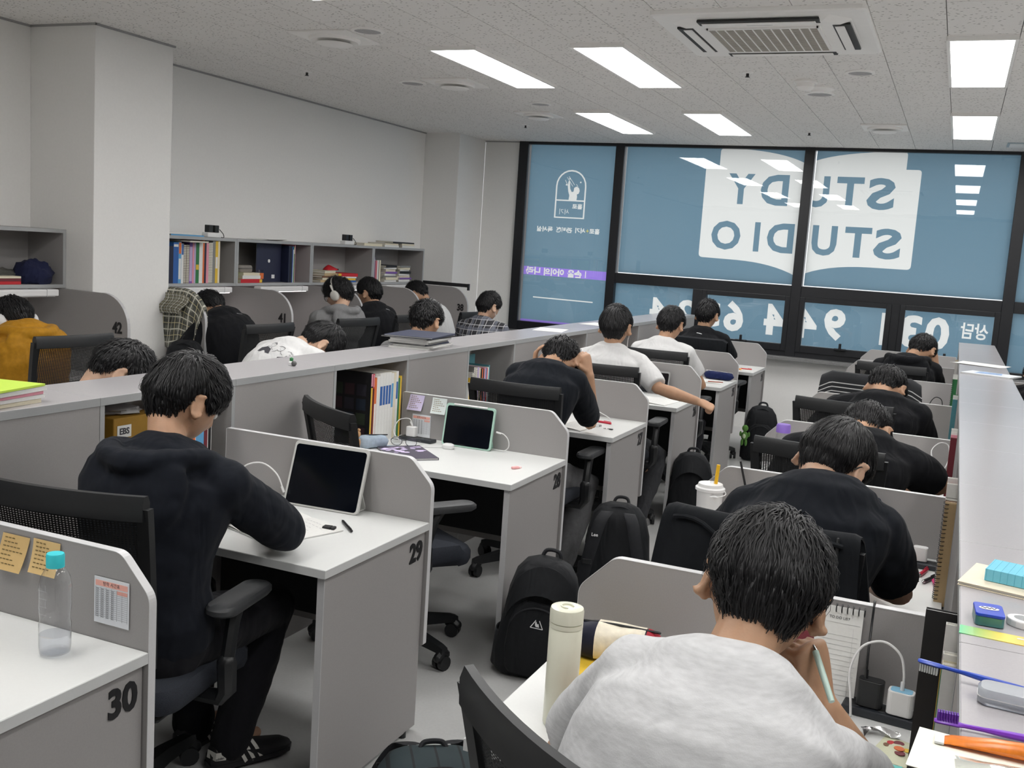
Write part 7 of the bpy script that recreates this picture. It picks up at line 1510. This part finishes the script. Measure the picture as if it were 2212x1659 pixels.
glasses('r1', 'clear-framed glasses on the nearest student', mat('clear_pink_acetate', S(205, 170, 165), 0.25, noise_scale=30, noise_amt=0.02), 0.0026); glasses('r2', 'dark-rimmed glasses on the student at the second right desk', M_plastic, 0.0018); glasses('w40', 'round black-rimmed glasses on the grey hoodie student', M_plastic, 0.0016, True)
# pen in the nearest student's fist
q = PEOPLE['r1']['arms'][1]; w_ = q[1]
pen(w_+V((-0.022, -0.020, 0.105)), w_+V((0.020, -0.085, 0.045)), 'pale green pen held in the nearest student\'s fist', (190, 215, 205), r=0.0052, clip=False)
def wrap(o, target, off=0.0015):
    sw = o.modifiers.new('wrap', 'SHRINKWRAP'); sw.target = target; sw.wrap_method = 'NEAREST_SURFACEPOINT'; sw.wrap_mode = 'ABOVE_SURFACE'; sw.offset = off
def ribbon(mb, pts, w, nrm):
    """flat line of width w through pts, facing nrm"""
    pts = [V(p) for p in pts]; n = V(nrm); L = []; 
    for i, p in enumerate(pts):
        d = (pts[min(i+1, len(pts)-1)]-pts[max(i-1, 0)]).normalized(); s = d.cross(n).normalized()*w/2; L += [p-s, p+s]
    mb.add(L, [(2*i, 2*i+1, 2*i+3, 2*i+2) for i in range(len(pts)-1)])
# line-drawn portraits on the white t-shirt behind the shelf
q = PEOPLE['l2']; fw, rt = q['fw'], q['rt']; N_ = q['N']; up = V((0, 0, 1))
orgp = V((-1.56, 1.28, 1.085)); nb = (-fw*0.8+up*0.5).normalized(); ex = rt; ey = nb.cross(rt); ey = ey if ey.z > 0 else -ey
mb = MB(); mf = MB()
P3 = lambda a, b: orgp+ex*a+ey*b-q['org']
for k, cx in enumerate((-0.075, 0.0, 0.075)):
    cy = 0.012*(1-k); face = [(0.022*math.cos(a)+cx, 0.028*math.sin(a)+cy) for a in [-2.2+4.9*i/12 for i in range(13)]]
    ribbon(mb, [P3(a, b) for a, b in face], 0.0022, nb)
    ribbon(mb, [P3(cx-0.022, cy+0.012), P3(cx-0.008, cy+0.024), P3(cx+0.010, cy+0.018), P3(cx+0.022, cy+0.016)], 0.003, nb); ribbon(mb, [P3(cx-0.010, cy+0.004), P3(cx-0.002, cy+0.005)], 0.002, nb); ribbon(mb, [P3(cx+0.006, cy+0.005), P3(cx+0.014, cy+0.005)], 0.002, nb); ribbon(mb, [P3(cx-0.004, cy-0.012), P3(cx+0.006, cy-0.012)], 0.002, nb); ribbon(mb, [P3(cx-0.012, cy-0.024), P3(cx-0.02, cy-0.036), P3(cx-0.036, cy-0.042)], 0.0022, nb); ribbon(mb, [P3(cx+0.012, cy-0.024), P3(cx+0.02, cy-0.036), P3(cx+0.034, cy-0.042)], 0.0022, nb)
    if k == 0: mf.add([P3(cx-0.045, cy-0.042), P3(cx-0.012, cy-0.028), P3(cx+0.02, cy-0.04), P3(cx+0.03, cy-0.075), P3(cx-0.05, cy-0.075)], [(0, 1, 2, 3, 4)])
    if k == 2: mf.add([P3(cx-0.06, cy-0.05), P3(cx-0.02, cy-0.035), P3(cx+0.01, cy-0.05), P3(cx-0.01, cy-0.07), P3(cx-0.06, cy-0.065)], [(0, 1, 2, 3, 4)])
o = mb.build('line_print', M_ink, q['body']); wrap(o, q['shirt'], 0.003); o = mf.build('dark_print', M_ink, q['body']); wrap(o, q['shirt'], 0.003)
# yellow frame logo on the hood near the window
q = PEOPLE['r6']; c = q['N']-q['fw']*0.215-V((0, 0, 0.045))-q['org']; nb = (-q['fw']+V((0, 0, 0.25))).normalized(); mb = MB(); ex = q['rt']
for a, b in (((-0.05, -0.012), (-0.05, 0.012)), ((-0.034, -0.012), (-0.034, 0.012)), ((-0.05, 0.012), (-0.034, 0.012)), ((-0.05, -0.012), (-0.034, -0.012))): ribbon(mb, [c+ex*a[0]+V((0, 0, a[1])), c+ex*b[0]+V((0, 0, b[1]))], 0.003, nb)
mb.build('hood_logo', mat('logo_yellow', S(225, 185, 40), 0.5), q['body'])
for k, tx in enumerate(('NATIONAL', 'GEOGRAPHIC')): put_text('hood_lettering', tx, 0.011, M_whiteplastic, q['body'], frame_m(c+ex*0.005+V((0, 0, 0.006-0.012*k))+nb*0.001, ex, (0, 0, 1)), extrude=0.0002)
# white marks on the hooded student's right shoe
for s_ in (1, -1):
    sh_o, b0, hb, sr = PEOPLE[('p29', 'shoe', s_)]; og = PEOPLE['p29']['org']; mw = mat('shoe_white', (0.65, 0.64, 0.6), 0.5, noise_scale=50, noise_amt=0.03); up = V((0, 0, 1))
    for k in range(3):
        mb = MB(); p0 = b0+hb*(0.028+0.026*k)+sr*0.0475+up*0.010-og; p1 = b0+hb*(0.010+0.026*k)+sr*0.040+up*0.048-og; p2 = b0+hb*(0.004+0.026*k)+sr*0.018+up*0.062-og
        ribbon(mb, [p0, p1, p2], 0.011, sr+up*0.4); mb.build('side_stripe', mw, sh_o)
    mb = MB(); ribbon(mb, [b0-hb*0.079+sr*0.0+up*0.047-og, b0-hb*0.066+sr*0.034+up*0.044-og, b0-hb*0.035+sr*0.040+up*0.042-og], 0.026, sr-hb*0.6); mb.build('heel_tab', mw, sh_o)
    put_text('shoe_lettering', 'adidas', 0.011, M_ink, sh_o, frame_m(b0-hb*0.055+sr*0.0385+up*0.038-og, hb, up), extrude=0.0003)
    mb = MB(); R = []
    for q_, w in ((-0.078, 0.022), (-0.06, 0.037), (0.0, 0.043), (0.06, 0.049), (0.13, 0.052), (0.18, 0.04), (0.198, 0.016)): c = b0+hb*q_-og; R.append([c+sr*w-up*0.0, c+sr*w+up*0.014, c-sr*w+up*0.014, c-sr*w])
    mb.rings(R); mb.build('sole', M_shoe, sh_o)
# face masks' white ear loops and strips
for key in ('p26',):
    q = PEOPLE[key]; M, H = q['M'], q['H']; t = thing('face_mask', 'white face mask hanging from the ear of the stretching student', 'mask', tuple(H)); MB().tube(smooth_path([M @ V((0.088, -0.005, 0.0)), M @ V((0.086, 0.02, -0.035)), M @ V((0.075, 0.05, -0.065))]), 0.0022, 6).build('ear_loop', M_mask, t); cloth_grid(lambda u, v: M @ V((0.075-0.012*u, 0.05+0.035*u, -0.055-0.10*v)), 3, 5, 0.003).build('mask_cloth', M_mask, t, smooth=True)
# white shoulder tag marks
def earphone(key, label, drop):
    q = PEOPLE[key]; M, H = q['M'], q['H']; p0 = H+M @ V((0.088, 0.0, -0.025)); cable(label, [p0, p0+V((0.004, 0.01, -0.03)), p0+V((0.02, 0.03, -0.09)), p0+V(drop)*0.5+V((0.03, 0.0, 0.0)), p0+V(drop)], 0.0018, name='earphone_cable', group='earphone cables')
earphone('r4', 'white earphone cable of the fourth right student', (0.12, 0.12, -0.28)); earphone('l4', 'white earphone cable of the checked shirt student', (0.03, 0.06, -0.2))
# small white back-neck mark on t-shirts
for key, dx in (('w41', 0.03), ('w39', 0.06), ('p24', 0.0)):
    q = PEOPLE[key]; c = q['N']-q['fw']*0.10+V((0, 0, -0.01))+q['rt']*dx-q['org']; mb = MB(); ribbon(mb, [c-q['rt']*0.02+V((0, 0, 0.008)), c, c+q['rt']*0.022-V((0, 0, 0.008))], 0.006, (-q['fw']+V((0, 0, 0.8))).normalized()); o = mb.build('small_print', M_whiteplastic, q['body']); wrap(o, q['shirt'], 0.002)

# ------------------------------------------------------------------ garments hung over things
def chair_jacket(label, x, y, deg, m, drop_f=0.25, drop_b=0.42, w=0.30, seed=0, name='jacket', hood=False, cat='jacket', trim=None, ztop=1.03, flare=0.25):
    """cloth draped over the top rail of a chair standing at x, y"""
    t = thing(name, label, cat, (x, y, 0), math.radians(deg))
    def fn(u, v):
        s = v*(drop_f+drop_b); yb = -0.312
        wid = w*(1+flare*(abs(v-drop_f/(drop_f+drop_b)))**0.8)
        xx = (u-0.5)*2*wid; cur = 0.030*(1-min(1, abs(xx)/0.24)**2)
        d = s-drop_f; fold = 0.014*math.sin(9*u+seed+3*v)+0.010*math.sin(21*u+2*seed+5*v)
        sag = max(0, abs(xx)-0.225)*0.55
        if abs(d) < 0.05: a = d/0.05*PI/2; yy = yb-cur-0.026*math.sin(a); zz = ztop-0.026*(1-math.cos(a))
        else:
            sg = 1 if d > 0 else -1; r = abs(d)-0.05; yy = yb-cur-sg*(0.028+0.05*r*(1 if sg > 0 else 0.1)+abs(fold)*min(1, r*6)); zz = ztop-0.026-r
        return (xx+0.01*math.sin(4*v+seed), yy, zz-sag)
    cloth_grid(fn, 30, 30, 0.006).build('cloth_body', m, t, smooth=True)
    if hood is not None:
        for s in (-1, 1):      # sleeves hanging at the back
            pts = [fn(0.5+s*0.40, 0.45), fn(0.5+s*0.47, 0.65), fn(0.5+s*0.46, 0.85), fn(0.5+s*0.44, 0.99)]; pts = [V(p)+V((s*0.02, -0.03, -0.01)) for p in pts]
            MB().tube(smooth_path(pts, 4), [0.045, 0.05, 0.052, 0.052, 0.05, 0.05, 0.05, 0.048, 0.048, 0.047, 0.046, 0.045, 0.042][:13], 10, True).build('sleeve', m, t, smooth=True)
    if trim:
        mb = MB()
        mb.tube([V(fn(0.90, v))+V((0.0, -0.006, 0)) for v in [0.40+0.6*k/14 for k in range(15)]], 0.004, 6); mb.build('zip_tape', trim, t)
        c = [V(fn(u, 0.47+0.05*math.cos((u-0.5)*9)))+V((0, -0.012, 0)) for u in [0.08+0.84*k/16 for k in range(17)]]; MB().tube(c, 0.006, 6).build('collar_seam', m, t, smooth=True)
    return t
M_jacket = cloth('black_softshell', (0.0085, 0.010, 0.0125), 0.8, bump=0.2)
chair_jacket('black zip jacket hung over the second right chair', 1.16, -0.10, -4, M_jacket, 0.22, 0.40, 0.235, 2, trim=M_plastic, hood=None)
M_stripe = stripes_mat('black_white_stripes', (0.012, 0.013, 0.016), [('Y', 1.0, 0.0, 1.0, (0.012, 0.013, 0.016), 0.0), ('Y', 26, 0.0, 0.22, (0.55, 0.55, 0.55), 1.0)], coord='UV')
def limit_stripes():
    nt = M_stripe.node_tree; p = nt.nodes['Principled BSDF']; ln = p.inputs['Base Color'].links[0]; src = ln.from_socket; sep = [n for n in nt.nodes if n.type == 'SEPXYZ'][0]
    a = nt.nodes.new('ShaderNodeMath'); a.operation = 'COMPARE'; a.inputs[1].default_value = 0.60; a.inputs[2].default_value = 0.10; nt.links.new(sep.outputs[1], a.inputs[0])
    mx = nt.nodes.new('ShaderNodeMix'); mx.data_type = 'RGBA'; mx.inputs[6].default_value = (0.012, 0.013, 0.016, 1); nt.links.new(a.outputs[0], mx.inputs[0]); nt.links.new(src, mx.inputs[7]); nt.links.new(mx.outputs[2], p.inputs['Base Color'])
limit_stripes()
chair_jacket('black jacket with white stripes hung over an empty right chair', 1.12, 3.78, -4, M_stripe, 0.25, 0.42, 0.28, 5, hood=None, ztop=1.04)
chair_jacket('long black coat hung over the chair at the desk nearest the window', -0.37, 5.58, -4, M_jacket, 0.3, 0.80, 0.26, 8, hood=None, name='coat', cat='coat', flare=0.05)
# plaid shirt hanging on the divider
M_plaid = stripes_mat('grey_plaid', S(112, 112, 102), [('X', 6, 0.0, 0.5, S(72, 73, 68), 0.85), ('Y', 7, 0.2, 0.5, S(72, 73, 68), 0.75), ('X', 6, 0.25, 0.10, S(205, 203, 190), 0.95), ('X', 6, 0.72, 0.05, S(200, 190, 150), 0.9), ('Y', 7, 0.45, 0.10, S(205, 203, 190), 0.95), ('Y', 7, 0.93, 0.05, S(200, 190, 150), 0.9)])
def plaid():
    t = thing('plaid_shirt', 'grey and white plaid shirt hung over the divider beside the column', 'shirt', (-3.18, 2.397, 1.225))
    def fn(u, v):
        x = -0.17+0.36*u; d = (v-0.3)/0.7
        top = 0.008 if x < 0.0 else 0.008-0.20*(1-math.sqrt(max(0, 1-(x/0.205)**2)))
        fold = 0.016*math.sin(11*u+2*v)+0.010*math.sin(23*u+4*v)
        if v < 0.3: r = (0.3-v)/0.3; return (x, 0.016+0.004*r+0.2*abs(fold)*r, top-0.16*r)
        if v < 0.36: a = (v-0.3)/0.06*PI; return (x, 0.016*math.cos(a), top+0.010*math.sin(a))
        r = (v-0.36)/0.64; return (x*(1-0.10*r)-0.05*r, -0.018-0.018*min(1, r*3)-1.0*(fold+0.02)*min(1, r*3), top-0.36*r-0.03*math.sin(5*u)*r)
    cloth_grid(fn, 34, 34, 0.005).build('cloth_body', M_plaid, t, smooth=True)
    c = [V(fn(0.15+0.7*k/10, 0.30+0.06*k/10))+V((0, -0.006, 0.012)) for k in range(11)]
    mb = cloth_grid(lambda u, v: V(fn(0.2+0.55*u, 0.40+0.22*v))+V((0.02*math.sin(6*v), -0.030-0.015*math.sin(PI*v), 0)), 12, 8, 0.005); mb.build('sleeve', M_plaid, t, smooth=True)
plaid()

# ------------------------------------------------------------------ bags
M_nylon = cloth('black_nylon', (0.011, 0.012, 0.014), 0.6, bump=0.3, bscale=30); M_nylon2 = cloth('black_nylon_trim', (0.018, 0.019, 0.022), 0.55, bump=0.1)
def backpack(label, x, y, deg, h=0.46, w=0.30, d=0.17, lean=0.0, side=0.0, m=None, straps_front=False, logo=None, slump=0.0, open_top=False, group='backpacks on the floor', z=0.0, name='backpack', pocket=True):
    """local: front faces -y, back +y"""
    m = m or M_nylon
    t = thing(name, label, 'bag', (x, y, z), group=group, rot=(lean, side, math.radians(deg)))
    def sec(zz, k, yo, n=20):
        P = rrect(-w/2*k, w/2*k, -d/2*k, d/2*k, min(w, d)*0.32*k, 4); return [V((p[0]+0.006*math.sin(9*zz+p[1]*30), p[1]+yo+0.004*math.sin(17*zz+p[0]*20), zz)) for p in P]
    prof = [(0.004, 0.86, 0), (0.02, 0.97, 0), (0.10, 1.03, 0), (0.22, 1.0, 0), (0.34, 0.93, 0.006), (0.43, 0.80, 0.014), (0.475, 0.60, 0.022), (0.495, 0.30, 0.028)]
    R = [sec(a*h/0.5, k*(1+slump*math.sin(a*8)), yo) for a, k, yo in prof]
    mb = MB(); mb.rings(R); b = mb.build('body', m, t, smooth=True)
    if pocket:
        mb = MB(); R = []
        for a, k in ((0.03, 0.7), (0.05, 0.85), (0.14, 0.92), (0.24, 0.88), (0.31, 0.75), (0.34, 0.45)):
            P = rrect(-w*0.42*k, w*0.42*k, -d*0.16*k-d/2*0.98, -d*0.30, 0.03*k, 4); R.append([V((p[0], p[1], a*h/0.5)) for p in P])
        mb.rings(R); mb.build('front_pocket', m, t, smooth=True)
        z_ = [V((w*0.36*math.cos(a), -d*0.5-d*0.10*math.sin(a)-0.006, h*(0.42+0.24*math.sin(a)))) for a in [PI*k/14 for k in range(15)]]; MB().tube(z_, 0.004, 6).build('pocket_zip', M_nylon2, t)
    z_ = [V((w*0.46*math.cos(a), -d*0.18, h*(0.55+0.40*math.sin(a)))) for a in [PI*k/18 for k in range(19)]]; MB().tube(z_, 0.0045, 6).build('main_zip', M_nylon2, t)
    if open_top:
        mb = cloth_grid(lambda u, v: (w*0.44*math.cos(PI*u), -d*0.34-0.05*math.sin(PI*u)*v, h*(0.62+0.36*math.sin(PI*u))-0.10*v), 16, 5, 0.006); mb.build('open_flap', m, t, smooth=True)
    for s in (-1, 1): mb = MB(); P0 = [V((s*w*0.5, -d*0.32, h*0.05)), V((s*w*0.56, 0, h*0.05)), V((s*w*0.5, d*0.32, h*0.05))]; mb.rings([[V((s*w*(0.46+0.10*math.sin(a)), d*0.33*math.cos(a), zz)) for a in [PI*k/8 for k in range(9)]] for zz in (h*0.04, h*0.16, h*0.34)], cap=False); o = mb.build('side_pocket', M_nylon2, t, smooth=True); so_ = o.modifiers.new('solid', 'SOLIDIFY'); so_.thickness = 0.005
    yb = (-d/2-0.012) if straps_front else (d/2+0.010); sg = -1 if straps_front else 1
    for s in (-1, 1):
        pts = smooth_path([(s*w*0.16, yb-sg*0.01, h*0.90), (s*w*0.24, yb+sg*0.030, h*0.80), (s*w*0.34, yb+sg*0.040, h*0.52), (s*w*0.42, yb+sg*0.025, h*0.26), (s*w*0.47, yb-sg*0.005, h*0.08)], 4)
        mb = MB(); us = [V((0.030, 0, 0))]*len(pts); ws = [V((0, 0.007, 0))]*len(pts); mb.loft(pts, us, ws, 10, False); st = mb.build('shoulder_strap', M_nylon2, t, smooth=True)
        q = pts[len(pts)//2+2]; MB().box((q.x-0.022, q.y-0.010, q.z-0.012), (q.x+0.022, q.y+0.010, q.z+0.012)).build('buckle', M_plastic, st, bevel=0.003)
    MB().tube(smooth_path([(-0.04, d*0.30, h*0.94), (-0.025, d*0.36, h*1.03), (0.025, d*0.36, h*1.03), (0.04, d*0.30, h*0.94)]), 0.008, 8).build('top_handle', M_nylon2, t, smooth=True)
    if logo == 'rooster':
        mb = MB(); zc = h*0.53; yy = -d*0.645; A = [V((-0.024, yy, zc-0.018)), V((0.024, yy, zc-0.018)), V((0.0, yy+0.006, zc+0.024))]
        for i in range(3): ribbon(mb, [A[i], A[(i+1) % 3]], 0.0032, (0, -1, 0))
        mb.add([(0.010, yy-0.001, zc-0.012), (0.006, yy-0.001, zc+0.002), (0.0, yy-0.001, zc+0.0), (-0.004, yy-0.001, zc+0.010), (-0.008, yy-0.001, zc+0.006), (-0.007, yy-0.001, zc-0.006), (-0.003, yy-0.001, zc-0.012)], [(0, 1, 2, 3, 4, 5, 6)]); mb.build('logo', M_whiteplastic, t)
    if logo == 'lee': put_text('logo', 'Lee', 0.022, M_whiteplastic, t, frame_m((-w*0.30, yb+sg*0.052, h*0.66), (1, 0, 0), (0, 0, 1)), bold=0.02)
    return t
backpack('black backpack with a small white triangular logo against desk 28', 0.145, 0.66, 14, h=0.47, w=0.30, d=0.17, lean=0.05, side=0.10, logo='rooster', open_top=True, slump=0.02)
backpack('black backpack with its straps toward the viewer beside desk 27', 0.15, 1.66, 12, h=0.47, w=0.32, d=0.18, lean=-0.18, straps_front=True, logo='lee', pocket=False)
backpack('black backpack with open zip leaning on desk 26', 0.11, 3.32, 10, h=0.45, w=0.27, d=0.14, open_top=True, pocket=False, slump=0.03)
bp24 = backpack('black backpack with a green charm by the last left desk', 0.125, 5.72, 8, h=0.47, w=0.28, d=0.16)
t = thing('plush_charm', 'green plush charm hanging from the far backpack', 'charm', (0.02, 5.57, 0.12)); mg = cloth('green_plush', S(95, 140, 70), bump=0.4, bscale=150)
MB().ball((0, 0, 0.10), (0.030, 0.026, 0.038)).build('body', mg, t, smooth=True); MB().ball((0, 0, 0.165), (0.026, 0.024, 0.028)).build('head', mg, t, smooth=True); MB().ball((0, -0.014, 0.10), (0.018, 0.014, 0.024)).build('belly', cloth('pale_plush', S(200, 215, 180), bump=0.3), t, smooth=True)
for s in (-1, 1): MB().ball((s*0.016, -0.004, 0.045), (0.012, 0.012, 0.03)).build('leg', mg, t, smooth=True); MB().ball((s*0.034, -0.002, 0.115), (0.010, 0.010, 0.022)).build('arm', mg, t, smooth=True)
MB().tube([(0, 0, 0.19), (0.02, 0.02, 0.24)], 0.003, 6).build('cord', M_plastic, t)
backpack('black backpack hanging under the plaid shirt beside the column', -3.06, 2.285, 20, h=0.46, w=0.28, d=0.15, z=0.46, group='backpacks off the floor')
backpack('dark teal checked bag at the bottom edge of the picture', 0.285, -0.42, 35, h=0.17, w=0.36, d=0.24, m=stripes_mat('teal_check', S(38, 52, 56), [('X', 14, 0, 0.10, S(20, 24, 26), 0.9), ('Z', 14, 0, 0.10, S(20, 24, 26), 0.9)], coord='Object'), pocket=False)
t = thing('slippers', 'dark slippers on the floor under desk 28', 'slippers', (-0.10, 1.28, 0))
for s in (-1, 1): MB().lathe([(0.002, 0), (0.04, 0), (0.045, 0.015), (0.03, 0.05), (0.002, 0.055)], 16, (s*0.05, 0, 0), Mx.Diagonal((1, 2.4, 1, 1))).build('slipper', M_shoe, t, smooth=True)
